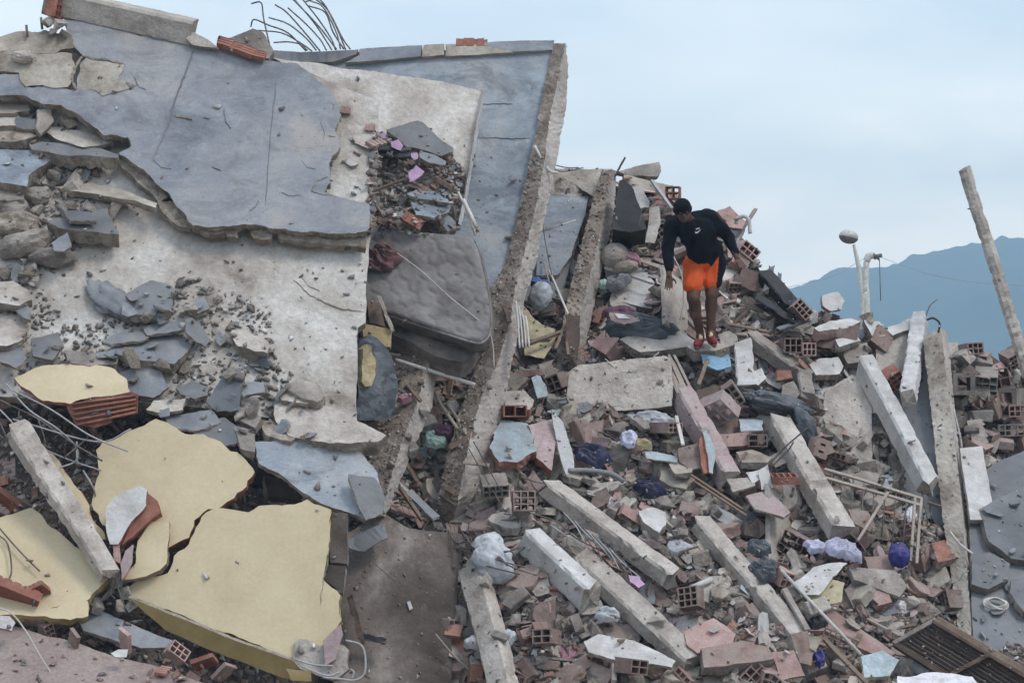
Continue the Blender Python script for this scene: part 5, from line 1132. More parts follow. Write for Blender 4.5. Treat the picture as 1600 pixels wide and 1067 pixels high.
# soft things -----------------------------------------------------
# mattress: thick rounded pad with piping and tufting
mp_ = Pl((575,362,28.2),(738,372,28.0),(700,535,27.2))
MO = [(562,360),(600,361),(660,364),(728,371),(742,380),(752,410),(763,465),(765,510),(757,528),(742,532),(700,520),(640,500),(575,478),(560,470)]
def mattress():
    W = [mp_.at(*p) for p in MO]; c = sum(W, Vector()) / len(W)
    P2 = [Vector(((q - c).dot(mp_.u), (q - c).dot(mp_.v))) for q in W]
    pc = catmull([Vector((p.x, p.y, 0)) for p in P2 + P2[:1]], 8)[:-1]
    ring = [Vector((p.x, p.y)) for p in pc]
    if sum(ring[i].x * ring[(i + 1) % len(ring)].y - ring[(i + 1) % len(ring)].x * ring[i].y for i in range(len(ring))) < 0: ring = ring[::-1]
    n = len(ring); rt = [(p.x, p.y) for p in ring]; ins = []
    xs = [p[0] for p in rt]; ys = [p[1] for p in rt]; st = .022
    y = min(ys)
    while y < max(ys):
        x = min(xs)
        while x < max(xs):
            if inpoly(x, y, rt) and min((x - a) ** 2 + (y - b) ** 2 for a, b in rt[::2]) > .0004: ins.append(Vector((x, y)))
            x += st
        y += st
    res = delaunay_2d_cdt(ring + ins, [(i, (i + 1) % n) for i in range(n)], [list(range(n))], 1, 1e-6)
    def tuft(x, y):
        a, b = .19, .15; best = 9; sec = 9
        j0 = round(y / b)
        for j in (j0 - 1, j0, j0 + 1):
            i0 = round(x / a - .5 * (j % 2))
            for i in (i0 - 1, i0, i0 + 1):
                d = math.hypot(x - (i + .5 * (j % 2)) * a, y - j * b)
                if d < best: best, sec = d, best
                elif d < sec: sec = d
        return min(.05, (sec - best)) / .05
    V = [Vector((p.x, p.y, .014 * tuft(p.x, p.y) + .05 * noise.noise(Vector((p.x * 2, p.y * 2, 4))) + .006 * noise.noise(Vector((p.x * 22, p.y * 22, 4))) - (.03 if i < n else 0))) for i, p in enumerate(res[0])]
    F = [list(f) for f in res[2]]; mi = [0] * len(F)
    b0 = len(V); K = 6
    for k in range(1, K + 1):
        for i, p in enumerate(ring):
            q = ring[i - 1]; s = ring[(i + 1) % n]; d = (s - q).normalized(); o_ = .03 * math.sin(math.pi * k / K) + .012 * noise.noise(Vector((p.x * 6, p.y * 6, k)))
            V.append(Vector((p.x + d.y * o_, p.y - d.x * o_, -.03 - .2 * k / K)))
    rows = [list(range(n))] + [[b0 + (k) * n + i for i in range(n)] for k in range(K)]
    for a, b in zip(rows, rows[1:]):
        for i in range(n): F.append([a[i], b[i], b[(i + 1) % n], a[(i + 1) % n]]); mi.append(1)
    F.append(rows[-1][::-1]); mi.append(1)
    o = link('mattress', mesh('mattress', V, F, mi, smooth=True), ['mattress_cloth', 'mattress_side'], None, frame(c, mp_.u, mp_.v, mp_.n))
    T(o, 'stained grey quilted mattress wedged between the slabs', 'mattress')
    panel('sagging_side', [(566,474),(640,498),(700,519),(752,532),(742,552),(722,566),(700,564),(660,545),(610,520),(568,505)], Pl((575,478,28.05),(738,535,27.75),(650,530,27.65)), .25, ('mattress_side', 'mattress_side'), rough=.01, disp=.04, dsc=3, parent=o)
    for z in (-.035, -.215):
        tube('piping', [c + mp_.u * p.x * 1.015 + mp_.v * p.y * 1.015 + mp_.n * z for p in ring + ring[:1]], .014, 'mattress_side' if z < -.1 else 'mattress_cloth', n=6, parent=o, smooth=0)
mattress()
THIN = ('shirt', 'garment', 'cloth', 'rag', 'jacket', 'paper', 'sheet', 'bundle', 'toy', 'dark_bag', 'clear_bag', 'white_bag', 'cup', 'pillow')
def soft(name, px, py, off, size, m, lb, cat, seed, ang=(0, 0, 0), base=None, **k):
    if any(t in name for t in THIN):
        p = base.at(px, py, off * .7) if base else onT(px, py, off * .75)
        n = (base.n if base else terN(px, py)) + Vector((0, -.3, .5))
        w_, h_ = size[0] * 1.05, max(size[1], size[2]) * 1.05
        return T(drape(name, p, n, w_, h_, m, seed, amp=min(w_, h_) * .14, lift=min(size[1], size[2]) * .22, ang=-ang[1]), lb, cat)
    p = base.at(px, py, off) if base else onT(px, py, off)
    rot = Matrix.Rotation(R(ang[0]), 3, 'X') @ Matrix.Rotation(R(ang[1]), 3, 'Y') @ Matrix.Rotation(R(ang[2]), 3, 'Z')
    return T(crumple(name, p, size, m, rot, seed=seed, **k), lb, cat)
soft('maroon_shirt', 596, 402, .1, (.36, .14, .34), 'maroon_cloth', 'dusty maroon cloth hanging over the mattress corner', 'cloth', 2, (0, 20, 0), mp_, amp=.3)
BGP = Pl((590,540,26.6),(620,600,26.75),(580,650,26.3))
T(panel('seat_bag', [(566,530),(578,524),(594,528),(609,545),(618,575),(621,610),(620,638),(610,652),(590,657),(556,656),(552,600),(556,560)], BGP, .28, ('grey_tarp', 'black_vinyl'), rough=.006, disp=.09, step=.05, dsc=2.2), 'grey black plastic seat bag behind the cream slab edge', 'bag')
T(panel('foam_strip', [(566,545),(572,538),(580,541),(587,560),(588,585),(582,602),(572,604),(565,596),(568,570)], BGP.off(.1), .08, ('khaki_cloth', 'khaki_cloth'), rough=.006, disp=.05, step=.04, dsc=4), 'khaki foam strip on the grey black seat bag', 'cushion')
T(panel('cardboard_box', [(566,505),(600,512),(612,515),(610,542),(590,540),(568,528)], Pl((570,510,26.9),(610,512,26.9),(590,540,26.8)), .1, ('card_tan', 'wood_pale'), rough=.004), 'tan cardboard tray above the grey black seat bag', 'box')
T(beam('wooden_plank', PD(594, 468, 27.1), PD(612, 515, 26.9), .04, .12, ('wood_pale', 'wood_pale'), up=(0, -1, .2)), 'wooden drawer side standing on the cardboard tray', 'plank')
T(panel('brown_board', [(573,470),(594,474),(602,510),(578,505)], Pl((575,470,27.3),(600,475,27.3),(580,505,27.2)), .03, ('wood_brown', 'wood_dark'), rough=.004), 'brown drawer bottom behind the drawer side', 'board')
soft('pink_cup', 632, 620, .02, (.14, .08, .07), 'pink_cloth', 'dull pink cloth scrap on the lower edge beam', 'cloth', 6, (0, -20, 0), Pl((632,620,27.1),(640,620,27.1),(632,630,27.)), sub=3)
ws = soft('white_sack', 770, 880, .34, (.46, .32, .42), 'clear_plastic', 'big crumpled white plastic sack under the rebars', 'sack', 7, (0, 25, 0), amp=.15, fr=1.0, sub=5)
T(crumple('sack_knot', onT(762, 848, .5), (.28, .2, .2), 'pale_plastic', seed=8, amp=.2, fr=1.2, sub=4, parent=ws))
soft('clear_sack', 845, 462, .45, (.26, .22, .32), 'clear_plastic', 'clear bulging sack with dark contents between the long beams', 'sack', 9, (0, 12, 0), amp=.1, fr=2.4)
soft('blue_sack', 840, 442, .5, (.24, .18, .1), 'blue_plastic', 'blue plastic lying over the clear bulging sack', 'plastic bag', 10, (0, 8, 0), amp=.25)
bg = T(panel('black_bag', [(964,300),(968,282),(975,280),(990,296),(1000,325),(1010,358),(985,362),(957,358),(962,330)], Pl((964,300,31.9),(1000,300,31.9),(980,360,31.5)), .3, ('black_vinyl', 'black_vinyl'), rough=.008, disp=.03, dsc=2), 'black suitcase like bag standing beside the second edge beam', 'bag')
soft('brown_sack', 960, 400, .35, (.3, .25, .3), 'concrete', 'brown grey paper sack under the black bag', 'sack', 12, (0, 10, 0), amp=.08, fr=1.3)
soft('brown_sack', 978, 418, .35, (.28, .2, .16), 'broken_edge', 'small brown crumpled sack below the paper sack', 'sack', 13, (0, -15, 0), amp=.12, fr=1.3)
soft('dusty_pillow', 985, 402, .42, (.26, .14, .12), 'pink_cloth', 'rolled dusty pink garment left of the man', 'garment', 14, (0, 35, 0), amp=.15)
soft('garment', 975, 382, .42, (.16, .1, .1), 'navy_cloth', 'small blue cloth under the black bag', 'garment', 15, amp=.3)
soft('mint_cup', 943, 442, .38, (.1, .1, .12), 'mint_cloth', 'mint green cloth bundle left of the man', 'cloth', 16, sub=3)
soft('garment', 965, 438, .38, (.28, .18, .2), 'grey_cloth', 'grey shirt heap beside the mint green bundle', 'garment', 17, (0, -30, 0), amp=.3)
soft('grey_jacket', 1000, 508, .4, (.78, .34, .16), 'grey_tarp', 'dark grey jacket spread on the rubble left of the man', 'garment', 18, (0, 4, 0), amp=.4, fr=1.6)
soft('garment', 968, 488, .5, (.36, .16, .14), 'purple_cloth', 'purple garment on the dark grey jacket', 'garment', 19, (0, 8, 0), amp=.4)
slabT([(952,488),(985,492),(1000,500),(975,506),(955,500)], 'red and white printed wrapper on the dark grey jacket', .58, (0, -.2, .3), .015, 'brick_pink', 'paper', name='wrapper', cat='wrapper')
T(panel('white_print', [(960,490),(975,491),(985,498),(966,497)], tilt(None, 975, 494, .6, (0, -.2, .3)), .01, ('paper', 'paper'), rough=.003), 'white paper scrap on the printed wrapper', 'paper')
tp_ = soft('grey_tarp', 1212, 632, .38, (.68, .4, .26), 'grey_tarp', 'dark grey plastic tarp bundle right of the pink-topped beam', 'tarp', 20, (0, 18, 0), amp=.22, fr=1.7, sub=5)
soft('grey_tarp', 1258, 668, .4, (.2, .2, .42), 'grey_tarp', 'tail of grey plastic hanging over the thick beam', 'tarp', 21, (0, -20, 0), amp=.25)
soft('navy_garment', 925, 708, .4, (.4, .25, .17), 'navy_cloth', 'navy garment right of the blue painted wall piece', 'garment', 22, (0, 15, 0), amp=.4)
soft('lavender_cloth', 983, 685, .4, (.18, .15, .2), 'lavender_cloth', 'crumpled lavender cloth in the middle rubble', 'cloth', 23, amp=.4)
soft('plastic_sheet', 1022, 655, .35, (.36, .2, .2), 'clear_plastic', 'crumpled clear plastic under the wall panel', 'plastic sheet', 24, (0, 10, 0), amp=.35)
soft('dark_bundle', 1015, 760, .4, (.3, .2, .14), 'navy_cloth', 'small dark blue bundle right of the curved hose', 'cloth', 25, (0, 10, 0), amp=.35)
soft('white_paper', 1318, 858, .6, (.36, .26, .2), 'lavender_cloth', 'crumpled bluish white paper under the thick beam', 'paper', 26, (0, 10, 0), amp=.5, fr=1.3, sub=3)
soft('white_paper', 1276, 852, .5, (.22, .14, .08), 'lavender_cloth', 'flat bluish white paper left of the crumpled one', 'paper', 27, amp=.3)
soft('blue_bag', 1405, 868, .55, (.21, .18, .25), 'deep_blue_bag', 'round dark blue plastic bag on the rubble at right', 'plastic bag', 28, amp=.12)
soft('blue_cloth', 1281, 1025, .4, (.1, .1, .22), 'deep_blue_bag', 'dark blue cloth strip at the bottom right', 'cloth', 29, amp=.3)
soft('dark_bag', 1186, 855, .35, (.24, .16, .22), 'grey_tarp', 'dark plastic bag lying on the fallen beam', 'plastic bag', 30, (0, 20, 0), amp=.3)
soft('dark_bag', 1195, 888, .38, (.28, .16, .3), 'grey_tarp', 'second dark plastic bag lower on the fallen beam', 'plastic bag', 31, (0, 35, 0), amp=.35)
soft('white_bag', 742, 1000, .35, (.22, .14, .1), 'pale_plastic', 'white paper bag left of the steep beam', 'paper', 32, amp=.4)
soft('clear_bag', 790, 995, .25, (.2, .14, .16), 'clear_plastic', 'clear plastic scrap right of the steep beam', 'plastic bag', 33, amp=.4)
soft('clear_bag', 950, 958, .3, (.24, .16, .14), 'clear_plastic', 'clear bottle bag under the short thick lintel', 'plastic bag', 34, amp=.35)
soft('mint_paper', 680, 685, .4, (.24, .14, .18), 'mint_cloth', 'pale green booklet in the gully beside the first beam', 'paper', 35, (0, 30, 0), amp=.2, sub=3)
soft('purple_rag', 695, 672, .45, (.22, .14, .12), 'purple_cloth', 'purple rag on the pale green booklet', 'rag', 36, amp=.4)
soft('yellow_toy', 1005, 692, .45, (.16, .12, .1), 'khaki_cloth', 'small yellow and dark bundle by the lavender cloth', 'cloth', 37, amp=.4)
soft('white_cap', 1268, 1005, .3, (.001, .001, .001), 'white_paint', 'x', 'x', 1, sub=1) if False else None
slabT([(1402,1055),(1440,1050),(1480,1056),(1520,1052),(1530,1067),(1510,1090),(1400,1090)], 'white plastic sheet at the bottom edge below the slatted frame', .75, (0, -.1, .8), .02, 'paper', 'paper', name='white_sheet', cat='plastic sheet', curl=lambda x, y: .03 * math.sin(x * 9 + y * 5))
for P, lb in (([(975,862),(985,855),(992,868),(983,875)], 'x'), ([(982,898),(998,900),(1008,912),(998,918),(984,908)], 'small lilac tile between the long lintel and the wide beam')):
    if lb != 'x': slabT(P, lb, .35, (0, -.4, .3), .02, 'lilac_paint', name='lilac_tile', cat='tile')
T(panel('switch_plate', [(636,940),(641,938),(645,950),(640,953)], PF.off(.02), .03, ('steel_pale', 'steel_pale'), rough=.002), 'small pale metal fitting lying on the brown slab', 'fitting')
T(beam('dark_plank', PD(548, 935, 25.1), PD(565, 1000, 24.7), .06, .03, ('wood_dark', 'wood_dark'), up=(0, -1, .2)), 'dark upright plank between the yellow slab and the brown slab', 'plank')
T(beam('dark_plank', PD(568, 995, 24.8), PD(598, 1000, 24.8), .06, .05, ('black_plastic', 'black_plastic'), up=(0, -1, .2)), 'dark short block lying at the foot of the upright plank', 'block')
T(panel('bent_sheet', [(535,850),(560,830),(600,822),(605,842),(570,860)], tilt(PF, 570, 842, .25, (0, -.2, .6)), .015, ('slate_dark', 'slate_dark'), rough=.01, curl=lambda x, y: .03 * math.sin(x * 14)), 'ribbed dark sheet above the brown slab', 'sheet')
# hose coil
hc = PH.at(1556, 943, .05)
co = None
for k in range(4):
    ring = [hc + (PH.u * math.cos(a) + PH.v * .55 * math.sin(a)) * (.13 - .012 * k) + PH.n * (.008 * k + .01 * math.sin(3 * a + k)) for a in [i * 2 * math.pi / 20 for i in range(21)]]
    o = tube('hose_loop' if co else 'hose_coil', ring, .008, 'pvc_white', parent=co, smooth=0)
    if not co: co = T(o, 'coil of pale hose lying on the dark slab at far right', 'hose')

# individually placed hollow bricks ------------------------------
HB = [ # px,py,off,(w,h,L),(nx,nz),yaw,pitch,roll,mat,label
 (1250,486,.35,(.22,.14,.2),(4,2),15,10,-48,'brick_dusty','dusty hollow brick standing on edge near the skyline with eight holes'),
 (1235,540,.4,(.2,.16,.24),(3,2),10,0,0,'brick_dusty','grey hollow brick with dark square holes right of the skyline debris'),
 (1262,546,.42,(.15,.14,.2),(3,2),5,0,0,'brick_pink','pink ribbed brick beside the grey hollow brick'),
 (1517,546,.3,(.2,.13,.22),(3,2),20,5,3,'brick_dusty','hollow brick with dark holes on the right skyline'),
 (1580,560,.3,(.2,.18,.2),(3,3),30,-20,28,'brick_dusty','tilted hollow brick at the right edge under the post'),
 (1393,592,.4,(.22,.2,.2),(3,3),20,-25,40,'brick_red','broken red hollow brick behind the long white-topped beam'),
 (1560,592,.3,(.22,.22,.22),(2,2),0,0,12,'brick_dusty','second tilted hollow brick lower at the right edge') ,
 (1503,600,.35,(.24,.24,.3),(1,1),0,0,0,'concrete','grey concrete block with one square hole right of the tall strip'),
 (1582,622,.3,(.24,.22,.3),(1,1),-35,0,0,'concrete','grey block with one square hole at the right edge'),
 (1589,642,.35,(.19,.13,.2),(3,2),-5,0,2,'brick_pink','pink hollow brick at the right frame edge'),
 (1580,672,.35,(.28,.13,.2),(4,2),-8,0,2,'concrete','grey hollow brick below the pink one at the right frame edge'),
 (1145,615,.45,(.24,.14,.2),(3,2),0,-15,-55,'brick_dusty','brown hollow brick beside the grey tarp'),
 (1118,640,.35,(.42,.3,.16),(3,2),-20,-45,28,'pink_plaster','large pinkish vent block with big square holes below the man'),
 (818,783,.4,(.22,.2,.2),(3,3),5,5,0,'brick_dusty','dark hollow brick facing out under the first edge beam'),
 (772,758,.35,(.26,.14,.25),(4,2),10,-30,5,'concrete','grey hollow brick left above the dark one'),
 (803,642,.5,(.24,.12,.2),(2,1),8,0,0,'brick_red','red brick with two holes in the gully above the blue painted piece'),
 (1040,668,.3,(.2,.11,.3),(3,2),40,0,0,'brick_dusty','small dusty brick by the clear plastic'),
 (1183,688,.3,(.2,.13,.2),(2,2),0,0,0,'brick_dusty','hollow block with open holes under the bright blue patch'),
 (1080,935,.3,(.2,.2,.2),(3,3),-25,15,10,'brick_dusty','brown hollow block among the red shards'),
 (1312,1000,.35,(.34,.14,.14),(6,2),-10,0,-22,'brick_dusty','row of brick cells broken open beside the white pipe'),
 (985,1040,.35,(.2,.14,.28),(2,2),35,0,-8,'brick_dusty','brown brick lying in front of the white broken board'),
 (855,995,.35,(.2,.14,.22),(2,2),-30,10,5,'brick_dusty','pinkish brick beside the steep beam'),
 (1278,700,.35,(.16,.2,.2),(1,2),20,0,-20,'brick_dusty','open ended block right of the grey tarp tail'),
 (1190,368,.3,(.2,.14,.2),(3,2),0,0,-45,'brick_dusty','x'),
 (1168,395,.3,(.22,.15,.2),(3,2),10,10,-40,'brick_pink','hollow brick with dark holes beside the man\'s right hand'),
 (1052,302,.3,(.16,.14,.2),(2,2),-10,0,0,'brick_red','little red brick on the skyline left of the cap'),
 (1233,805,.4,(.2,.22,.2),(3,3),-10,20,5,'brick_red','x'),
 (1225,748,.5,(.26,.24,.08),(4,1),0,80,4,'brick_red','bright red ribbed brick standing left of the thick beam'),
 (1265,905,.3,(.24,.12,.18),(3,2),15,0,5,'brick_dusty','x'),
 (1015,340,.2,(.18,.14,.2),(2,2),0,0,-10,'brick_dusty','x')]
for (x, y, off, sz, nn, yw, pt, rl, mm, lb) in HB:
    if lb == 'x': continue
    rot = Matrix.Rotation(R(yw), 3, 'Z') @ Matrix.Rotation(R(-pt), 3, 'X') @ Matrix.Rotation(R(-rl), 3, 'Y')
    T(placed('hollow_brick', hollow_mesh(rk, *sz, *nn, wall=.013 if nn[0] > 1 else .05, jag=.12), mm, onT(x, y, off), rot), lb, 'brick')

# background: lamp posts and power pole ---------------------------
def far(px, py): return PW(px, py, 72)
lp = empty('street_lamp', Vector((far(1350, 500).x, far(1350, 500).y, 0)), 'round headed street lamp standing behind the rubble', 'street lamp')
base = lp.location.copy()
tube('post', [base, far(1350,520), far(1345,440), far(1338,400), far(1334,382)], .085, 'lamp_post', n=12, parent=lp, r2=.04)
for nm, m_, z0, z1 in (('globe', 'lamp_glass', -.1, 1), ('lamp_shade', 'lamp_dark', -1, -.1)):
    bm = bmesh.new(); bmesh.ops.create_uvsphere(bm, u_segments=24, v_segments=16, radius=.25)
    for v in list(bm.verts):
        z = v.co.z / .25
        if z < z0 - .02: v.co.z = z0 * .25
        if z > z1 + .02: v.co.z = z1 * .25
        v.co.z *= .72
    bmesh.ops.remove_doubles(bm, verts=bm.verts, dist=.0001)
    me = bpy.data.meshes.new(nm); bm.to_mesh(me); bm.free(); link(nm, me, m_, lp, Matrix.Translation(far(1326, 370)) @ Matrix.Rotation(R(12), 4, 'Y'))
pp_ = empty('white_pole', Vector((far(1355, 500).x, far(1355, 500).y, 0)), 'white lighting pole just right of the round headed lamp', 'pole')
tube('post', [pp_.location.copy(), far(1354,500), far(1352,450), far(1354,408)], .1, 'lamp_post', n=12, parent=pp_, r2=.075)
tube('cap', [far(1354,408), far(1358,400), far(1364,399)], .09, 'lamp_post', n=8, parent=pp_)
up_ = empty('camera_bracket', far(1369, 470), 'dark bracket with a hanging cable on the white pole', 'bracket')
for p, r in (([(1360,402),(1378,399)], .05), ([(1364,396),(1374,406)], .03), ([(1378,398),(1366,405)], .03), ([(1374,405),(1376,470)], .012)):
    tube('arm', [far(*q) for q in p], r, 'lamp_dark', n=6, parent=up_, smooth=0)
for p, lb in (([(1376,402),(1450,428),(1530,442),(1640,448)], 'power cable sagging from the white pole to the right'), ([(1350,404),(1300,432),(1240,447),(1150,470)], 'power cable sagging from the white pole to the left')):
    T(tube('power_cable', [far(*q) for q in p], .006, 'steel_pale', n=5), lb, 'cable')
# dark steel debris on skyline right of the man
for a, b, ww, lb in (((1192,428),(1248,490),.2,'black burnt beam on the skyline right of the man'), ((1186,470),(1240,505),.14,'lower black beam under the burnt one'), ((1205,420),(1196,455),.07,'short dark upright on the burnt beam'), ((1218,432),(1216,455),.05,'second short dark upright on the burnt beam'), ((1215,515),(1262,500),.06,'dark bar lying in front of the hollow bricks')):
    beam('burnt_beam', onT(*a, .25), onT(*b, .25), ww, ww * .6, ('slate_dark' if ww < .1 else 'black_vinyl', 'wood_dark'), lb, 'beam', chip=.006)

# ================================================================ THE MAN
MD = ter(1103, 540) - .5
MO_ = PW(1103, 541, MD)
SC = FPX / MD
def M3(px, py, y=0): # picture plan of the pose -> metres; y positive goes away from the camera
    D = MD + y; return PW(px, py, D)
def cap_mesh(bm, a, b, ra, rb, seg=18):
    """tapered capsule"""
    a, b = Vector(a), Vector(b); pts = []
    for c, r in ((a, ra), (b, rb)):
        for i in range(7):
            th = math.pi * (i + .5) / 7
            for j in range(seg):
                ph = 2 * math.pi * j / seg; pts.append(c + Vector((math.sin(th) * math.cos(ph), math.sin(th) * math.sin(ph), math.cos(th))) * r)
    b2 = bmesh.new(); vs = [b2.verts.new(p) for p in pts]; r = bmesh.ops.convex_hull(b2, input=vs)
    bmesh.ops.delete(b2, geom=[v for v in b2.verts if not v.link_faces], context='VERTS'); bmesh.ops.recalc_face_normals(b2, faces=b2.faces)
    me = bpy.data.meshes.new('t'); b2.to_mesh(me); b2.free(); bm.from_mesh(me); bpy.data.meshes.remove(me)
def ell_mesh(bm, c, s, rot=None, seg=20):
    m = (rot or Matrix.Identity(3)).to_4x4() @ Matrix.Diagonal((*s, 1)); m.translation = Vector(c)
    bmesh.ops.create_uvsphere(bm, u_segments=seg, v_segments=14, radius=1, matrix=m)
def remesh(name, bm, m, vox=.008, smooth=6, parent=None, fold=None):
    me = bpy.data.meshes.new(name); bm.to_mesh(me); bm.free()
    o = bpy.data.objects.new(name + '_tmp', me); COL.objects.link(o)
    r = o.modifiers.new('r', 'REMESH'); r.mode = 'VOXEL'; r.voxel_size = vox
    s = o.modifiers.new('s', 'SMOOTH'); s.iterations = smooth; s.factor = .5
    dg = bpy.context.evaluated_depsgraph_get(); dg.update()
    me2 = bpy.data.meshes.new_from_object(o.evaluated_get(dg)); bpy.data.objects.remove(o)
    me2.name = name
    c = MO_
    n = len(me2.vertices); co = np.empty(n * 3); me2.vertices.foreach_get('co', co); no = np.empty(n * 3); me2.vertices.foreach_get('normal', no)
    co = co.reshape(-1, 3); no = no.reshape(-1, 3)
    if fold:
        for i in range(n):
            p = Vector(co[i]); co[i] += no[i] * fold(p)
    co -= np.array(c)
    me2.vertices.foreach_set('co', co.ravel()); me2.update()
    me2.polygons.foreach_set('use_smooth', [True] * len(me2.polygons))
    me2.materials.clear()
    return link(name, me2, m, parent, Matrix.Translation(c))
man = empty('person', MO_, 'person in a black sweatshirt, orange shorts and black cap stepping down the rubble', 'person')
HEAD = M3(1067, 330, -.52); NECK = M3(1075, 344, -.38)
SHL, SHR = M3(1051, 350, -.30), M3(1110, 341, -.22)
CH = M3(1084, 357, -.24); BE = M3(1096, 385, -.12); PE_ = M3(1100, 409, 0)
ELL, WRL, HAL = M3(1043, 389, -.34), M3(1045.5, 431, -.44), M3(1045, 450, -.47)
ELR, WRR, HAR = M3(1139, 371, -.12), M3(1152, 404, -.22), M3(1156, 416, -.26)
HPL, HPR = M3(1087, 416, 0), M3(1114, 411, .02)
KNL, KNR = M3(1083, 466, -.20), M3(1112, 461, -.08)
ANL, ANR = M3(1094, 521, .0), M3(1110, 517, -.06)
bm = bmesh.new()
cap_mesh(bm, PE_, BE, .135, .125); cap_mesh(bm, BE, CH, .125, .15); cap_mesh(bm, SHL, SHR, .06, .06); cap_mesh(bm, CH, NECK, .12, .055)
cap_mesh(bm, NECK, HEAD, .058, .06)
hd = (Matrix.Rotation(R(-8), 3, 'Y') @ Matrix.Rotation(R(28), 3, 'X'))
ell_mesh(bm, HEAD + Vector((0, .01, .015)), (.078, .096, .105), hd)
ell_mesh(bm, HEAD + hd @ Vector((0, -.03, -.055)), (.056, .06, .058), hd)            # jaw
ell_mesh(bm, HEAD + hd @ Vector((0, -.098, -.012)), (.014, .022, .026), hd)          # nose
ell_mesh(bm, HEAD + hd @ Vector((0, -.094, -.030)), (.021, .014, .010), hd)
for s in (-1, 1):
    ell_mesh(bm, HEAD + hd @ Vector((s * .078, .01, -.005)), (.012, .022, .03), hd)  # ears
    ell_mesh(bm, HEAD + hd @ Vector((s * .030, -.083, .022)), (.022, .014, .008), hd) # brows
ell_mesh(bm, HEAD + hd @ Vector((0, -.087, -.052)), (.026, .012, .008), hd); ell_mesh(bm, HEAD + hd @ Vector((0, -.085, -.066)), (.022, .012, .008), hd)
for a, b, c in ((SHL, ELL, WRL), (SHR, ELR, WRR)):
    cap_mesh(bm, a, b, .05, .043); cap_mesh(bm, b, c, .042, .029)
for h, k, a in ((HPL, KNL, ANL), (HPR, KNR, ANR)):
    cap_mesh(bm, h, k, .10, .070); cap_mesh(bm, k, a, .066, .042)
    ell_mesh(bm, k.lerp(a, .28) + Vector((0, .025, 0)), (.068, .07, .14)); ell_mesh(bm, k + Vector((0, -.02, 0)), (.055, .05, .06))
    cap_mesh(bm, a, a + Vector((.0, -.05, -.05)), .036, .035)
def hand(w, d, side, thumb, curl):
    d = Vector(d).normalized(); s = Vector(side); s = (s - d * s.dot(d)).normalized(); p = s.cross(d)
    if p.y > 0: p = -p
    c = w + d * .05
    for q in (-.9, -.3, .3, .9): cap_mesh(bm, w + s * q * .018, w + d * .088 + s * q * .033, .016, .013, 10)
    L = (.058, .074, .07, .055)
    for i in range(4):
        b = w + d * .088 + s * (-.033 + .022 * i); 
        d2 = (d + p * curl * .5 + s * (i - 1.5) * .07).normalized(); d3 = (d + p * curl * 1.3 + s * (i - 1.5) * .05).normalized()
        m = b + d2 * L[i] * .52; cap_mesh(bm, b, m, .0105, .0095, 8); cap_mesh(bm, m, m + d3 * L[i] * .5, .0092, .0075, 8)
    t0 = w + d * .03 + s * thumb * .03; t1 = t0 + (d * .6 + s * thumb * .9 + p * .3).normalized() * .045; t2 = t1 + (d * .95 + s * thumb * .35).normalized() * .032
    cap_mesh(bm, t0, t1, .014, .0115, 8); cap_mesh(bm, t1, t2, .0115, .009, 8)
hand(WRL, HAL - WRL, (1, -.25, 0), 1, .35)
hand(WRR, HAR - WRR + Vector((.02, -.02, 0)), (1, .3, .25), -1, .3)
body = remesh('body', bm, 'skin', .006, 4, man)
# face details
for s in (-1, 1):
    bm = bmesh.new(); ell_mesh(bm, HEAD + hd @ Vector((s * .029, -.086, .008)), (.011, .007, .0055), hd, 10); me = bpy.data.meshes.new('eye'); bm.to_mesh(me); bm.free(); link('eye', me, 'black_vinyl', man)
bm = bmesh.new(); ell_mesh(bm, HEAD + hd @ Vector((0, -.094, -.058)), (.02, .006, .003), hd, 10); me = bpy.data.meshes.new('mouth'); bm.to_mesh(me); bm.free(); link('mouth', me, 'maroon_cloth', man)
# sweatshirt
def fold(fr, am, dirn=(1, 1, 1)):
    def f(p):
        q = Vector((p.x * fr * dirn[0], p.y * fr * dirn[1], p.z * fr * dirn[2])); return am * ((1 - abs(noise.noise(q)) * 2.2) - .4 + .5 * noise.noise(q * 2.3))
    return f
bm = bmesh.new()
cap_mesh(bm, SHL + Vector((.04, 0, 0)), SHR + Vector((-.04, 0, 0)), .092, .095)
cap_mesh(bm, CH, BE, .175, .16); cap_mesh(bm, CH + Vector((-.03,0,.02)), NECK + Vector((0, .02, -.05)), .13, .085); cap_mesh(bm, CH + Vector((.08,0,0)), BE + Vector((.05,0,0)), .14, .14); cap_mesh(bm, CH + Vector((-.06,0,0)), BE + Vector((-.03,0,0)), .14, .13)
cap_mesh(bm, BE, PE_ + Vector((.01, 0, .05)), .165, .165); cap_mesh(bm, BE + Vector((.06,0,0)), PE_ + Vector((.08, 0, .10)), .14, .13); cap_mesh(bm, BE, PE_ + Vector((-.05, -.04, .03)), .14, .11)
for a, b, c in ((SHL, ELL, WRL), (SHR, ELR, WRR)):
    cap_mesh(bm, a, b, .085, .068); cap_mesh(bm, b, b.lerp(c, .66), .064, .048); cap_mesh(bm, b.lerp(c, .62), b.lerp(c, .74), .046, .042)
sw = remesh('sweatshirt', bm, 'black_knit', .010, 8, man, fold(8, .015, (1, 1, .7)))
bm = bmesh.new(); cap_mesh(bm, NECK + Vector((.01, .015, -.045)), NECK + Vector((.0, .01, -.01)), .078, .068); link_c = remesh('collar', bm, 'black_knit', .008, 4, man)
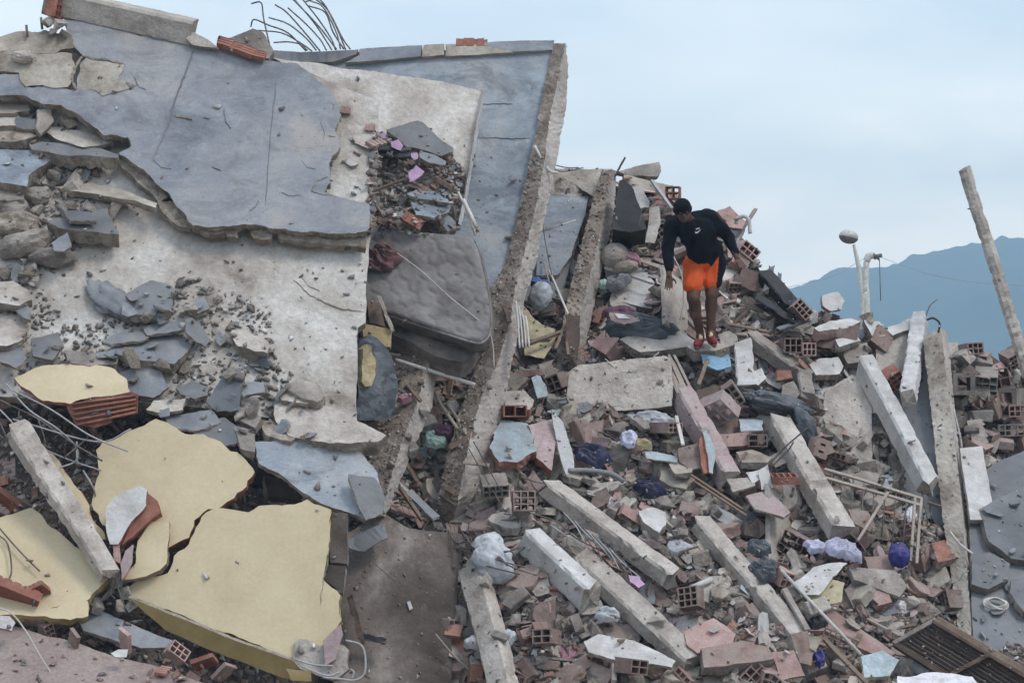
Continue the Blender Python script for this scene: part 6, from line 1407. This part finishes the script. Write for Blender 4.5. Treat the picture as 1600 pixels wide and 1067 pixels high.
# chest mark: a white curved tick with a tiny word-like bar above it, set on the cloth
dg = bpy.context.evaluated_depsgraph_get()
from mathutils.bvhtree import BVHTree
bv = BVHTree.FromPolygons([v.co + MO_ for v in sw.data.vertices], [tuple(p.vertices) for p in sw.data.polygons])
def onshirt(px, py, off=.004):
    d = raydir(px, py).normalized(); h = bv.ray_cast(CAM, d)
    return (h[0] - d * off) if h[0] else PW(px, py, MD - .4)
def swoosh():
    up_e = [(1086.6,359.6),(1086.2,361.8),(1087.2,362.9),(1089.4,362.2),(1092.2,360.6),(1095.6,358.2)]
    lo_e = [(1086.6,359.6),(1085.6,363.0),(1087.0,365.0),(1089.6,364.6),(1092.6,362.0),(1095.6,358.2)]
    V = [onshirt(*p) for p in up_e] + [onshirt(*p) for p in lo_e]; n = len(up_e)
    F = [[i, i + 1, n + i + 1, n + i] for i in range(n - 1)]
    c = V[0].copy(); V2 = [v - c for v in V]; link('chest_logo', mesh('chest_logo', V2 + [v + FWD * .004 for v in V2], F + [[x + 2 * n for x in f[::-1]] for f in F]), 'logo_white', sw, Matrix.Translation(c))
    # four tiny letters above the tick
    L = {'N': [((0,0),(0,1)),((0,1),(.7,0)),((.7,0),(.7,1))], 'I': [((0,0),(0,1))], 'K': [((0,0),(0,1)),((0,.45),(.65,1)),((0,.45),(.65,0))], 'E': [((0,0),(0,1)),((0,0),(.6,0)),((0,.5),(.5,.5)),((0,1),(.6,1))]}
    x = 1087.6
    V = []; F = []
    for ch, adv in (('N', 1.9), ('I', .9), ('K', 1.8), ('E', 1.8)):
        for (a, b) in L[ch]:
            A = (x + a[0] * 1.7, 359.2 - a[1] * 2.1 - (x - 1087) * .25); B_ = (x + b[0] * 1.7, 359.2 - b[1] * 2.1 - (x - 1087) * .25)
            dx, dy = B_[0] - A[0], B_[1] - A[1]; l = math.hypot(dx, dy) or 1; nx, ny = -dy / l * .25, dx / l * .25; k = len(V)
            V += [onshirt(A[0] + nx, A[1] + ny), onshirt(B_[0] + nx, B_[1] + ny), onshirt(B_[0] - nx, B_[1] - ny), onshirt(A[0] - nx, A[1] - ny)]; F.append([k, k+1, k+2, k+3])
        x += adv
    c = V[0].copy(); link('chest_lettering', mesh('chest_lettering', [v - c for v in V], F), 'logo_white', sw, Matrix.Translation(c))
swoosh()
# shorts
bm = bmesh.new(); bm2 = bmesh.new()
cap_mesh(bm, PE_ + Vector((-.03, 0, .06)), PE_ + Vector((.05, 0, .08)), .135, .14); cap_mesh(bm, PE_, HPL, .15, .14); cap_mesh(bm, PE_, HPR, .15, .14)
SL = M3(1082, 447, -.14); SR = M3(1112.5, 441, -.05)
cap_mesh(bm, HPL, SL, .13, .105); cap_mesh(bm, HPR, SR, .14, .10)
shorts = remesh('shorts', bm, ['orange_cloth', 'black_knit'], .009, 6, man, fold(9, .014, (1, 1, .5)))
# cut the leg hems flat and colour the side panel
bm = bmesh.new(); bm.from_mesh(shorts.data)
for lo, dirn in ((M3(1084, 459.5, 0) - MO_, Vector((-.05, 0, -1))), (M3(1112, 454, 0) - MO_, Vector((.12, 0, -1)))):
    pass
zc = (M3(1098, 458, 0) - MO_)
bmesh.ops.bisect_plane(bm, geom=bm.verts[:] + bm.edges[:] + bm.faces[:], plane_co=zc, plane_no=Vector((-.16, .1, -1)), clear_outer=True)
bmesh.ops.holes_fill(bm, edges=[e for e in bm.edges if e.is_boundary], sides=0)
for f in bm.faces:
    c = f.calc_center_median() + MO_
    px = 800 + FPX * (c - CAM).dot(RT) / (c - CAM).dot(FWD); py = 533.5 - FPX * (c - CAM).dot(UPV) / (c - CAM).dot(FWD)
    if px > 1118.5 + (455 - py) * .10: f.material_index = 1
bm.to_mesh(shorts.data); bm.free()
# cap
bm = bmesh.new(); ell_mesh(bm, HEAD + hd @ Vector((0, .012, .045)), (.092, .108, .088), hd); cap_mesh(bm, HEAD + hd @ Vector((-.04, .02, .015)), HEAD + hd @ Vector((.04, .02, .015)), .062, .062)
ell_mesh(bm, HEAD + hd @ Vector((0, .015, .022)), (.094, .112, .018), hd)
capo = remesh('cap', bm, 'black_knit', .007, 4, man)
# shoes
for a, nm, tw in ((ANL, 0, -.25), (ANR, 1, .15)):
    bm = bmesh.new(); f = Vector((tw, -1, -.28)).normalized(); h = a + Vector((0, .03, -.07))
    cap_mesh(bm, h, h + f * .14, .047, .046); cap_mesh(bm, h + f * .1, h + f * .2, .045, .036); cap_mesh(bm, a + Vector((0, .0, -.02)), h, .046, .047)
    sh_ = remesh('shoe', bm, 'red_shoe', .006, 3, man)
    bm = bmesh.new(); cap_mesh(bm, a + Vector((0, -.055, -.035)), a + Vector((0, -.09, -.055)), .022, .02); remesh('sock_trim', bm, 'yellow_trim', .006, 2, sh_, fold(60, .006))
    bm = bmesh.new(); cap_mesh(bm, h + Vector((0, .0, -.042)), h + f * .2 + Vector((0, 0, -.03)), .03, .028); remesh('sole', bm, 'maroon_cloth', .006, 2, sh_)
# stones the man stands on
FT = PlN(1104, 540, MD + .02, (0, -.25, 1))
T(panel('stone_slab', [(1072,540),(1092,533),(1128,533),(1140,541),(1118,548),(1085,549)], PlN(1104, 541, MD, (0, -.5, .9)), .12, ('concrete_light', 'broken_edge'), rough=.012), 'flat stone directly under the man\'s red shoes', 'slab fragment')

# ================================================================ SCATTERED RUBBLE
bpy.context.view_layer.update()
haze_o = hz_; haze_o.hide_viewport = True
dg = bpy.context.evaluated_depsgraph_get(); dg.update()
man_objs = {o.name for o in man.children_recursive}
def cast(px, py):
    ok, loc, nor, idx, ob, _ = S.ray_cast(dg, CAM, raydir(px, py).normalized(), distance=80)
    return (loc, nor, ob.name, idx) if ok else None
rs = random.Random(11)
ZONES = [([(560,200),(760,200),(760,380),(560,380)], 'in the shard heap on the cream slab behind'),
 ([(0,0),(600,0),(600,330),(0,440)], 'among the broken layers left of the slate sheet'), ([(0,330),(560,330),(560,560),(0,560)], 'in the debris patch on the cream slab'),
 ([(0,560),(600,560),(600,680),(0,680)], 'around the yellow topped wall piece'), ([(0,680),(545,680),(545,1100),(0,1100)], 'at the foot of the yellow walls'),
 ([(560,380),(760,380),(760,560),(560,560)], 'under the mattress'), ([(560,540),(770,560),(740,830),(560,830)], 'in the gully between the lower edge beams'),
 ([(700,240),(960,240),(900,560),(740,560)], 'between the two long edge beams'), ([(740,540),(900,540),(900,760),(700,760)], 'around the blue painted wall piece'),
 ([(860,230),(1060,230),(1060,400),(920,400)], 'beside the black bag near the skyline'), ([(880,400),(1060,400),(1060,560),(880,560)], 'among the clothes left of the man'),
 ([(1060,300),(1220,300),(1220,440),(1060,440)], 'on the skyline right of the man'), ([(1060,440),(1260,440),(1260,560),(1060,560)], 'around the legs of the man'),
 ([(880,560),(1080,560),(1080,700),(880,700)], 'under the grey beige wall panel'), ([(880,700),(1080,700),(1080,800),(880,800)], 'between the navy garment and the long lintel'),
 ([(1080,560),(1280,560),(1280,660),(1080,660)], 'around the grey tarp bundle'), ([(1080,660),(1230,660),(1230,800),(1080,800)], 'left of the thick beam below the tarp'),
 ([(1230,440),(1480,440),(1480,600),(1230,600)], 'near the lamp posts on the right skyline'), ([(1230,600),(1480,600),(1480,730),(1230,730)], 'around the long white-topped beam'),
 ([(1230,730),(1480,730),(1480,900),(1230,900)], 'around the bar grille'), ([(1480,500),(1700,500),(1700,640),(1480,640)], 'under the leaning post at far right'),
 ([(1480,640),(1700,640),(1700,1100),(1480,1100)], 'above the cracked dark blocks at far right'), ([(700,800),(900,800),(900,930),(700,930)], 'around the white sack'),
 ([(700,900),(900,930),(900,1100),(700,1100)], 'beside the steep pitted beam'), ([(900,800),(1100,800),(1100,930),(900,930)], 'between the long lintel and the wide beam'),
 ([(900,920),(1100,930),(1100,1100),(900,1100)], 'around the wide beam at the bottom'), ([(1080,800),(1280,800),(1280,930),(1080,930)], 'around the beam that runs to the bottom'),
 ([(1080,930),(1280,930),(1280,1100),(1080,1100)], 'at the bottom between wide beam and white pipe'), ([(1280,900),(1480,900),(1480,1100),(1280,1100)], 'between white pipe and slatted frame')]
def zone(x, y):
    for P, s in ZONES:
        if inpoly(x, y, P): return s
    return 'on the rubble slope'
V_CH = [chunk_mesh(rs, rs.randint(10, 15), rs.uniform(.5, .9)) for _ in range(14)]
V_SH = [shard_mesh(rs, rs.uniform(.07, .16)) for _ in range(18)]
V_HB = [hollow_mesh(rs, *q, jag=j) for q, j in (((.2, .14, .2, 3, 2), .1), ((.2, .2, .2, 3, 3), .45), ((.24, .14, .16, 4, 2), .3), ((.2, .14, .12, 3, 2), .5), ((.14, .14, .2, 2, 2), .4), ((.2, .07, .16, 3, 1), .5))]
V_RB = [ribbed_mesh(rs, rs.uniform(.12, .24), rs.uniform(.08, .18), rs.uniform(.015, .03), rs.randint(3, 6)) for _ in range(8)]
def solid(rr):
    m = beam_mesh('b', rr.uniform(.16, .3), rr.uniform(.09, .16), rr.uniform(.07, .12), rr, seg=.08, brk=.02)
    for v in m.vertices: v.co.x -= .12
    return m
V_SB = [solid(rs) for _ in range(8)]
def lump(rr):
    o = crumple('lump', Vector((0, 0, 0)), (1.2, 1, .75), 'concrete', sub=3, amp=.34, fr=1.8, seed=rr.uniform(0, 90), ridge=False)
    me = o.data; bpy.data.objects.remove(o); PMW.clear() if False else None
    me.polygons.foreach_set('use_smooth', [False] * len(me.polygons)); return me
def wallfrag(rr):
    P = [((math.cos(a) * rr.uniform(.07, .16)), math.sin(a) * rr.uniform(.06, .12)) for a in [2 * math.pi * k / 7 for k in range(7)]]
    rg = rough_ring(P, .02, .012, rr); n = len(rg); V = []; F = []
    for z, sh in ((.03, 1), (.02, 1.02), (-.01, .98), (-.035, 1)):
        V += [(q.x * (sh + rr.uniform(-.05, .05) * (z < .03)), q.y * (sh + rr.uniform(-.05, .05) * (z < .03)), z + rr.uniform(-.003, .003)) for q in rg]
    F = [list(range(n))]
    for k in range(3): F += [[k*n+i, (k+1)*n+i, (k+1)*n+(i+1)%n, k*n+(i+1)%n] for i in range(n)]
    F.append(list(range(3*n, 4*n))[::-1])
    return mesh('wall_fragment', V, F, [0] + [1] * (3 * n + 1))
def scrapwire(rr):
    p = [Vector((0, 0, 0))]; d = Vector((1, 0, .2))
    for k in range(5): p.append(p[-1] + d * .07); d = (d + Vector((rr.uniform(-.6, .6), rr.uniform(-.6, .6), rr.uniform(-.3, .5)))).normalized()
    o = tube('w', p, .006, 'rebar_steel', n=5, smooth=3); me = o.data; bpy.data.objects.remove(o); return me
def scrapcloth(rr):
    o = drape('c', Vector((0, 0, 0)), (0, 0, 1), .2, .14, 'grey_cloth', rr.uniform(0, 50), .014, .02); me = o.data; bpy.data.objects.remove(o); return me
V_ML = [hull([(rs.gauss(0, .3), rs.gauss(0, .26), rs.gauss(0, .2)) for _ in range(30)], 'lump') for _ in range(12)]; V_WF = [wallfrag(rs) for _ in range(12)]; V_CB = [scrapwire(rs) for _ in range(8)]; V_CL = [scrapcloth(rs) for _ in range(5)]
KINDS = { # name: (meshes, materials+weights, size range in m (None: real size), label word)
 'brick_shard': (V_SH, [('brick_dusty', 6), ('brick_pink', 3), ('brick_orange', .8)], (.06, .22), {'brick_dusty': 'dusty brown', 'brick_pink': 'pale pink', 'brick_orange': 'orange red'}, 'flat brick shard'),
 'brick_piece': (V_RB, [('brick_dusty', 5), ('brick_pink', 3), ('brick_orange', 1.2)], (.6, 1.05), {'brick_dusty': 'dusty brown', 'brick_pink': 'pale pink', 'brick_orange': 'orange red'}, 'ribbed brick fragment'),
 'hollow_brick': (V_HB, [('brick_dusty', 6), ('brick_orange', .8), ('concrete', 2), ('brick_pink', 2)], (.75, 1.05), {'brick_dusty': 'dusty brown', 'brick_pink': 'pale pink', 'brick_orange': 'orange red', 'concrete': 'grey'}, 'broken hollow brick'),
 'mortar_block': (V_SB, [('concrete', 4), ('concrete_light', 2), ('brick_dusty', 3)], (.6, 1.1), {'brick_dusty': 'brownish', 'concrete': 'grey', 'concrete_light': 'pale'}, 'oblong masonry block'),
 'concrete_chunk': (V_CH, [('concrete', 5), ('concrete_light', 3), ('broken_edge', 3)], (.06, .24), {'broken_edge': 'beige', 'concrete': 'grey', 'concrete_light': 'pale'}, 'angular concrete chunk'),
 'plaster_shard': (V_SH, [('concrete_light', 4), ('white_paint', 2), ('pink_plaster', 1.2), ('cream_dusty', 3), ('blue_plaster', .35)], (.08, .3), {'concrete_light': 'pale grey', 'white_paint': 'white', 'pink_plaster': 'pinkish', 'cream_dusty': 'cream', 'blue_plaster': 'light blue'}, 'flat plaster shard'),
 'slate_shard': (V_SH, [('slate_flake', 4), ('slate_dark', 1)], (.07, .28), {'slate_flake': 'blue-grey', 'slate_dark': 'dark grey'}, 'flat slate shard'),
 'mortar_lump': (V_ML, [('concrete', 5), ('cream_dusty', 2), ('broken_edge', 3), ('concrete_light', 2)], (.06, .2), {'broken_edge': 'beige', 'concrete': 'grey', 'concrete_light': 'pale', 'cream_dusty': 'cream'}, 'rough mortar lump'),
 'wall_fragment': (V_WF, [('concrete_light', 3), ('pink_plaster', 1.2), ('cream_dusty', 3), ('brick_dusty', 3), ('white_paint', .6)], (.8, 1.6), {'concrete_light': 'pale grey', 'white_paint': 'white', 'pink_plaster': 'pinkish', 'cream_dusty': 'cream', 'brick_dusty': 'dusty brown'}, 'plastered wall fragment'),
 'cable_scrap': (V_CB, [('rebar_steel', 3), ('pvc_white', 2), ('black_plastic', 1)], (.6, 1.4), {'rebar_steel': 'rusty', 'pvc_white': 'pale', 'black_plastic': 'black'}, 'bent wire scrap'),
 'cloth_scrap': (V_CL, [('grey_cloth', 2), ('clear_plastic', 3), ('navy_cloth', 1), ('pink_cloth', 1), ('paper', 1), ('black_plastic', 1.5)], (.7, 1.3), {'grey_cloth': 'grey', 'clear_plastic': 'clear plastic', 'navy_cloth': 'navy', 'pink_cloth': 'pink', 'paper': 'white', 'black_plastic': 'black'}, 'crumpled scrap'),
 'wood_splinter': (None, [('wood_pale', 2), ('wood_brown', 3), ('wood_dark', 1)], (.15, .5), {'wood_pale': 'pale', 'wood_brown': 'brown', 'wood_dark': 'dark'}, 'wood splinter')}
V_WD = [beam_mesh('w', 1, .06, .03, rs, seg=.3, brk=.05, chip=.004) for _ in range(4)]
COUNT = {k: 0 for k in KINDS}; MAXK = 298
PTS = []
def put(kind, px, py, hit, sc=None):
    if COUNT[kind] >= MAXK: return
    ms, mm, sr, words, noun = KINDS[kind]
    loc, n, _, _ = hit; z = zone(px, py)
    mt = rs.choices([q[0] for q in mm], [q[1] for q in mm])[0]
    s = rs.uniform(0, 1) ** 2.0; size = sr[0] + (sr[1] - sr[0]) * s
    size *= 1.15
    if sc: size *= sc
    szw = 'small ' if s < .3 else ('large ' if s > .7 else '')
    if kind in ('hollow_brick', 'mortar_block', 'brick_piece', 'wall_fragment', 'cable_scrap', 'cloth_scrap'): s = (size - sr[0]) / (sr[1] - sr[0])
    u = (n * .6 + Vector((0, -.25, .6))).normalized()
    flat = kind in ('wall_fragment', 'cable_scrap', 'cloth_scrap', 'brick_shard', 'plaster_shard', 'slate_shard', 'brick_piece', 'wood_splinter')
    j = .45 if flat else 1.
    u = (u + Vector((rs.gauss(0, j), rs.gauss(0, j), rs.gauss(0, j))) * .8).normalized()
    x = u.orthogonal().normalized(); x = Matrix.Rotation(rs.uniform(0, 6.28), 3, u) @ x
    rot = frame(Vector(), x, u.cross(x), u).to_3x3()
    me = rs.choice(ms if ms else V_WD)
    if kind == 'wood_splinter': scv = (size, rs.uniform(.5, 1), rs.uniform(.5, 1))
    elif kind in ('brick_shard', 'plaster_shard', 'slate_shard'): scv = (size * rs.uniform(.8, 1.6), size, size * (1 if size < .15 else .7))
    elif kind in ('concrete_chunk', 'mortar_lump'): scv = (size * rs.uniform(.8, 1.5), size, size)
    else: scv = (size, size, size)
    p = loc + u * (.02 if flat else size * .1) + Vector((0, -.02, 0))
    mats2 = [mt, 'brick_orange' if (mt == 'pink_plaster' and rs.random() < .5) else ('broken_edge' if mt in ('white_paint', 'cream_dusty', 'slate_flake', 'blue_plaster') else mt)]
    if kind in ('hollow_brick', 'brick_piece', 'mortar_lump', 'cable_scrap', 'cloth_scrap'): mats2 = mats2[:1]
    if kind == 'wall_fragment': mats2 = [mt, rs.choice(['broken_edge', 'brick_dusty', 'concrete', 'brick_dusty'])]
    if kind == 'wall_fragment' and len(me.materials) < 2:
        me.materials.clear(); me.materials.append(MATS['concrete']); me.materials.append(MATS['concrete'])
    if kind == 'mortar_block': mats2 = [mt, mt]
    if kind in ('brick_shard', 'plaster_shard', 'slate_shard') and len(me.materials) < 2:
        me.materials.clear(); me.materials.append(MATS['concrete']); me.materials.append(MATS['concrete']); 
        pi = [0] + [1] * (len(me.polygons) - 1); me.polygons.foreach_set('material_index', pi)
    elif kind in ('mortar_block', 'wood_splinter') and len(me.materials) < 2:
        me.materials.clear(); me.materials.append(MATS['concrete']); me.materials.append(MATS['concrete'])
        if kind == 'wood_splinter': mats2 = [mt, mt]
    if kind == 'wood_splinter': mats2 = [mt, mt]
    o = placed(kind, me, mats2, p, rot, scv)
    tl = 'upended ' if u.z < .35 else ('level ' if u.z > .85 else ('' if rot.col[0].z > 0 else 'slanting '))
    lb = f"{szw}{tl}{words[mt]} {noun} {z}"
    T(o, lb, {'hollow_brick': 'brick', 'brick_piece': 'brick', 'brick_shard': 'brick shard', 'mortar_block': 'block', 'concrete_chunk': 'rubble chunk', 'plaster_shard': 'plaster', 'slate_shard': 'slate', 'wood_splinter': 'wood', 'mortar_lump': 'rubble chunk', 'wall_fragment': 'wall fragment', 'cable_scrap': 'wire', 'cloth_scrap': 'scrap'}[kind], f"{words[mt]} {noun}s {z}".strip())
    COUNT[kind] += 1; PTS.append((px, py, size))
def spread(poly, n, kinds, targets=('rubble_mound',), sc=None, heavy=4):
    xs = [p[0] for p in poly]; ys = [p[1] for p in poly]; done = 0; tries = 0; mine = []
    while done < n and tries < n * 14:
        tries += 1; best = None
        for _ in range(heavy):
            x, y = rs.uniform(min(xs), max(xs)), rs.uniform(min(ys), max(ys))
            if not inpoly(x, y, poly): continue
            d = min([(x - a) ** 2 + (y - b) ** 2 for a, b in mine[-400:]] or [1e9])
            if best is None or d > best[0]: best = (d, x, y)
        if not best: continue
        x, y = best[1:]; h = cast(x, y)
        if not h or not any(h[2].startswith(t) for t in targets): continue
        put(rs.choices([k for k, _ in kinds], [w_ for _, w_ in kinds])[0], x, y, h, sc); mine.append((x, y)); done += 1
MIX = [('brick_shard', 3.4), ('brick_piece', 2.3), ('hollow_brick', .9), ('mortar_block', 1.1), ('concrete_chunk', 2.2), ('mortar_lump', 1.2), ('plaster_shard', 2.8), ('wall_fragment', 1.3), ('wood_splinter', 1.1), ('slate_shard', .5), ('cable_scrap', .6), ('cloth_scrap', .25)]
MIXR = [('brick_shard', 2), ('hollow_brick', 4), ('mortar_block', 4), ('concrete_chunk', 3), ('plaster_shard', 2)]
HEAP = [(700,240),(1030,270),(1060,300),(1160,340),(1200,440),(1260,470),(1480,520),(1480,1100),(700,1100),(600,830),(560,560),(700,560)]
spread(HEAP, 1650, MIX)
spread(HEAP, 45, [('concrete_chunk', 3), ('brick_shard', 3), ('plaster_shard', 2), ('brick_piece', 1)], ('concrete_beam', 'wall_panel', 'floor_slab', 'broken_plate'), .6)
spread([(1480,540),(1640,540),(1640,760),(1500,780)], 85, MIXR, sc=1.1)
spread([(1040,300),(1200,340),(1250,460),(1200,520),(1060,520)], 70, MIX)
spread([(592,215),(660,225),(722,262),(722,330),(708,366),(575,366),(580,240)], 95, [('brick_shard', 4), ('plaster_shard', 2), ('slate_shard', 2), ('concrete_chunk', 2), ('wood_splinter', 1), ('brick_piece', 1)], ('floor_slab', 'rubble_mound'), .75)
spread([(0,150),(60,175),(180,250),(120,300),(60,320),(180,330),(60,430),(0,560)], 90, [('concrete_chunk', 4), ('mortar_lump', 4), ('slate_shard', 2), ('plaster_shard', 2)], ('floor_slab', 'rubble_mound'), .85)
spread([(60,520),(300,430),(410,480),(430,560),(500,690),(200,650),(60,600)], 150, [('concrete_chunk', 4), ('mortar_lump', 3), ('slate_shard', 5), ('plaster_shard', 1.5), ('brick_shard', .7)], ('floor_slab', 'rubble_mound', 'slate_flake'), .6)
spread([(0,560),(400,660),(400,800),(0,1000)], 90, [('concrete_chunk', 3), ('brick_shard', 3), ('brick_piece', 1.5)], ('rubble_mound',), .8)
spread([(20,950),(200,1000),(420,1070),(400,1100),(150,1030)], 45, [('brick_piece', 3), ('concrete_chunk', 2), ('brick_shard', 3)], ('rubble_mound', 'plaster_slab', 'floor_slab'), .7)
spread([(0,45),(112,50),(118,80),(0,80)], 22, [('concrete_chunk', 4), ('plaster_shard', 3)], ('broken_plate', 'floor_slab'), .7)
spread([(600,530),(700,440),(870,70),(890,200),(700,700),(560,830)], 45, [('concrete_chunk', 2), ('brick_shard', 2), ('plaster_shard', 1)], ('edge_beam',), .45)
spread([(1462,530),(1500,700),(1520,990),(1480,900)], 30, [('concrete_chunk', 2), ('brick_shard', 1), ('plaster_shard', 1)], ('edge_beam',), .5)
spread([(850,265),(960,265),(930,470),(840,480)], 22, [('plaster_shard', 3), ('concrete_chunk', 1)], ('floor_piece', 'edge_beam', 'broken_plate'), .6)
spread([(1515,790),(1600,700),(1600,1000),(1525,1000)], 26, [('concrete_chunk', 3), ('plaster_shard', 1), ('slate_shard', 3)], ('floor_slab', 'paving_block', 'rubble_mound'), .8)
spread([(590,830),(720,830),(700,1000),(560,1000)], 8, [('concrete_chunk', 3), ('plaster_shard', 1)], ('floor_slab',), .35)

spread([(600,545),(690,560),(790,450),(800,520),(700,800),(560,820)], 60, [('brick_shard', 2), ('concrete_chunk', 2), ('mortar_lump', 2), ('plaster_shard', 1), ('wood_splinter', 1)], ('edge_beam', 'rubble_mound'), .75)
# ---- crumbs nobody could count ---------------------------------
def tmpl(flatness, n=9):
    me = hull([(rs.uniform(-.5, .5), rs.uniform(-.4, .4), rs.uniform(-.5, .5) * flatness) for _ in range(n)], 't')
    me.calc_loop_triangles(); V = np.array([v.co[:] for v in me.vertices]); F = np.array([t.vertices[:] for t in me.loop_triangles]); bpy.data.meshes.remove(me); return V, F
TM = {'flat': [tmpl(.22) for _ in range(6)], 'round': [tmpl(.8) for _ in range(6)]}
def stuff(name, m, shape, items, lb, cat):
    g = np.random.default_rng(len(items)); VV = []; FF = []; b = 0
    for (loc, n, s) in items:
        V, F = TM[shape][g.integers(6)]
        u = np.array(n) * .7 + np.array([0, -.2, .6]) + g.normal(0, .45, 3); u /= np.linalg.norm(u)
        x = np.cross(u, g.normal(0, 1, 3)); x /= np.linalg.norm(x); y = np.cross(u, x)
        sc = s * g.uniform(.6, 1.5, 3)
        VV.append((V * sc) @ np.array([x, y, u]) + np.array(loc) + u * s * .1); FF.append(F + b); b += len(V)
    V = np.concatenate(VV); F = np.concatenate(FF); c = V.mean(0); V = V - c
    me = bpy.data.meshes.new(name); me.vertices.add(len(V)); me.vertices.foreach_set('co', V.ravel())
    me.loops.add(F.size); me.loops.foreach_set('vertex_index', F.ravel().astype(np.int32)); me.polygons.add(len(F)); me.polygons.foreach_set('loop_start', np.arange(0, F.size, 3, dtype=np.int32)); me.update(calc_edges=True); me.validate()
    T(link(name, me, m, None, Matrix.Translation(Vector(c))), lb, cat, kind='stuff')
bins = {'brick_crumbs': [], 'concrete_crumbs': [], 'plaster_crumbs': [], 'slate_crumbs': []}
LEFTD = [[(0,150),(60,175),(190,250),(120,300),(190,340),(120,400),(60,440),(110,520),(0,560)], [(60,520),(160,500),(290,430),(420,480),(430,560),(520,640),(500,700),(200,650),(0,640)]]
CH_ = [(585,205),(660,225),(724,262),(724,330),(708,370),(575,370),(580,240)]
def crumbs(N, box, prob):
    for _ in range(N):
        x = rs.uniform(box[0], box[2]); y = rs.uniform(box[1], box[3])
        h = cast(x, y)
        if not h or h[2] in man_objs: continue
        p = prob(x, y, h)
        if rs.random() > p: continue
        s = .014 + .105 * rs.random() ** 2.1
        if h[2].startswith('rubble_mound'): k = rs.choices(list(bins), [5, 5, 1.6, .5])[0]
        elif x < 560: k = rs.choices(list(bins), [1.2 if y < 900 else 6, 6, 1, 2])[0]; s *= .8
        elif inpoly(x, y, CH_): k = rs.choices(list(bins), [5, 3, 1, 2])[0]
        else: k = rs.choices(list(bins), [3, 6, 1, .1])[0]; s *= .45
        bins[k].append((h[0], h[1], s))
def pr(x, y, h):
    n = h[2]
    if n.startswith('rubble_mound'): return .95
    if n.startswith(('concrete_beam', 'concrete_post', 'broken_plate')): return .03
    if n.startswith('edge_beam') and x > 1400: return .1
    if n.startswith('edge_beam'): return .5 if h[1].y > -.97 and h[1].x < .25 else .04
    if any(n.startswith(q) for q in ('yellow', 'slate_sheet', 'rebar', 'painted', 'white', 'mattress', 'black', 'chair', 'parapet', 'brick_red', 'ochre', 'concrete_post', 'seam', 'crack')): return .006
    if n.startswith('floor_slab'):
        if any(inpoly(x, y, P) for P in LEFTD) or inpoly(x, y, CH_): return .9
        if x < 600 and y > 150: return .05
        return .05
    if n.startswith('plaster_slab'): return .12
    if x > 560 and y > 300: return .07
    return .05
crumbs(78000, (560, 240, 1600, 1067), pr)
crumbs(16000, (0, 40, 560, 1067), pr)
crumbs(3500, (575, 200, 730, 370), pr)
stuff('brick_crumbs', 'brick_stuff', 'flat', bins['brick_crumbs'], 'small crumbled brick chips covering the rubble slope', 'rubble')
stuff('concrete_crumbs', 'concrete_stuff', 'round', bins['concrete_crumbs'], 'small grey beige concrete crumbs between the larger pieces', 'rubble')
stuff('plaster_crumbs', 'plaster_stuff', 'flat', bins['plaster_crumbs'], 'tiny white plaster flakes sprinkled over the rubble', 'rubble')
stuff('slate_crumbs', 'slate_stuff', 'flat', bins['slate_crumbs'], 'tiny dark slate chips sprinkled over the rubble', 'rubble')
haze_o.hide_viewport = False
print('COUNTS', COUNT, {k: len(v) for k, v in bins.items()})

# ---- parts: the side or core of a piece is a mesh of its own -------
def split(o, name):
    me = o.data
    if not me or len(me.materials) < 2 or me.users > 1: return
    if not any(p.material_index == 1 for p in me.polygons): return
    m2 = me.copy(); m2.name = name; side_mat = me.materials[1]
    for msh, keep in ((me, 0), (m2, 1)):
        bm = bmesh.new(); bm.from_mesh(msh); 
        bmesh.ops.delete(bm, geom=[f for f in bm.faces if f.material_index != keep], context='FACES')
        for f in bm.faces: f.material_index = 0
        bm.to_mesh(msh); bm.free()
    m2.materials.clear(); m2.materials.append(side_mat)
    base = o.name.split('.')[0]
    w = PMW.get(o, o.matrix_basis).copy(); nm = o.name; o.name = FACE.get(base, 'top_face')
    r = bpy.data.objects.new(nm, None); COL.objects.link(r); r.location = w.translation; r.empty_display_size = .1
    for k in ('label', 'category', 'group'):
        if k in o: r[k] = o[k]; del o[k]
    inv = Matrix.Translation(w.translation).inverted()
    o.parent = r; o.matrix_parent_inverse = inv; o.matrix_basis = w
    c = bpy.data.objects.new(name, m2); COL.objects.link(c); c.parent = r; c.matrix_parent_inverse = inv; c.matrix_basis = w
FACE = {'yellow_wall': 'plaster_face', 'white_wall_chunk': 'plaster_face', 'slate_sheet': 'screed_face', 'floor_slab': 'slab_face', 'edge_beam': 'beam_top', 'mattress': 'quilted_cover', 'concrete_beam': 'plaster_face'}
SPL = {'brick_red': 'brick_core', 'brick_dusty': 'brick_core', 'brick_pink': 'brick_core', 'ochre_paint': 'painted_edge', 'broken_edge': 'broken_edge', 'concrete_side': 'side_face', 'concrete': 'concrete_core', 'mattress_side': 'side_band', 'wood_pale': 'wood_edge'}
for o in list(S.objects):
    if o.type != 'MESH' or o.parent or o.get('kind') or not o.data or len(o.data.materials) < 2: continue
    base = o.name.split('.')[0]
    if base in ('yellow_wall', 'white_wall_chunk', 'edge_beam', 'mattress', 'floor_slab', 'slate_sheet', 'wall_panel', 'floor_piece', 'broken_plate', 'painted_board', 'slate_flake', 'plaster_slab', 'concrete_corner', 'wall_block', 'stone_slab', 'cardboard_box'):
        m1 = o.data.materials[1].name
        if m1 in SPL and m1 != o.data.materials[0].name: split(o, SPL[m1])
